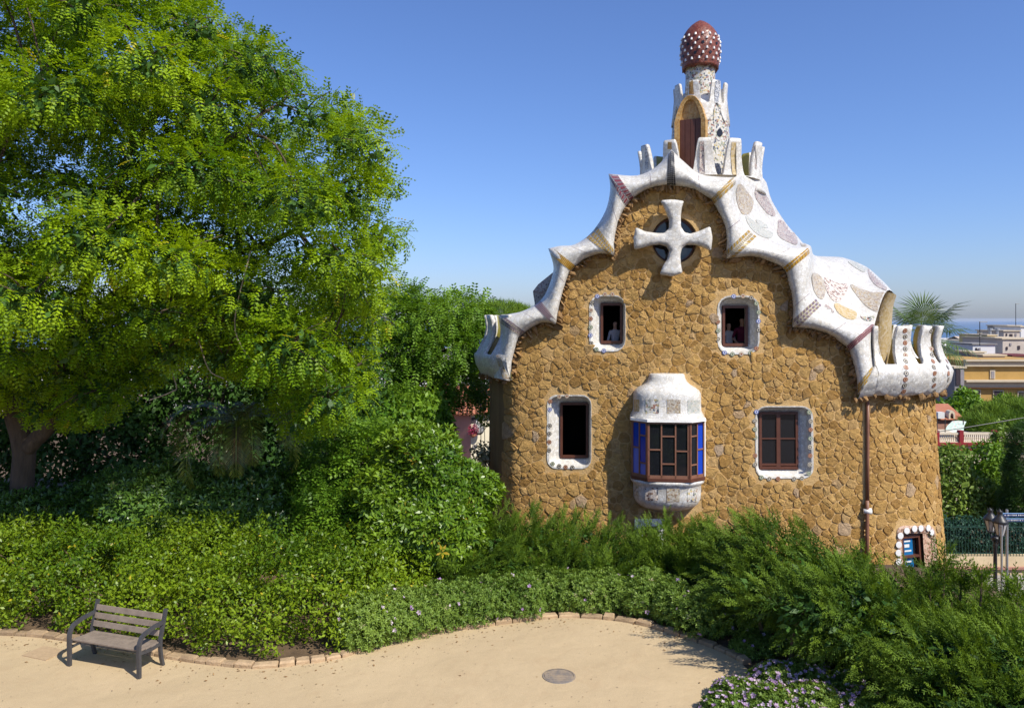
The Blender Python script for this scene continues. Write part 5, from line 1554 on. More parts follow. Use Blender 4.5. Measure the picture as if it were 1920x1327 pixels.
ground_cover('pale-flowered groundcover along the curved kerb below the left juniper', strip(-1.0, 0.4, 0.40, 0.28) + strip(0.3, 2.2, 0.36, 0.5) + strip(-0.9, 2.2, 0.36, 0.95), 6800, 14, M_petal)
ground_cover('groundcover mound at the right end of the open kerb stones', strip(2.45, 3.4, 0.42, 0.55) + strip(2.5, 3.5, 0.40, 1.1), 3600, 16, M_petal)
ground_cover('shaded groundcover beneath the wide juniper', [bp(1400, 1180, 13.9, .5, .5, .32), bp(1350, 1165, 14.2, .5, .5, .32), bp(1450, 1205, 13.4, .5, .5, .34), bp(1510, 1230, 13.0, .5, .5, .34), bp(1420, 1225, 13.0, .45, .4, .26), bp(1560, 1240, 12.8, .45, .45, .3)], 5000, 60, M_petal)
ground_cover('lilac and white flowering mound in the bottom right foreground', [bp(1390, 1315, 11.35, .42, .4, .32), bp(1450, 1285, 11.7, .42, .4, .34), bp(1520, 1285, 11.7, .45, .4, .34), bp(1590, 1300, 11.5, .42, .4, .32), bp(1440, 1335, 11.0, .45, .4, .32), bp(1530, 1335, 11.0, .45, .4, .34), bp(1610, 1340, 10.9, .4, .4, .3), bp(1360, 1345, 10.9, .35, .35, .26)], 8500, 430, M_petal, 0.055, 0.032)
t = thing('white_flower_clump', 'small clump of white blossom among the groundcover near the kerb', 'flowers', G(1192, 1160) + Vector((0, 0.6, 0)))
p, nn = sample([bp(1194, 1134, 14.9, .11, .1, .10)], 60, 0.2, 0.1, 5); V = place(whorl_t(5, 1, .38), p, nn + unit(rnd(60)) * .3, rnd(60), np.full(60, 0.05)); mesh_quads('blossoms', V, [M_whitep], t, np.repeat(RNG.random(60), 5))['kind'] = 'stuff'

# ------------------------------------------------------------------ palms
def frond_mesh(name, L, droop, pairs, leaf, m, lift=0.35):
    ang0 = lift; pts = []; x = z = 0.0; a = ang0 * 2.2
    n_ = 14
    for i in range(n_ + 1):
        pts.append(Vector((x, 0, z))); x += L / n_ * math.cos(a); z += L / n_ * math.sin(a); a -= droop / n_
    Q, tt = [], []
    for i in range(n_):
        w = 0.022 * (1 - i / n_) + 0.004; p, q = pts[i], pts[i + 1]
        Q.append([p + Vector((0, w, 0)), q + Vector((0, w, 0)), q - Vector((0, w, 0)), p - Vector((0, w, 0))]); tt.append(0.9)
    rr = random.Random(int(L * 100))
    for i in range(pairs):
        f = 0.10 + 0.90 * i / pairs; k = min(n_ - 1, int(f * n_)); p = pts[k].lerp(pts[k + 1], f * n_ - k); d = (pts[k + 1] - pts[k]).normalized(); up = Vector((-d.z, 0, d.x))
        ll = leaf * math.sin(PI * min(1, 0.15 + f * 0.85)) ** 0.6 + 0.05
        for s_ in (-1, 1):
            v = (d * 0.75 + Vector((0, s_ * 0.9, 0)) + up * rr.uniform(0.1, 0.4)).normalized(); e = p + v * ll + Vector((0, 0, -0.18 * ll)); mm = p + v * ll * 0.5; w = d * 0.014
            Q.append([p - w, mm - w * 1.3, e, mm + w * 1.3]); tt.append(rr.uniform(0.1, 0.9))
    V = np.array([[tuple(v) for v in q] for q in Q])
    me_o = mesh_quads(name, V, [m], None, np.array(tt)); me = me_o.data; bpy.data.objects.remove(me_o); return me
def palm(label, top, fronds, base_z, trunk_r, nm='date_palm'):
    t = thing(nm, label, 'palm', (top.x, top.y, base_z))
    mb = MB(); mb.tube([Vector((top.x, top.y, base_z - 0.1)), Vector((top.x, top.y, (base_z + top.z) / 2)), top], [trunk_r * 1.2, trunk_r, trunk_r * 1.1], 10); mb.build('trunk', mat_bark, t, smooth=True)
    for me, az, tilt, sc in fronds:
        o = bpy.data.objects.new('frond', me); COL.objects.link(o); o.parent = t; o.matrix_parent_inverse = PINV[t.name]
        o.location = top; o.rotation_euler = (0, tilt, az); o.scale = (sc,) * 3
    return t
FR = [frond_mesh('frond', 2.5, 3.0, 50, 0.38, L_palm, 0.34), frond_mesh('frond', 2.3, 2.8, 46, 0.36, L_palm, 0.42)]
rr = random.Random(9)
fl = [(FR[k % 2], R(a), rr.uniform(-0.25, 0.35), rr.uniform(0.85, 1.1)) for k, a in enumerate((-8, -35, -60, -88, -115, -150, -178, 25, 60, 95, 130, 165, -20, -72))]
FRD = frond_mesh('frond', 1.9, 1.2, 34, 0.30, L_dry, 0.1)
fl += [(FRD, R(a), 1.15 + 0.25 * rr.random(), rr.uniform(0.8, 1.0)) for a in range(-170, 180, 40)]
palm('date palm in the shade of the feathery tree with fronds arching right', P(445, 800, 17.7), fl, 0.0, 0.18)

def fan_mesh(name, L, m):
    Q, tt = [], []; rr = random.Random(2)
    pts = [Vector((i * L * 0.5 / 5, 0, 0.06 * i - 0.012 * i * i)) for i in range(6)]
    for i in range(5):
        p, q = pts[i], pts[i + 1]; Q.append([p + Vector((0, .02, 0)), q + Vector((0, .02, 0)), q - Vector((0, .02, 0)), p - Vector((0, .02, 0))]); tt.append(0.8)
    c = pts[-1]
    for k in range(30):
        a = R(-115 + 230 * k / 29); ll = L * 0.62 * rr.uniform(0.85, 1.05) * (1 - 0.25 * abs(a) / 2); d = Vector((math.cos(a), math.sin(a), 0.12)); sd = Vector((-math.sin(a), math.cos(a), 0)) * 0.028
        m1 = c + d * ll * 0.55; e = c + d * ll + Vector((0, 0, -0.22 * ll * rr.uniform(0.6, 1.8)))
        Q.append([c, m1 - sd, e, m1 + sd]); tt.append(rr.uniform(0.1, 0.9))
    V = np.array([[tuple(v) for v in q] for q in Q]); o = mesh_quads(name, V, [m], None, np.array(tt)); me = o.data; bpy.data.objects.remove(o); return me
FM, FD = fan_mesh('fan_leaf', 2.2, L_fan), fan_mesh('dry_fan_leaf', 1.9, L_dry)
tp = P(1729, 630, 35.0)
fl = []
for k, (a, ti) in enumerate([(-10, -0.15), (-40, -0.75), (-75, -0.3), (-120, -0.7), (-160, -0.25), (160, -0.8), (20, -0.65), (60, -0.5), (100, -0.6), (-25, 0.35), (-95, 0.2), (190, 0.35), (-55, 0.55), (10, 0.6), (-150, 0.6), (-100, -1.1), (70, -1.15)]): fl.append((FM, R(a), ti, rr.uniform(0.85, 1.1)))
for a in range(-170, 180, 45): fl.append((FD, R(a), 1.05 + 0.2 * rr.random(), rr.uniform(0.7, 0.9)))
palm('fan palm with a skirt of dry leaves rising behind the right roof parapet', tp, fl, STREET, 0.22, 'fan_palm')

# ------------------------------------------------------------------ trees beyond
def tree(name, label, blobs, n, kind, size, m, trunk_px=None, group=None, r0=0.18, **kw):
    b = np.array(blobs); c = Vector((float(b[:, 0].mean()), float(b[:, 1].mean()), 0)); gz = Hh(c.x, c.y)
    t = thing(name, label, 'tree', (c.x, c.y, gz), group)
    mb = MB(); top = Vector((c.x, c.y, float(b[:, 2].mean())))
    mb.tube([Vector((c.x, c.y, gz - 0.2)), Vector((c.x + 0.1, c.y, (gz + top.z) / 2)), top], [r0 * 1.3, r0, r0 * 0.5], 8); mb.build('trunk', mat_bark, t, smooth=True)
    mb = MB()
    for q in blobs: mb.tube([top - Vector((0, 0, 0.4)), top.lerp(Vector(q[:3]), 0.5) - Vector((0, 0, 0.2)), Vector(q[:3])], [r0 * 0.5, r0 * 0.3, r0 * 0.12], 5)
    mb.build('limbs', mat_bark, t, smooth=True)
    foliage('crown', blobs, n, kind, size, [m], t, **kw)
    return t
tree('pagoda_tree', 'mid-green tree between the feathery tree and the left roof edge', [bp(800, 600, 30, 1.5, 1.4, 1.1), bp(860, 590, 30.5, 1.2, 1.2, 0.9), bp(770, 660, 29.5, 1.3, 1.2, 1.0), bp(840, 660, 29.5, 1.4, 1.3, 1.0), bp(890, 640, 30, .9, 1, .9), bp(790, 720, 29.2, 1.2, 1, .9), bp(860, 715, 29.5, 1.1, 1, .8), bp(740, 590, 30.5, 1.3, 1.2, 1.0), bp(720, 700, 29.5, 1.2, 1.1, 1.2), bp(770, 565, 31, 1.0, 1, .8), bp(890, 585, 31, .7, .8, .6), bp(760, 770, 28.6, 1.0, .9, .8)], 7600, 'pinnate', 0.44, L_back, r0=0.25, shell=0.55, rough=0.22, nf=2, cut=0.55, droop=0.6)
tree('dark_tree', 'dark-crowned tree low behind the tall leafy shrub', [bp(800, 790, 27, 1.0, 1, .9), bp(770, 820, 26.5, 1.1, 1, .9), bp(700, 800, 26, 1.2, 1, 1.1), bp(815, 835, 26, .6, .8, .6)], 6500, 'leaf', 0.22, L_back, shell=0.5, rough=0.2, droop=0.5)
tree('umbrella_pine', 'flat-topped pine showing over the left roof edge', [bp(940, 600, 62, 2.2, 2, 1.3), bp(905, 600, 62, 1.6, 1.6, 1.1), bp(980, 604, 62, 1.8, 1.8, 1.1), bp(1010, 610, 63, 1.5, 1.5, 1.0)], 3600, 'tuft', 0.42, L_pine, r0=0.3, shell=0.4, rough=0.15)
# dark-leaved evergreens added so the space under and behind the big crown stays dark
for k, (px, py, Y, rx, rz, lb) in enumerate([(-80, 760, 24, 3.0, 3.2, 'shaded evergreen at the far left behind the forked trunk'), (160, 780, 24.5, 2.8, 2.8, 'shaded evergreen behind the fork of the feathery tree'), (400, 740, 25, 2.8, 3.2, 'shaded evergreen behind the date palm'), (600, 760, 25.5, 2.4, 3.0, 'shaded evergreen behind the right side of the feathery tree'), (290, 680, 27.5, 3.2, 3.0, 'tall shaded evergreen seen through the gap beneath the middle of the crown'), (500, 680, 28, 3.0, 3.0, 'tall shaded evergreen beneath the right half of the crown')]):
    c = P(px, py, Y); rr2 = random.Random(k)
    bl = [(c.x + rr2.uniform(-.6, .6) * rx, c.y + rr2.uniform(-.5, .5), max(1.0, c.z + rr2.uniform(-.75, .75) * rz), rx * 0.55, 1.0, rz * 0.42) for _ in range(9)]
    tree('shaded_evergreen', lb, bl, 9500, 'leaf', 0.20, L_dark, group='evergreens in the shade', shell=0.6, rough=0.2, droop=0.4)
# ------------------------------------------------------------------ bench
mat_slat = mat('weathered_wood', (0.27, 0.215, 0.165), (0.17, 0.135, 0.105), 0.8, 6, 0.5, 40, 0.006, stretch=(1, 1, 1))
def bench():
    fl, fr, br, bl = Vector((-6.90, 12.47, 0)), Vector((-5.606, 12.03, 0)), Vector((-5.347, 12.41, 0)), Vector((-6.624, 12.82, 0))
    ex = (fr - fl).normalized(); ey = Vector((-ex.y, ex.x, 0)); o0 = (fl + fr) / 2; L = 1.36
    t = thing('park_bench', 'weathered wooden slat bench with grey iron arms on the sandy square', 'bench', o0)
    def q(x, y, z): return o0 + ex * x + ey * y + Vector((0, 0, z))
    Mx = Matrix(((ex.x, ey.x, 0), (ex.y, ey.y, 0), (0, 0, 1)))
    D = 0.46
    for s in (-1, 1):
        x = s * L / 2
        def flat(name, pts, w, th, par):
            """flat iron bar: width across the bench, thickness in the plane of the end frame"""
            pts = catmull([Vector((0, a, b)) for a, b in pts], 5); rows = []
            for i, p in enumerate(pts):
                d = (pts[min(i + 1, len(pts) - 1)] - pts[max(i - 1, 0)]).normalized(); nn = Vector((0, -d.z, d.y))
                rows.append([q(x - w / 2, *(p + nn * th / 2)[1:]), q(x + w / 2, *(p + nn * th / 2)[1:]), q(x + w / 2, *(p - nn * th / 2)[1:]), q(x - w / 2, *(p - nn * th / 2)[1:])])
            mb = MB(); mb.grid(rows, closed=True); mb.f += [(0, 1, 2, 3), tuple(len(mb.v) - 4 + k for k in (3, 2, 1, 0))]; mb.mi += [0, 0]
            return mb.build(name, mat_iron, par)
        flat('front_leg', [(0.0, 0.0), (0.0, 0.2), (-0.005, 0.42), (0.01, 0.52), (0.06, 0.60), (0.15, 0.635), (0.28, 0.66), (0.42, 0.67), (0.49, 0.672)], 0.055, 0.048, t)
        flat('rear_leg', [(D + 0.03, 0.0), (D - 0.01, 0.15), (D - 0.03, 0.36), (D + 0.0, 0.52), (D + 0.05, 0.70), (D + 0.09, 0.86)], 0.05, 0.045, t)
        flat('seat_bracket', [(0.0, 0.37), (0.12, 0.352), (0.28, 0.345), (D - 0.03, 0.36)], 0.045, 0.04, t)
    for k in range(4):
        y = 0.035 + k * 0.112; mb = MB(); mb.box(q(0, y + 0.05, 0.395 - 0.004 * (2 - abs(k - 1.5)) - 0.006 * k), (L + 0.02 - 0.04, 0.102, 0.030), Mx)
        o = mb.build('seat_slat', mat_slat, t); bv = o.modifiers.new('bevel', 'BEVEL'); bv.width = 0.006; bv.segments = 2
    for k in range(3):
        z = 0.515 + k * 0.118; y = D - 0.025 + (z - 0.5) * 0.26; mb = MB(); M2 = Mx @ Matrix.Rotation(-0.25, 3, 'X')
        mb.box(q(0, y, z), (L - 0.055, 0.028, 0.088), M2)
        o = mb.build('back_slat', mat_slat, t); bv = o.modifiers.new('bevel', 'BEVEL'); bv.width = 0.005; bv.segments = 2
    return t
bench()

# covers in the square
c = G(1048, 1267); t = thing('manhole_cover', 'round grey iron manhole cover in the sandy square', 'manhole cover', c)
mat_cover = mat('worn_iron_cover', (0.13, 0.125, 0.125), (0.36, 0.27, 0.175), 0.7, 5, 0.5, 60, 0.006, 0.4)
mb = MB(); mb.lathe([(0.255, 0.0), (0.25, 0.010), (0.225, 0.012)], c, 36); mb.build('rim_ring', mat_cover, t)
mb = MB(); mb.lathe([(0.222, 0.004), (0.218, 0.011), (0.0, 0.012)], c, 36); mb.build('lid', mat_cover, t)
for k in range(5):
    mb = MB(); mb.box(c + Vector((0, -0.13 + k * 0.065, 0.014)), (0.32 if abs(k - 2) < 2 else 0.22, 0.022, 0.006)); mb.build('lid_rib', mat_cover, t)
pl = [G(41, 1229), G(86, 1238.5), G(124, 1219), G(82, 1211)]
mb = MB(); mb.add([p + Vector((0, 0, 0.012)) for p in pl] + [p + Vector((0, 0, -0.02)) for p in pl], [(0, 1, 2, 3), (0, 4, 5, 1), (1, 5, 6, 2), (2, 6, 7, 3), (3, 7, 4, 0)])
tag(mb.build('access_plate', mat('sandy_plate', (0.47, 0.335, 0.20), (0.38, 0.27, 0.16), 0.9, 20, 0.3, 80)), 'square sand-coloured access plate left of the bench', 'access cover')

# ------------------------------------------------------------------ people at the upper windows
mat_skin = mat('skin', (0.50, 0.30, 0.21), (0.46, 0.27, 0.19), 0.6, 8, 0.0)
def person(label, foot, yaw, H, shirt, trousers, hair, hairlen, arms, slim=0.92):
    t = tag(empty('person', foot), label, 'person')
    k = H / 1.75; me = bpy.data.meshes.new('body')
    J = {}; Vv, Ee, Rr = [], [], []
    def v(n_, x, y, z, r, link_=None, ry=None):
        J[n_] = len(Vv); Vv.append((x * k, y * k, z * k)); Rr.append((r * k, (ry or r) * k))
        if link_ is not None: Ee.append((J[link_], J[n_]))
    s = slim
    v('pelvis', 0, 0, 0.95, 0.155 * s, None, 0.12); v('waist', 0, 0, 1.10, 0.135 * s, 'pelvis', 0.10); v('chest', 0, 0, 1.28, 0.165 * s, 'waist', 0.115); v('neck0', 0, 0.01, 1.43, 0.085, 'chest', 0.07); v('neck', 0, 0, 1.50, 0.056, 'neck0')
    v('jaw', 0, -0.015, 1.555, 0.066, 'neck', 0.07); v('face', 0, -0.01, 1.63, 0.078, 'jaw', 0.09); v('crown', 0, 0.005, 1.70, 0.070, 'face', 0.085)
    for sd, nm in ((-1, 'l'), (1, 'r')):
        el, ha = arms[0 if sd < 0 else 1]
        v('sh' + nm, sd * 0.165 * s, 0, 1.39, 0.062, 'chest'); v('up' + nm, sd * 0.20 * s, 0, 1.28, 0.052, 'sh' + nm); v('el' + nm, *el, 0.042, 'up' + nm); v('wr' + nm, *ha, 0.029, 'el' + nm)
        d = Vector(ha) - Vector(el); d.normalize()
        pm = Vector(ha) + d * 0.07; v('pa' + nm, *pm, 0.036, 'wr' + nm, 0.02)
        for f in range(4):
            e = pm + d * (0.075 - 0.012 * abs(f - 1.3)) + Vector(((f - 1.5) * 0.019, -0.012, -0.012)); v('f%d' % f + nm, *e, 0.009, 'pa' + nm)
        e = Vector(ha) + d * 0.045 + Vector((-sd * 0.05, -0.02, 0.01)); v('th' + nm, *e, 0.011, 'pa' + nm)
        v('hip' + nm, sd * 0.09, 0, 0.88, 0.10 * s, 'pelvis'); v('kn' + nm, sd * 0.10, -0.01, 0.50, 0.064, 'hip' + nm); v('an' + nm, sd * 0.10, 0.02, 0.09, 0.044, 'kn' + nm); v('to' + nm, sd * 0.11, -0.14, 0.035, 0.036, 'an' + nm)
    me.from_pydata(Vv, Ee, [])
    o = bpy.data.objects.new('tmp', me); COL.objects.link(o)
    sk = o.modifiers.new('skin', 'SKIN'); o.modifiers.new('sub', 'SUBSURF').levels = 2
    for i, (a, b) in enumerate(Rr): me.skin_vertices[0].data[i].radius = (a, b)
    for i in range(len(Rr)): me.skin_vertices[0].data[i].use_root = (i == 0)
    bpy.context.view_layer.update()
    dg = bpy.context.evaluated_depsgraph_get()
    nm_ = bpy.data.meshes.new_from_object(o.evaluated_get(dg)); bpy.data.objects.remove(o)
    for m_ in (mat_skin, shirt, trousers): nm_.materials.append(m_)
    sleeve = 1.12 * k
    for p in nm_.polygons:
        c_ = p.center; mi = 0
        if c_.z < 1.0 * k and abs(c_.x) < 0.2 * k: mi = 2
        elif c_.z < 1.46 * k and abs(c_.x) < 0.19 * k and c_.y > -0.19 * k: mi = 1
        elif c_.z > sleeve and c_.z < 1.46 * k: mi = 1
        p.material_index = mi; p.use_smooth = True
    # nose
    Rz = Matrix.Rotation(yaw, 4, 'Z')
    b = bpy.data.objects.new('body', nm_); COL.objects.link(b); b.parent = t; t.rotation_euler = (0, 0, yaw)
    mb = MB(); mb.lathe([(0.0, 0.03), (0.010, 0.01), (0.017, -0.02), (0.0, -0.028)], (0, -0.098 * k, 1.625 * k), 8); mb.build('nose', mat_skin, t, smooth=True)
    for sx in (-1, 1):
        mb = MB(); mb.lathe([(0.0, 0.009), (0.011, 0.004), (0.011, -0.004), (0.0, -0.009)], (sx * 0.033 * k, -0.085 * k, 1.648 * k), 8); mb.build('eye', mat_black, t)
        mb = MB(); mb.lathe([(0.0, 0.03), (0.016, 0.015), (0.014, -0.02), (0.0, -0.03)], (sx * 0.083 * k, 0.005, 1.635 * k), 8); mb.build('ear', mat_skin, t, smooth=True)
    mb = MB(); mb.lathe([(0.0, 0.005), (0.026, 0.0), (0.0, -0.007)], (0, -0.088 * k, 1.585 * k), 8); mb.build('mouth', mat('lips_%d' % len(bpy.data.materials), (0.36, 0.14, 0.12), rough=0.5, bs=0), t)
    # hair: a cap that leaves the face free and falls to its length at the back
    rows = []
    for i in range(9):
        a = PI * 0.5 * i / 6; row = []
        for j in range(16):
            ph = 2 * PI * j / 16; face = max(0, -math.sin(ph)); aa = min(a, (PI * 0.5 * (0.62 if face > 0.4 else 1.15)))
            r_ = math.sin(min(aa, PI / 2)); z = math.cos(aa) * 0.118
            if a > aa and face <= 0.4: z -= hairlen * (i - 6) / 2.0 if i > 6 else 0
            row.append(Vector((0.103 * r_ * math.cos(ph), 0.016 + 0.118 * r_ * math.sin(ph), 1.668 + z)) * k)
        rows.append(row)
    mb = MB(); mb.grid(rows, closed=True); mb.build('hair', hair, t, smooth=True)
    return t
m_ = lambda n_, c_: mat(n_, c_, rough=0.85, scale=20, bs=0.2)
FLOORZ = 3.70
person('woman in a pale grey top at the upper left window, holding a small white object', (P(1153, 600, 24.35).x, 24.35, FLOORZ), 0.15, 1.66, m_('pale_grey_top', (0.52, 0.50, 0.52)), m_('dark_jeans', (0.05, 0.06, 0.09)), m_('brown_hair', (0.13, 0.075, 0.035)), 0.12, [((-0.25, -0.05, 1.10), (-0.20, -0.26, 1.02)), ((0.25, 0.0, 1.08), (0.16, -0.20, 1.0))])
person('dark-haired woman in a white top at the left of the upper right window', (P(1366, 600, 24.3).x, 24.3, FLOORZ), 0.35, 1.62, m_('white_top', (0.62, 0.58, 0.56)), m_('navy_trousers', (0.04, 0.05, 0.10)), m_('dark_hair', (0.03, 0.02, 0.015)), 0.14, [((-0.25, 0.0, 1.10), (-0.17, -0.2, 1.0)), ((0.24, -0.02, 1.10), (0.14, -0.24, 1.02))])
person('man in a dark maroon shirt at the upper right window', (P(1391, 600, 24.3).x, 24.3, FLOORZ), 0.1, 1.77, m_('maroon_shirt', (0.16, 0.018, 0.05)), m_('charcoal_trousers', (0.05, 0.05, 0.055)), m_('short_brown_hair', (0.07, 0.045, 0.025)), 0.01, [((-0.29, 0.0, 1.12), (-0.24, -0.18, 1.0)), ((0.29, 0.0, 1.12), (0.20, -0.2, 1.02))], 1.08)

# ------------------------------------------------------------------ street furniture at the right
def lamp():
    b = P(1866, 1146, 29.0); b.z = STREET + 0.11
    t = thing('street_lamp', 'black cast-iron street lamp with two lanterns beside the gatehouse', 'street lamp', b)
    zt = P(1866, 1012, 29).z
    mb = MB(); mb.lathe([(0.17, 0), (0.17, 0.12), (0.13, 0.2), (0.12, 0.55), (0.085, 0.7), (0.07, 1.0), (0.06, zt - b.z - 0.25), (0.085, zt - b.z - 0.2), (0.06, zt - b.z - 0.1), (0.05, zt - b.z)], b, 14); mb.build('post', mat_black, t, smooth=True)
    mb = MB(); mb.lathe([(0.06, -0.1), (0.13, 0.0), (0.16, 0.06), (0.12, 0.12), (0.05, 0.16)], (b.x, b.y, zt), 12); mb.build('bracket_boss', mat_black, t, smooth=True)
    m_gl = glassmat('frosted_lantern_glass', (0.42, 0.40, 0.38), 0.25)
    for (px, py, Y, sc) in ((1857, 995, 29.6, 1.0), (1875, 1003, 28.4, 1.08)):
        c_ = P(px, py, Y); R_ = 0.20 * sc
        mb = MB(); mb.tube(catmull([Vector((b.x, b.y, zt + 0.02)), Vector(((b.x + c_.x) / 2, (b.y + c_.y) / 2, zt - 0.05)), c_ + Vector((0, 0, -0.05))], 4), 0.03, 6); mb.build('arm', mat_black, t)
        ln = empty('lantern', c_); ln.parent = t; ln.matrix_parent_inverse = PINV[t.name]; PINV[ln.name] = Matrix.Translation(-c_)
        mb = MB(); mb.lathe([(0.0, -0.08), (0.10 * sc, -0.05), (0.14 * sc, 0.0), (0.12 * sc, 0.03)], c_, 8); mb.build('base_cup', mat_black, ln)
        mb = MB(); mb.lathe([(0.12 * sc, 0.03), (0.215 * sc, 0.42 * sc)], c_, 8); mb.build('glass', m_gl, ln)
        for k in range(8):
            a = 2 * PI * k / 8; mb = MB(); mb.tube([c_ + Vector((0.123 * sc * math.cos(a), 0.123 * sc * math.sin(a), 0.03)), c_ + Vector((0.219 * sc * math.cos(a), 0.219 * sc * math.sin(a), 0.42 * sc))], 0.011, 4); mb.build('lantern_rib', mat_black, ln)
        mb = MB(); mb.lathe([(0.235 * sc, 0.41 * sc), (0.25 * sc, 0.44 * sc), (0.23 * sc, 0.49 * sc), (0.15 * sc, 0.58 * sc), (0.09 * sc, 0.66 * sc), (0.08 * sc, 0.74 * sc), (0.10 * sc, 0.77 * sc), (0.03 * sc, 0.82 * sc), (0.0, 0.86 * sc)], c_, 16); mb.build('roof', mat_black, ln, smooth=True)
        for k in range(5):
            a = 2 * PI * k / 5; p = c_ + Vector((0.08 * sc * math.cos(a), 0.08 * sc * math.sin(a), 0.77 * sc)); mb = MB(); mb.tube([p, p + Vector((0.02 * math.cos(a), 0.02 * math.sin(a), 0.10 * sc))], [0.012, 0.003], 4); mb.build('crown_spike', mat_black, ln)
lamp()
mat_galv = mat('galvanised_steel', (0.42, 0.43, 0.44), (0.34, 0.35, 0.36), 0.45, 6, 0.1, spec=0.5, metal=0.6)
def sign():
    b = P(1888, 1100, 28.6); b.z = STREET + 0.11; zt = P(1888, 955, 28.6).z
    t = thing('direction_sign', 'grey post with two dark blue fingerposts lettered in white beside the street lamp', 'sign', b)
    mb = MB(); mb.tube([b, Vector((b.x, b.y, zt))], 0.045, 8); mb.build('post', mat_galv, t)
    m_bl = mat('navy_sign', (0.012, 0.03, 0.13), rough=0.4, bs=0); m_cy = mat('pale_blue_border', (0.30, 0.50, 0.75), rough=0.4, bs=0)
    for y0, y1 in ((961.5, 968.5), (971.5, 977.5)):
        x0, x1 = 1880, 1935; Y = 28.5
        mb = MB(); a, c_ = P(x0, y0, Y), P(x1, y1, Y); mb.box((a + c_) / 2, (abs(c_.x - a.x), 0.03, abs(a.z - c_.z))); pa = mb.build('sign_panel', m_cy, t)
        mb = MB(); mb.box((a + c_) / 2 - Vector((0, 0.019, 0)), (abs(c_.x - a.x) - 0.04, 0.012, abs(a.z - c_.z) - 0.03)); mb.build('sign_face', m_bl, t)
        rr = random.Random(int(y0)); x = x0 + 2.5; mb = MB()
        while x < x1 - 2:
            w = rr.choice([1.2, 1.6, 2.2]); p = P(x + w / 2, (y0 + y1) / 2, Y); mb.box(p - Vector((0, 0.029, 0)), (w / F * Y * 0.8, 0.006, 0.045)); x += w + (1.0 if rr.random() < 0.75 else 2.2)
        o = mb.build('sign_lettering', mW, t); o['kind'] = 'stuff'
sign()
b = P(1878, 1110, 27.8); b.z = STREET; mb = MB(); mb.tube([b, Vector((b.x, b.y, P(1878, 985, 27.8).z))], 0.035, 8); tag(mb.build('steel_pole', mat_galv), 'slim grey steel pole in front of the black lamp post', 'pole')
def scooter(label, loc, yaw, body_c, box=True):
    t = thing('motor_scooter', label, 'scooter', loc, 'parked scooters'); t.rotation_euler = (0, 0, yaw)
    mk = mat('scooter_paint_%d' % len(bpy.data.materials), body_c, rough=0.3, bs=0, spec=0.5); mrub = mat_black
    def bb(name, mb, m): return mb.build(name, m, t, smooth=True)
    L_ = Vector(loc)
    q = lambda x, y, z: L_ + Vector((x, y, z))
    for x in (-0.62, 0.62):
        w = empty('wheel', q(x, 0, 0.26)); w.parent = t; w.matrix_parent_inverse = PINV[t.name]; PINV[w.name] = Matrix.Translation(-q(x, 0, 0.26))
        Mr = Matrix.Rotation(PI / 2, 3, 'X')
        mb = MB(); mb.lathe([(0.17, -0.05), (0.25, -0.06), (0.27, 0.0), (0.25, 0.06), (0.17, 0.05)], q(x, 0, 0.26), 18, M=Mr); mb.build('tyre', mrub, w, smooth=True)
        mb = MB(); mb.lathe([(0.17, -0.04), (0.05, -0.03), (0.05, 0.03), (0.17, 0.04)], q(x, 0, 0.26), 12, M=Mr); mb.build('rim', mat_galv, w)
    mb = MB(); mb.grid([[q(x, y * w, z) for y, z in ((-1, z0), (-0.8, z1), (0.8, z1), (1, z0), (0.6, z0 - 0.1), (-0.6, z0 - 0.1))] for x, w, z0, z1 in ((-0.95, 0.06, 0.62, 0.70), (-0.75, 0.15, 0.50, 0.74), (-0.35, 0.18, 0.42, 0.74), (-0.05, 0.17, 0.36, 0.60), (0.05, 0.16, 0.30, 0.38), (0.35, 0.15, 0.30, 0.36))], closed=True); bb('rear_body', mb, mk)
    mb = MB(); mb.grid([[q(x + dx, y, z) for dx, y in ((0, -w), (0.08, -w * 0.5), (0.10, 0), (0.08, w * 0.5), (0, w))] for x, z, w in ((0.40, 0.30, 0.15), (0.42, 0.55, 0.20), (0.38, 0.80, 0.20), (0.30, 0.98, 0.12))]); bb('leg_shield', mb, mk)
    mb = MB(); mb.grid([[q(x, y * w, z + (0.05 if abs(y) < 0.9 else 0)) for y in (-1, -0.7, 0, 0.7, 1)] for x, w, z in ((-0.85, 0.10, 0.76), (-0.5, 0.15, 0.77), (-0.15, 0.12, 0.75), (-0.02, 0.06, 0.68))]); bb('seat', mb, mat_black)
    mb = MB(); mb.tube(catmull([q(0.22, -0.33, 1.02), q(0.30, -0.15, 1.0), q(0.32, 0, 0.98), q(0.30, 0.15, 1.0), q(0.22, 0.33, 1.02)], 3), 0.018, 6); bb('handlebar', mb, mat_black)
    mb = MB(); mb.tube([q(0.32, 0, 0.98), q(0.52, 0, 0.5), q(0.62, 0, 0.26)], 0.03, 6); bb('fork', mb, mat_galv)
    for s_ in (-1, 1):
        mb = MB(); mb.tube([q(0.27, s_ * 0.22, 1.0), q(0.27, s_ * 0.27, 1.16)], 0.008, 5); mb.lathe([(0.0, -0.05), (0.06, 0), (0.0, 0.05)], q(0.27, s_ * 0.28, 1.2), 8); bb('mirror', mb, mat_black)
    mb = MB(); mb.lathe([(0.0, 0.06), (0.07, 0.03), (0.08, -0.02), (0.0, -0.04)], q(0.42, 0, 0.93), 10); bb('headlight', mb, mW)
    if box:
        mb = MB(); mb.lathe([(0.0, -0.15), (0.19, -0.14), (0.235, -0.04), (0.24, 0.02), (0.20, 0.12), (0.10, 0.165), (0.0, 0.17)], q(-0.95, 0, 0.98), 16); bb('top_case', mb, mat_black)
    return t
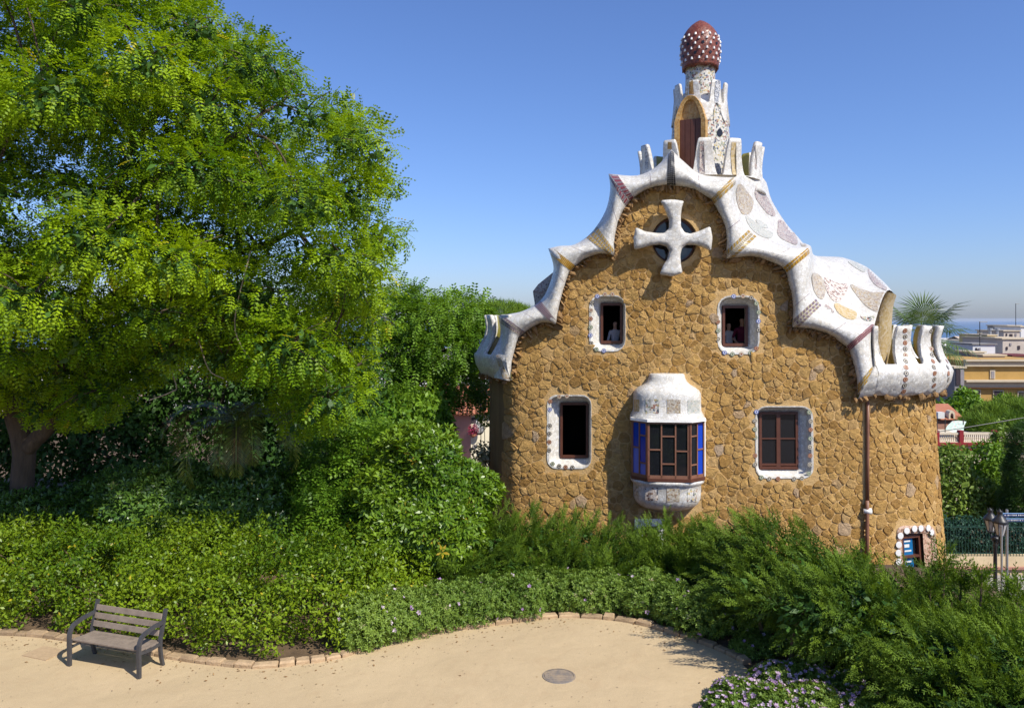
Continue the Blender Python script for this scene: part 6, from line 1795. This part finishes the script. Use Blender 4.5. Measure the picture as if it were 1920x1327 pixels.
sp = P(1899, 1080, 27.6); scooter('scooter with a round black top case parked right of the lamp', (sp.x + 0.9, sp.y, STREET + 0.005), 0.12, (0.03, 0.03, 0.12)).location.z = STREET + 0.005
sp = P(1843, 1082, 28.0); scooter('dark scooter with mirrors parked left of the lamp', (sp.x, sp.y, STREET + 0.005), -2.2, (0.04, 0.042, 0.045), False)
sp = P(1818, 1085, 28.6); scooter('grey scooter parked behind the juniper shoots', (sp.x, sp.y, STREET + 0.005), -1.9, (0.20, 0.20, 0.21), False)

# ------------------------------------------------------------------ garden wall, railing and hedge across the street
YW = 33.2
mat_cream = mat('cream_render', (0.62, 0.50, 0.32), (0.54, 0.43, 0.27), 0.9, 2, 0.2)
zt0, zt1 = P(0, 1043, YW).z, P(0, 1064, YW).z
t = thing('garden_wall', 'low cream garden wall with a pink coping across the street', 'wall', (22, YW, STREET))
mb = MB(); mb.box((27, YW + 0.2, (zt0 + STREET) / 2), (22, 0.4, zt0 - STREET)); mb.build('wall_body', mat_cream, t)
mb = MB(); mb.box((27, YW - 0.03, zt1), (22, 0.16, 0.09)); mb.build('string_course', mat('pink_coping', (0.42, 0.22, 0.17), rough=0.9), t)
t = thing('iron_railing', 'dark green iron railing on the cream garden wall', 'railing', (22, YW, zt0))
mat_green = mat('green_paint', (0.015, 0.045, 0.035), (0.02, 0.06, 0.045), 0.5, 8, 0.1)
zr = P(0, 974, YW).z
me_bar = None
x = P(1766, 0, YW).x
while x < P(1935, 0, YW).x:
    if me_bar is None:
        mb = MB(); mb.tube([Vector((0, 0, 0)), Vector((0, 0, zr - zt0 - 0.08)), Vector((0, 0, zr - zt0 + 0.03))], [0.013, 0.013, 0.002], 5); o = mb.build('railing_bar', mat_green, t); me_bar = o.data; o.location = (x, YW + 0.05, zt0)
    else:
        o = bpy.data.objects.new('railing_bar', me_bar); COL.objects.link(o); o.parent = t; o.matrix_parent_inverse = PINV[t.name]; o.location = (x, YW + 0.05, zt0)
    x += 0.125
for f in (0.08, 0.80):
    mb = MB(); mb.box(((P(1766, 0, YW).x + P(1935, 0, YW).x) / 2, YW + 0.05, zt0 + (zr - zt0) * f), (P(1935, 0, YW).x - P(1766, 0, YW).x, 0.03, 0.04)); mb.build('railing_rail', mat_green, t)
xa, xb = P(1766, 0, YW).x, P(1935, 0, YW).x
bl = [(x, YW + 0.55, zt0 + 0.75, 0.45, 0.28, 0.80) for x in np.arange(xa, xb, 0.5)]
L_ivy = leafmat('blue_green_hedge_leaf', (0.018, 0.060, 0.040), (0.050, 0.130, 0.085), 0.2, 0.5, 0.3)
shrub('railing_hedge', 'blue-green hedge pressed behind the iron railing', 'hedge', bl, 6000, 'leaf', 0.16, L_ivy, shell=0.4, rough=0.1)
tree('garden_tree', 'olive-green bushy tree behind the railing next to the gatehouse wall', [bp(1790, 910, 37, 1.2, 1.2, 1.3), bp(1780, 865, 37.5, .9, 1, .9), bp(1830, 930, 37, 1.1, 1, 1.0), bp(1800, 950, 36.5, 1.3, 1, .8)], 5200, 'leaf', 0.22, L_grnd, shell=0.5, rough=0.2, droop=0.4)
tree('garden_tree', 'darker round-leaved tree right of the olive-green one', [bp(1850, 860, 38, .9, .9, .9), bp(1840, 905, 37.8, 1.0, 1, 1.0), bp(1880, 900, 38, 1.0, 1, 1.1), bp(1870, 945, 37, 1.2, 1, .9)], 5200, 'leaf', 0.22, L_back, shell=0.5, rough=0.2, droop=0.4)
tree('garden_tree', 'tall loose sapling in front of the balustrade', [bp(1874, 830, 41, .5, .5, 1.1), bp(1885, 870, 41, .7, .6, 1.0), bp(1868, 880, 41, .5, .6, .9)], 2200, 'leaf', 0.20, L_grnd, shell=0.7, rough=0.3, droop=0.4, r0=0.06)
tree('dark_cypress', 'very dark tree at the right edge behind the direction sign', [bp(1925, 900, 35, .9, .9, 1.6), bp(1930, 850, 35.2, .8, .8, 1.4), bp(1915, 945, 35, .9, .8, .9)], 3600, 'tuft', 0.26, L_dark, shell=0.5)
tree('stone_pine', 'round dense pine in front of the ochre building', [bp(1880, 798, 50, 1.6, 1.5, .9), bp(1840, 805, 49.5, 1.1, 1.2, .8), bp(1925, 795, 50, 1.7, 1.6, 1.1), bp(1900, 775, 51, 1.3, 1.3, .8), bp(1860, 782, 50.5, 1.1, 1.2, .7), bp(1850, 815, 49, 1.1, 1, .6), bp(1905, 810, 49, 1.4, 1, .7)], 5200, 'tuft', 0.42, L_pine, shell=0.4, rough=0.2, r0=0.2)
tree('leafy_tree', 'fresh green tree rising between the roof eave and the ochre building', [bp(1812, 765, 58, 1.2, 1.2, 1.0), bp(1780, 772, 58, 1.1, 1.2, .9), bp(1832, 768, 58, .9, 1, .8), bp(1808, 745, 59, .7, 1, .6), bp(1886, 752, 60, .7, 1, .5)], 4600, 'leaf', 0.34, L_back, shell=0.5, rough=0.25, r0=0.14)

# ------------------------------------------------------------------ terrace house with a balustrade
YT = 44.0
mat_red = mat('dark_red_paint', (0.28, 0.025, 0.03), (0.22, 0.02, 0.025), 0.7, 4, 0.1)
mat_cr2 = mat('pale_cream_render', (0.66, 0.57, 0.43), (0.58, 0.49, 0.36), 0.9, 1.5, 0.2)
t = thing('terrace_house', 'cream terrace house with dark red piers and mouldings beyond the garden trees', 'building', (26, YT, STREET - 0.2))
x0, x1 = P(1740, 0, YT).x, P(1990, 0, YT).x
zb0 = P(0, 833, YT).z
mb = MB(); mb.box(((x0 + x1) / 2, YT + 3, (zb0 + STREET - 0.3) / 2), (x1 - x0, 6, zb0 - STREET + 0.3)); mb.build('wall', mat_cr2, t)
for y0, y1, m in ((829, 834.5, mat_red), (841, 843, mat_red)):
    a, c_ = P(0, y0, YT).z, P(0, y1, YT).z; mb = MB(); mb.box(((x0 + x1) / 2, YT - 0.06, (a + c_) / 2), (x1 - x0, 0.22 if m else .1, a - c_)); mb.build('moulding', m, t)
zt2 = P(0, 811, YT).z
mb = MB(); mb.box(((x0 + x1) / 2, YT + 0.05, zt2 - 0.05), (x1 - x0 - 0.02, 0.22, 0.11)); mb.build('handrail', mat_cr2, t)
mb = MB(); mb.box(((x0 + x1) / 2, YT + 0.05, zb0 + 0.10), (x1 - x0 - 0.02, 0.20, 0.12)); mb.build('balustrade_plinth', mat_cr2, t)
me_b = None
for px in np.arange(1758, 1925, 3.9):
    if abs((px - 1801) % 60) < 5 or abs((px - 1756) % 200) < 4: continue
    x = P(px, 0, YT).x
    if me_b is None:
        mb = MB(); mb.lathe([(0.045, 0), (0.045, 0.04), (0.025, 0.07), (0.048, 0.16), (0.03, 0.28), (0.022, 0.34), (0.045, 0.38)], (0, 0, 0), 8); o = mb.build('baluster', mat_cr2, t, smooth=True); me_b = o.data
    else:
        o = bpy.data.objects.new('baluster', me_b); COL.objects.link(o); o.parent = t; o.matrix_parent_inverse = PINV[t.name]
    o.location = (x, YT + 0.05, zb0 + 0.15)
for px in (1756, 1801, 1866, 1930):
    a = P(px, 0, YT).x; mb = MB(); mb.box((a, YT + 0.03, (zt2 + zb0) / 2 + 0.05), (0.22, 0.30, zt2 - zb0 + 0.16)); mb.build('pier', mat_red, t)
for px in (1779, 1908):
    c_ = P(px, 837, YT - 0.02); mb = MB(); mb.lathe([(0.085, -0.01), (0.08, 0.03), (0.0, 0.04)], c_, 14, M=Matrix.Rotation(PI / 2, 3, 'X')); mb.build('roundel', mat_red, t)
a, c_ = P(1775, 851, YT), P(1793, 868, YT); mb = MB(); mb.box((a + c_) / 2 + Vector((0, 0.0, 0)), (c_.x - a.x, 0.06, a.z - c_.z)); mb.build('window', mat_wood, t)
# things on the terrace
mat_terra = mat('terracotta', (0.42, 0.17, 0.10), (0.34, 0.13, 0.075), 0.9, 4, 0.4)
YR = 52.0
t = thing('tiled_outbuilding', 'low pink outbuilding with a terracotta roof and arched chimney above the balustrade', 'building', (P(1780, 0, YR).x, YR, P(0, 830, YR).z - 3))
a, c_ = P(1745, 785, YR), P(1812, 835, YR); mb = MB(); mb.box(((a.x + c_.x) / 2, YR + 1, (a.z + c_.z) / 2 - 1), (c_.x - a.x, 2, a.z - c_.z + 2)); mb.build('wall', mat('rose_render', (0.42, 0.22, 0.16), rough=0.9), t)
a = P(1745, 777, YR); c_ = P(1800, 786, YR); mb = MB(); mb.grid([[Vector((a.x, YR - 0.2, c_.z)), Vector((c_.x + 0.3, YR - 0.2, c_.z))], [Vector((a.x, YR + 2, a.z + 0.5)), Vector((c_.x + 0.3, YR + 2, a.z + 0.5))]]); mb.build('roof', mat_terra, t)
c_ = P(1785, 782, YR - 0.1); mb = MB(); prof_ = [(-0.20, -0.2), (-0.20, 0.22), (-0.12, 0.38), (0.0, 0.44), (0.12, 0.38), (0.20, 0.22), (0.20, -0.2)]
mb.grid([[c_ + Vector((a_, 0, b_)) for a_, b_ in prof_], [c_ + Vector((a_, 0.5, b_)) for a_, b_ in prof_]]); inn_ = [(a_ * 0.5, b_ * 0.62) for a_, b_ in prof_]; mb.grid([[c_ + Vector((a_, 0, b_)) for a_, b_ in prof_], [c_ + Vector((a_, 0, b_)) for a_, b_ in inn_]]); mb.build('chimney', mat_cr2, t)
c_ = P(1762, 778, YR - 0.3); mb = MB(); mb.box(c_, (0.42, 0.4, 0.40)); tag(mb.build('water_tank', mW), 'small white tank on the terracotta roof', 'tank')
# cloth parasol-awning on the terrace
YA = 47.0
m, nt, N, L = newmat('flowered_awning'); v = objcoord(nt)
col = ramp(nt, tex_noise(nt, 5, 3, 0.6, v), [(0.40, (0.62, 0.66, 0.60)), (0.50, (0.30, 0.48, 0.36)), (0.58, (0.60, 0.64, 0.58)), (0.66, (0.50, 0.28, 0.22))]); finish(nt, col, 0.9)
t = thing('terrace_awning', 'patterned pale green awning spread over the terrace', 'awning', P(1790, 813, YA))
mb = MB(); mb.grid([[P(x, y, Y) for x, y, Y in r_] for r_ in ([(1773, 804, YA - .6), (1790, 812, YA - 1), (1806, 812, YA - .8)], [(1776, 798, YA), (1790, 797, YA), (1808, 798, YA)], [(1786, 789, YA + .8), (1798, 788, YA + 1), (1812, 790, YA + 1)])]); mb.build('cloth', m, t, smooth=True)
for px, py in ((1757, 803), (1772, 800), (1806, 806)):
    a = P(px, 785, YA + .2); c_ = P(px, 812, YA + .2); mb = MB(); mb.tube([c_, a], 0.03, 5); mb.build('awning_post', mat_black, t)

# ------------------------------------------------------------------ ochre building and roofs behind it
mat_och = mat('ochre_render', (0.46, 0.28, 0.085), (0.40, 0.24, 0.07), 0.9, 1.2, 0.15)
mat_band = mat('pale_moulding', (0.55, 0.46, 0.33), (0.48, 0.40, 0.28), 0.9, 2, 0.1)
YO = 72.0
t = thing('ochre_building', 'ochre apartment building with pale cornices and a small square window', 'building', (P(1860, 0, YO).x, YO, -8))
x0, x1 = P(1808, 0, YO).x, P(1990, 0, YO).x
mb = MB(); z1, z0 = P(0, 676, YO).z, -8.5; mb.box(((x0 + x1) / 2, YO + 5, (z0 + z1) / 2), (x1 - x0, 10, z1 - z0)); mb.build('wall', mat_och, t)
def band(y0, y1, dep, m, nm, xa=1803, xb=1990):
    a, c_ = P(xa, y0, YO), P(xb, y1, YO); mb = MB(); mb.box(((a.x + c_.x) / 2, YO - dep / 2 + 0.02, (a.z + c_.z) / 2), (c_.x - a.x, dep, a.z - c_.z)); mb.build(nm, m, t)
band(674, 677, 0.5, mat_band, 'cornice', 1806); band(677, 684, 0.25, mat_band, 'frieze', 1807); band(684, 686.5, 0.35, mat_band, 'cornice', 1806); band(711.5, 715, 0.8, mat_band, 'cornice'); band(715, 725, 0.4, mat_band, 'frieze'); band(725, 726.5, 0.45, mat('brown_line', (0.25, 0.13, 0.07), bs=0), 'moulding')
def wn_(x0, y0, x1, y1, sh):
    a, c_ = P(x0 - 2, y0 - 2, YO), P(x1 + 2, y1 + 1, YO); mb = MB(); mb.box(((a.x + c_.x) / 2, YO - 0.03, (a.z + c_.z) / 2), (c_.x - a.x, 0.12, a.z - c_.z)); w = mb.build('window', mat_band, t)
    a, c_ = P(x0, y0, YO), P(x1, y1, YO); mb = MB(); mb.box(((a.x + c_.x) / 2, YO - 0.075, (a.z + c_.z) / 2), (c_.x - a.x, 0.08, a.z - c_.z)); o = mb.build('pane', sh, w)
    o.parent = w; o.matrix_parent_inverse = Matrix.Identity(4)
m_shut = mat('dark_shutter', (0.05, 0.035, 0.04), rough=0.6, bs=0); m_gs = mat('grey_shutter', (0.30, 0.27, 0.27), rough=0.6, bs=0)
wn_(1857.5, 695.5, 1863, 709, m_gs); wn_(1863, 733, 1879, 757, m_shut); wn_(1909, 735, 1919, 752, m_shut); wn_(1824, 732, 1836, 752, m_shut)
for px in (1831, 1858, 1903): c_ = P(px, 686, YO); mb = MB(); mb.box(c_ + Vector((0, -0.2, 0)), (0.22, 0.12, 0.10)); mb.build('vent_block', mat_wood, t)
def block(label, name, px0, px1, py0, py1, Y, m, depth=8, cat='building', extras=None, roofm=None):
    a, c_ = P(px0, py0, Y), P(px1, py1, Y); gz = Hh((a.x + c_.x) / 2, Y) - 0.5
    t = thing(name, label, cat, ((a.x + c_.x) / 2, Y, gz))
    mb = MB(); mb.box(((a.x + c_.x) / 2, Y + depth / 2, (a.z + min(gz, c_.z)) / 2), (c_.x - a.x, depth, a.z - min(gz, c_.z))); mb.build('wall', m, t)
    mb = MB(); mb.box(((a.x + c_.x) / 2, Y + depth / 2, a.z + 0.06), (c_.x - a.x + 0.3, depth + 0.3, 0.14)); mb.build('roof_slab', roofm or mat_band, t)
    for (x0, y0, x1, y1, mm) in extras or []:
        p, q = P(x0, y0, Y), P(x1, y1, Y); mb = MB(); mb.box(((p.x + q.x) / 2, Y - 0.03, (p.z + q.z) / 2), (q.x - p.x, 0.1, p.z - q.z)); mb.build('window', mm, t)
    return t
mat_bw = mat('white_render', (0.70, 0.69, 0.67), (0.62, 0.61, 0.60), 0.9, 1, 0.1); mat_by = mat('yellow_render', (0.66, 0.54, 0.24), (0.58, 0.47, 0.2), 0.9, 1, 0.1); mat_bc = mat('stained_cream_render', (0.56, 0.48, 0.40), (0.44, 0.38, 0.32), 0.9, 0.8, 0.2); mat_gr = mat('grey_shed', (0.26, 0.25, 0.24), (0.2, 0.19, 0.18), 0.9, 1, 0.1)
block('white rooftop hut with a dark doorway and sloping canopy behind the ochre building', 'rooftop_hut', 1824, 1866, 646, 672, 86, mat_bw, 4, extras=[(1829, 652, 1832, 664, m_shut), (1835, 652, 1838, 664, m_gs), (1830.5, 655, 1833, 664, m_shut)], roofm=mat_gr)
block('grey lean-to shed below the white rooftop hut', 'rooftop_shed', 1820, 1846, 661, 676, 80, mat_gr, 3)
block('cream parapet block on the ochre building roof', 'rooftop_parapet', 1844, 1884, 667, 676, 78, mat_bc, 2)
t = block('yellow rooftop block carrying two flue pipes', 'yellow_block', 1852, 1868, 629, 675, 94, mat_by, 6)
for k, px in enumerate((1856.5, 1870)):
    b = P(px, 631, 94.3 + k); mb = MB(); mb.lathe([(0.14, 0), (0.14, 0.75), (0.30, 0.76), (0.30, 0.98), (0.0, 1.0)], b, 12); tag(mb.build('flue_pipe', mat_galv), ['left grey flue pipe with a cowl on the yellow rooftop block', 'right grey flue pipe with a cowl next to the yellow wall'][k], 'flue pipe')
block('tall yellow stair block beside the stained cream wall', 'yellow_block', 1866, 1882, 634, 676, 92, mat_by, 6)
block('stained cream end wall of a house above the ochre building', 'cream_house', 1880, 1960, 636, 690, 90, mat_bc, 8, extras=[(1886, 650, 1889, 656, m_shut), (1893, 643, 1896, 648, m_gs), (1908, 648, 1912, 655, m_shut)])
block('low maroon-roofed dormer with a pale window at the right edge', 'dormer_house', 1899, 1950, 668, 690, 82, mat_band, 4, extras=[(1903, 671, 1912, 680, m_gs)], roofm=mat('maroon_roof', (0.16, 0.04, 0.04), rough=0.8))
block('cream rooftop house stepping up behind the flue pipes', 'cream_house', 1882, 1912, 621, 650, 104, mat_bc, 6, extras=[(1886, 625, 1888, 630, m_shut), (1893, 626, 1898, 632, m_shut), (1903, 625, 1906, 630, m_gs)])
block('white rooftop box at the right edge behind the cream house', 'white_block', 1914, 1960, 613, 650, 110, mat_bw, 6)
block('grey rooftop wall next to the tall thin antenna', 'grey_block', 1889, 1914, 611, 640, 118, mat_gr, 5)
block('distant white slab block rising over the far roofs', 'white_block', 1813, 1829, 640, 668, 210, mat_bw, 10, extras=[(1815 + 4 * k, 643 + 5 * q, 1816.6 + 4 * k, 646 + 5 * q, m_gs) for k in range(3) for q in range(3)])
block('glazed lean-to with a railing between the eave and the ochre building', 'glass_lean_to', 1790, 1808, 690, 760, 70, mat_gr, 4, extras=[(1792, 692, 1799, 722, m_shut), (1800, 692, 1806, 722, m_gs)])
block('brown tiled roof low beside the fan palm', 'brown_house', 1796, 1822, 669, 690, 88, mat('brown_wall', (0.20, 0.11, 0.08), rough=0.9), 5, roofm=mat_terra)
def antenna(label, px, y0, y1, Y, arms):
    b = P(px, y1, Y); a = P(px, y0, Y); t = thing('antenna', label, 'antenna', b)
    mb = MB(); mb.tube([b, a], 0.045, 5); mb.build('mast', mat_black, t)
    for (x_0, x_1, y_) in arms:
        mb = MB(); mb.tube([P(x_0, y_, Y), P(x_1, y_, Y)], 0.035, 5); mb.build('crossbar', mat_black, t)
antenna('thin roof antenna with a short crossbar at the top left of the hut', 1837, 603, 648, 85, [(1836, 1851, 603.5), (1835, 1842, 624), (1836, 1840, 630)])
antenna('tall thin mast at the right edge against the sky', 1904.5, 569, 614, 116, [(1904, 1911, 569.5), (1903, 1906, 610)])
mb = MB(); mb.tube([P(1740, 812, 40), P(1800, 803, 40), P(1860, 793, 40), P(1960, 776, 40)], 0.022, 5); tag(mb.build('overhead_cable', mat_black), 'black overhead cable crossing in front of the pine', 'cable')
mb = MB(); mb.tube([P(1836, 640, 60), P(1836.5, 800, 60)], 0.012, 4)

# far roofs running down to the sea
rr = random.Random(12)
cols = [(0.62, 0.57, 0.50), (0.55, 0.45, 0.36), (0.66, 0.63, 0.60), (0.45, 0.30, 0.22), (0.52, 0.50, 0.48)]
mfar = [mat('far_wall_%d' % i, c_, rough=0.9, bs=0) for i, c_ in enumerate(cols)]
for k in range(46):
    px = rr.uniform(1778, 1850); py = rr.uniform(647, 668); Y = 130000 / (py - 598) / 36 * (1 if k < 40 else 1)
    Y = (5.4 + 5.25) / ((py - 598) / 1500 - 0.0354) if (py - 598) / 1500 > 0.0375 else 1900
    Y = min(max(Y, 260), 2200) * rr.uniform(0.9, 1.1); p = P(px, 0, Y); gz = Hh(p.x, Y); w = rr.uniform(8, 20) * (1 + Y / 1500); h = rr.uniform(6, 15) * (1 + Y / 2500)
    mb = MB(); mb.box((p.x, Y, gz + h / 2), (w, w * 0.8, h)); rz = gz + h
    mb.grid([[Vector((p.x - w * .53, Y - w * .43, rz)), Vector((p.x + w * .53, Y - w * .43, rz))], [Vector((p.x - w * .53, Y, rz + w * 0.12)), Vector((p.x + w * .53, Y, rz + w * 0.12))], [Vector((p.x - w * .53, Y + w * .43, rz)), Vector((p.x + w * .53, Y + w * .43, rz))]])
    tag(mb.build('distant_house', mfar[k % 5]), 'tiny distant house among the roofs running down to the sea', 'house', 'distant houses')

# ------------------------------------------------------------------ pink house at the left
YP = 46.0
t = thing('pink_house', 'pink and cream house with a terracotta roof beside the left wall of the gatehouse', 'building', (P(885, 0, YP).x, YP, Hh(-2.5, YP) - 0.2))
mat_pk = mat('pink_render', (0.60, 0.30, 0.22), (0.54, 0.26, 0.19), 0.9, 1.5, 0.2); mat_lc = mat('lemon_cream_render', (0.66, 0.60, 0.44), (0.58, 0.52, 0.38), 0.9, 1.5, 0.2)
cz_ = P(883, 775, YP); zb_ = Hh(-2.5, YP) - 0.3
lft = P(800, 775, YP + 2.5); rgt = P(960, 772, YP + 2.0)
def quad(a, b, z0, z1): return [Vector((a.x, a.y, z0)), Vector((b.x, b.y, z0)), Vector((b.x, b.y, z1)), Vector((a.x, a.y, z1))]
mb = MB(); mb.add(quad(lft, cz_, zb_, cz_.z), [(0, 1, 2, 3)]); mb.add(quad(lft, lft + Vector((0.5, 6, 0)), zb_, cz_.z), [(0, 1, 2, 3)]); mb.build('wall', mat_pk, t)
mb = MB(); mb.add(quad(cz_, rgt, zb_, cz_.z), [(0, 1, 2, 3)]); mb.build('wall', mat_lc, t)
rows = []
e0, e1, e2 = lft + Vector((-.4, -.3, 0)), cz_ + Vector((0, -.45, 0)), rgt + Vector((.5, -.3, 0))
for f in range(5):
    up = Vector((0, f * 0.9, f * 0.34)); rows.append([e0 + up, e0.lerp(e1, .5) + up, e1 + up, e1.lerp(e2, .5) + up, e2 + up])
mb = MB(); mb.grid(rows); roofo = mb.build('roof', mat_terra, t)
for k in range(26):
    f = k / 25; p = (e0.lerp(e1, f * 2) if f < .5 else e1.lerp(e2, f * 2 - 1)); mb = MB(); mb.tube([p + Vector((0, -.06, 0.02)), p + Vector((0, 3.6, 1.40))], 0.085, 6); mb.build('roof_tile_row', mat_terra, t)
def pw(px0, py0, px1, py1, m, nm='window'):
    fa = (px0 - 883) / (960 - 883.0); fb = (px1 - 883) / (960 - 883.0); a, b = cz_.lerp(rgt, fa), cz_.lerp(rgt, fb); n_ = Vector((0.1, -0.06, 0)); z1, z0 = P(0, py0, YP).z, P(0, py1, YP).z
    mb = MB(); v_ = quad(a + Vector((0, -.06, 0)), b + Vector((0, -.06, 0)), z0, z1); mb.add(v_ + [p + Vector((0, .12, 0)) for p in v_], [(0, 1, 2, 3), (0, 4, 5, 1), (1, 5, 6, 2), (2, 6, 7, 3), (3, 7, 4, 0)]); return mb.build(nm, m, t)
pw(884, 783, 892, 793, m_shut); pw(892.5, 782, 897, 793, mat_bw, 'shutter'); pw(887, 834, 893, 842, m_gs)
bq = [bp(887, 806, YP - 0.4, .30, .25, .32)]
tq = thing('flower_basket', 'basket of crimson flowers hanging under the pink house window', 'flowers', bq[0][:3]); foliage('blossoms', bq, 420, 'leaf', 0.10, [leafmat('crimson_petal', (0.30, 0.02, 0.06), (0.48, 0.08, 0.14), 0.2)], tq, shell=0.6)['kind'] = 'stuff'
mb = MB(); c_ = P(887, 813, YP - .4); mb.lathe([(0.02, -0.22), (0.16, -0.12), (0.20, 0.0)], c_, 10); mb.build('basket', mat_terra, tq)
c_ = P(897, 803, YP - .25); t2 = thing('satellite_dish', 'grey satellite dish on the cream wall of the pink house', 'satellite dish', c_)
mb = MB(); mb.lathe([(0.0, 0.08), (0.22, 0.05), (0.38, 0.0), (0.22, 0.04)], c_, 14, M=Matrix.Rotation(1.2, 3, 'X') @ Matrix.Rotation(0.5, 3, 'Y')); mb.build('dish', mat_gr, t2, smooth=True)
mb = MB(); mb.tube([c_, c_ + Vector((0, .35, -.05))], 0.03, 5); mb.build('dish_arm', mat_black, t2)
shrub('pale_shrub', 'pale flowering shrub against the left corner of the gatehouse', 'shrub', [bp(902, 730, 33, .6, .6, .9), bp(900, 700, 33, .5, .6, .6), bp(908, 770, 33, .35, .5, .6)], 1600, 'leaf', 0.16, L_grnd, shell=0.7, rough=0.3)
shrub('dry_shrub', 'small dry pale shrub at the foot of the pink house', 'shrub', [bp(905, 860, 26, .35, .4, .5), bp(900, 885, 25, .4, .4, .35)], 1100, 'leaf', 0.14, leafmat('dry_pale_leaf', (0.16, 0.16, 0.06), (0.46, 0.42, 0.26), 0.25), shell=0.8, rough=0.3)

# fallen leaves and grit on the square
def litter(name, label, n, m, size, near):
    p = []
    while len(p) < n:
        if RNG.random() < near: q, tt = kat(float(RNG.uniform(1, cum[-1] - 4))); nr = Vector((tt.y, -tt.x, 0)); v = q + nr * float(abs(RNG.normal()) * 0.35 + 0.03)
        else: v = Vector((float(RNG.uniform(-9, 3)), float(RNG.uniform(9.5, 14)), 0))
        if inside(LL, v.x, v.y): p.append((v.x, v.y, 0.008))
    p = np.array(p); A = rnd(n); A[:, 2] *= 0.1; N_ = rnd(n) * 0.15; N_[:, 2] += 1
    o = mesh_quads(name, place(leaf_t(0.28, 0.1), p, A, N_, size * RNG.uniform(0.5, 1.3, n)), [m], None, RNG.random(n)); tag(o, label, 'litter'); o['kind'] = 'stuff'
litter('fallen_leaves', 'dry fallen leaves scattered over the sandy square', 260, L_dry, 0.05, 0.75)
litter('grit', 'dark grit and crumbs on the sandy square', 700, mat('grit', (0.20, 0.14, 0.09), bs=0), 0.022, 0.5)

# ------------------------------------------------------------------ sea air
m, nt, N, L = newmat('sea_haze')
pv = N.new('ShaderNodeVolumePrincipled'); pv.inputs['Color'].default_value = (0.72, 0.82, 0.97, 1); pv.inputs['Density'].default_value = 2.2e-5; pv.inputs['Anisotropy'].default_value = 0.0
ov = N.new('ShaderNodeOutputMaterial'); L.new(pv.outputs[0], ov.inputs['Volume'])
mb = MB(); mb.box((0, 24500, -60.5), (72000, 51500, 154.0)); hz = mb.build('haze', m); hz['kind'] = 'stuff'; tag(hz, 'thin blue sea haze over the distant roofs and the sea', 'haze')
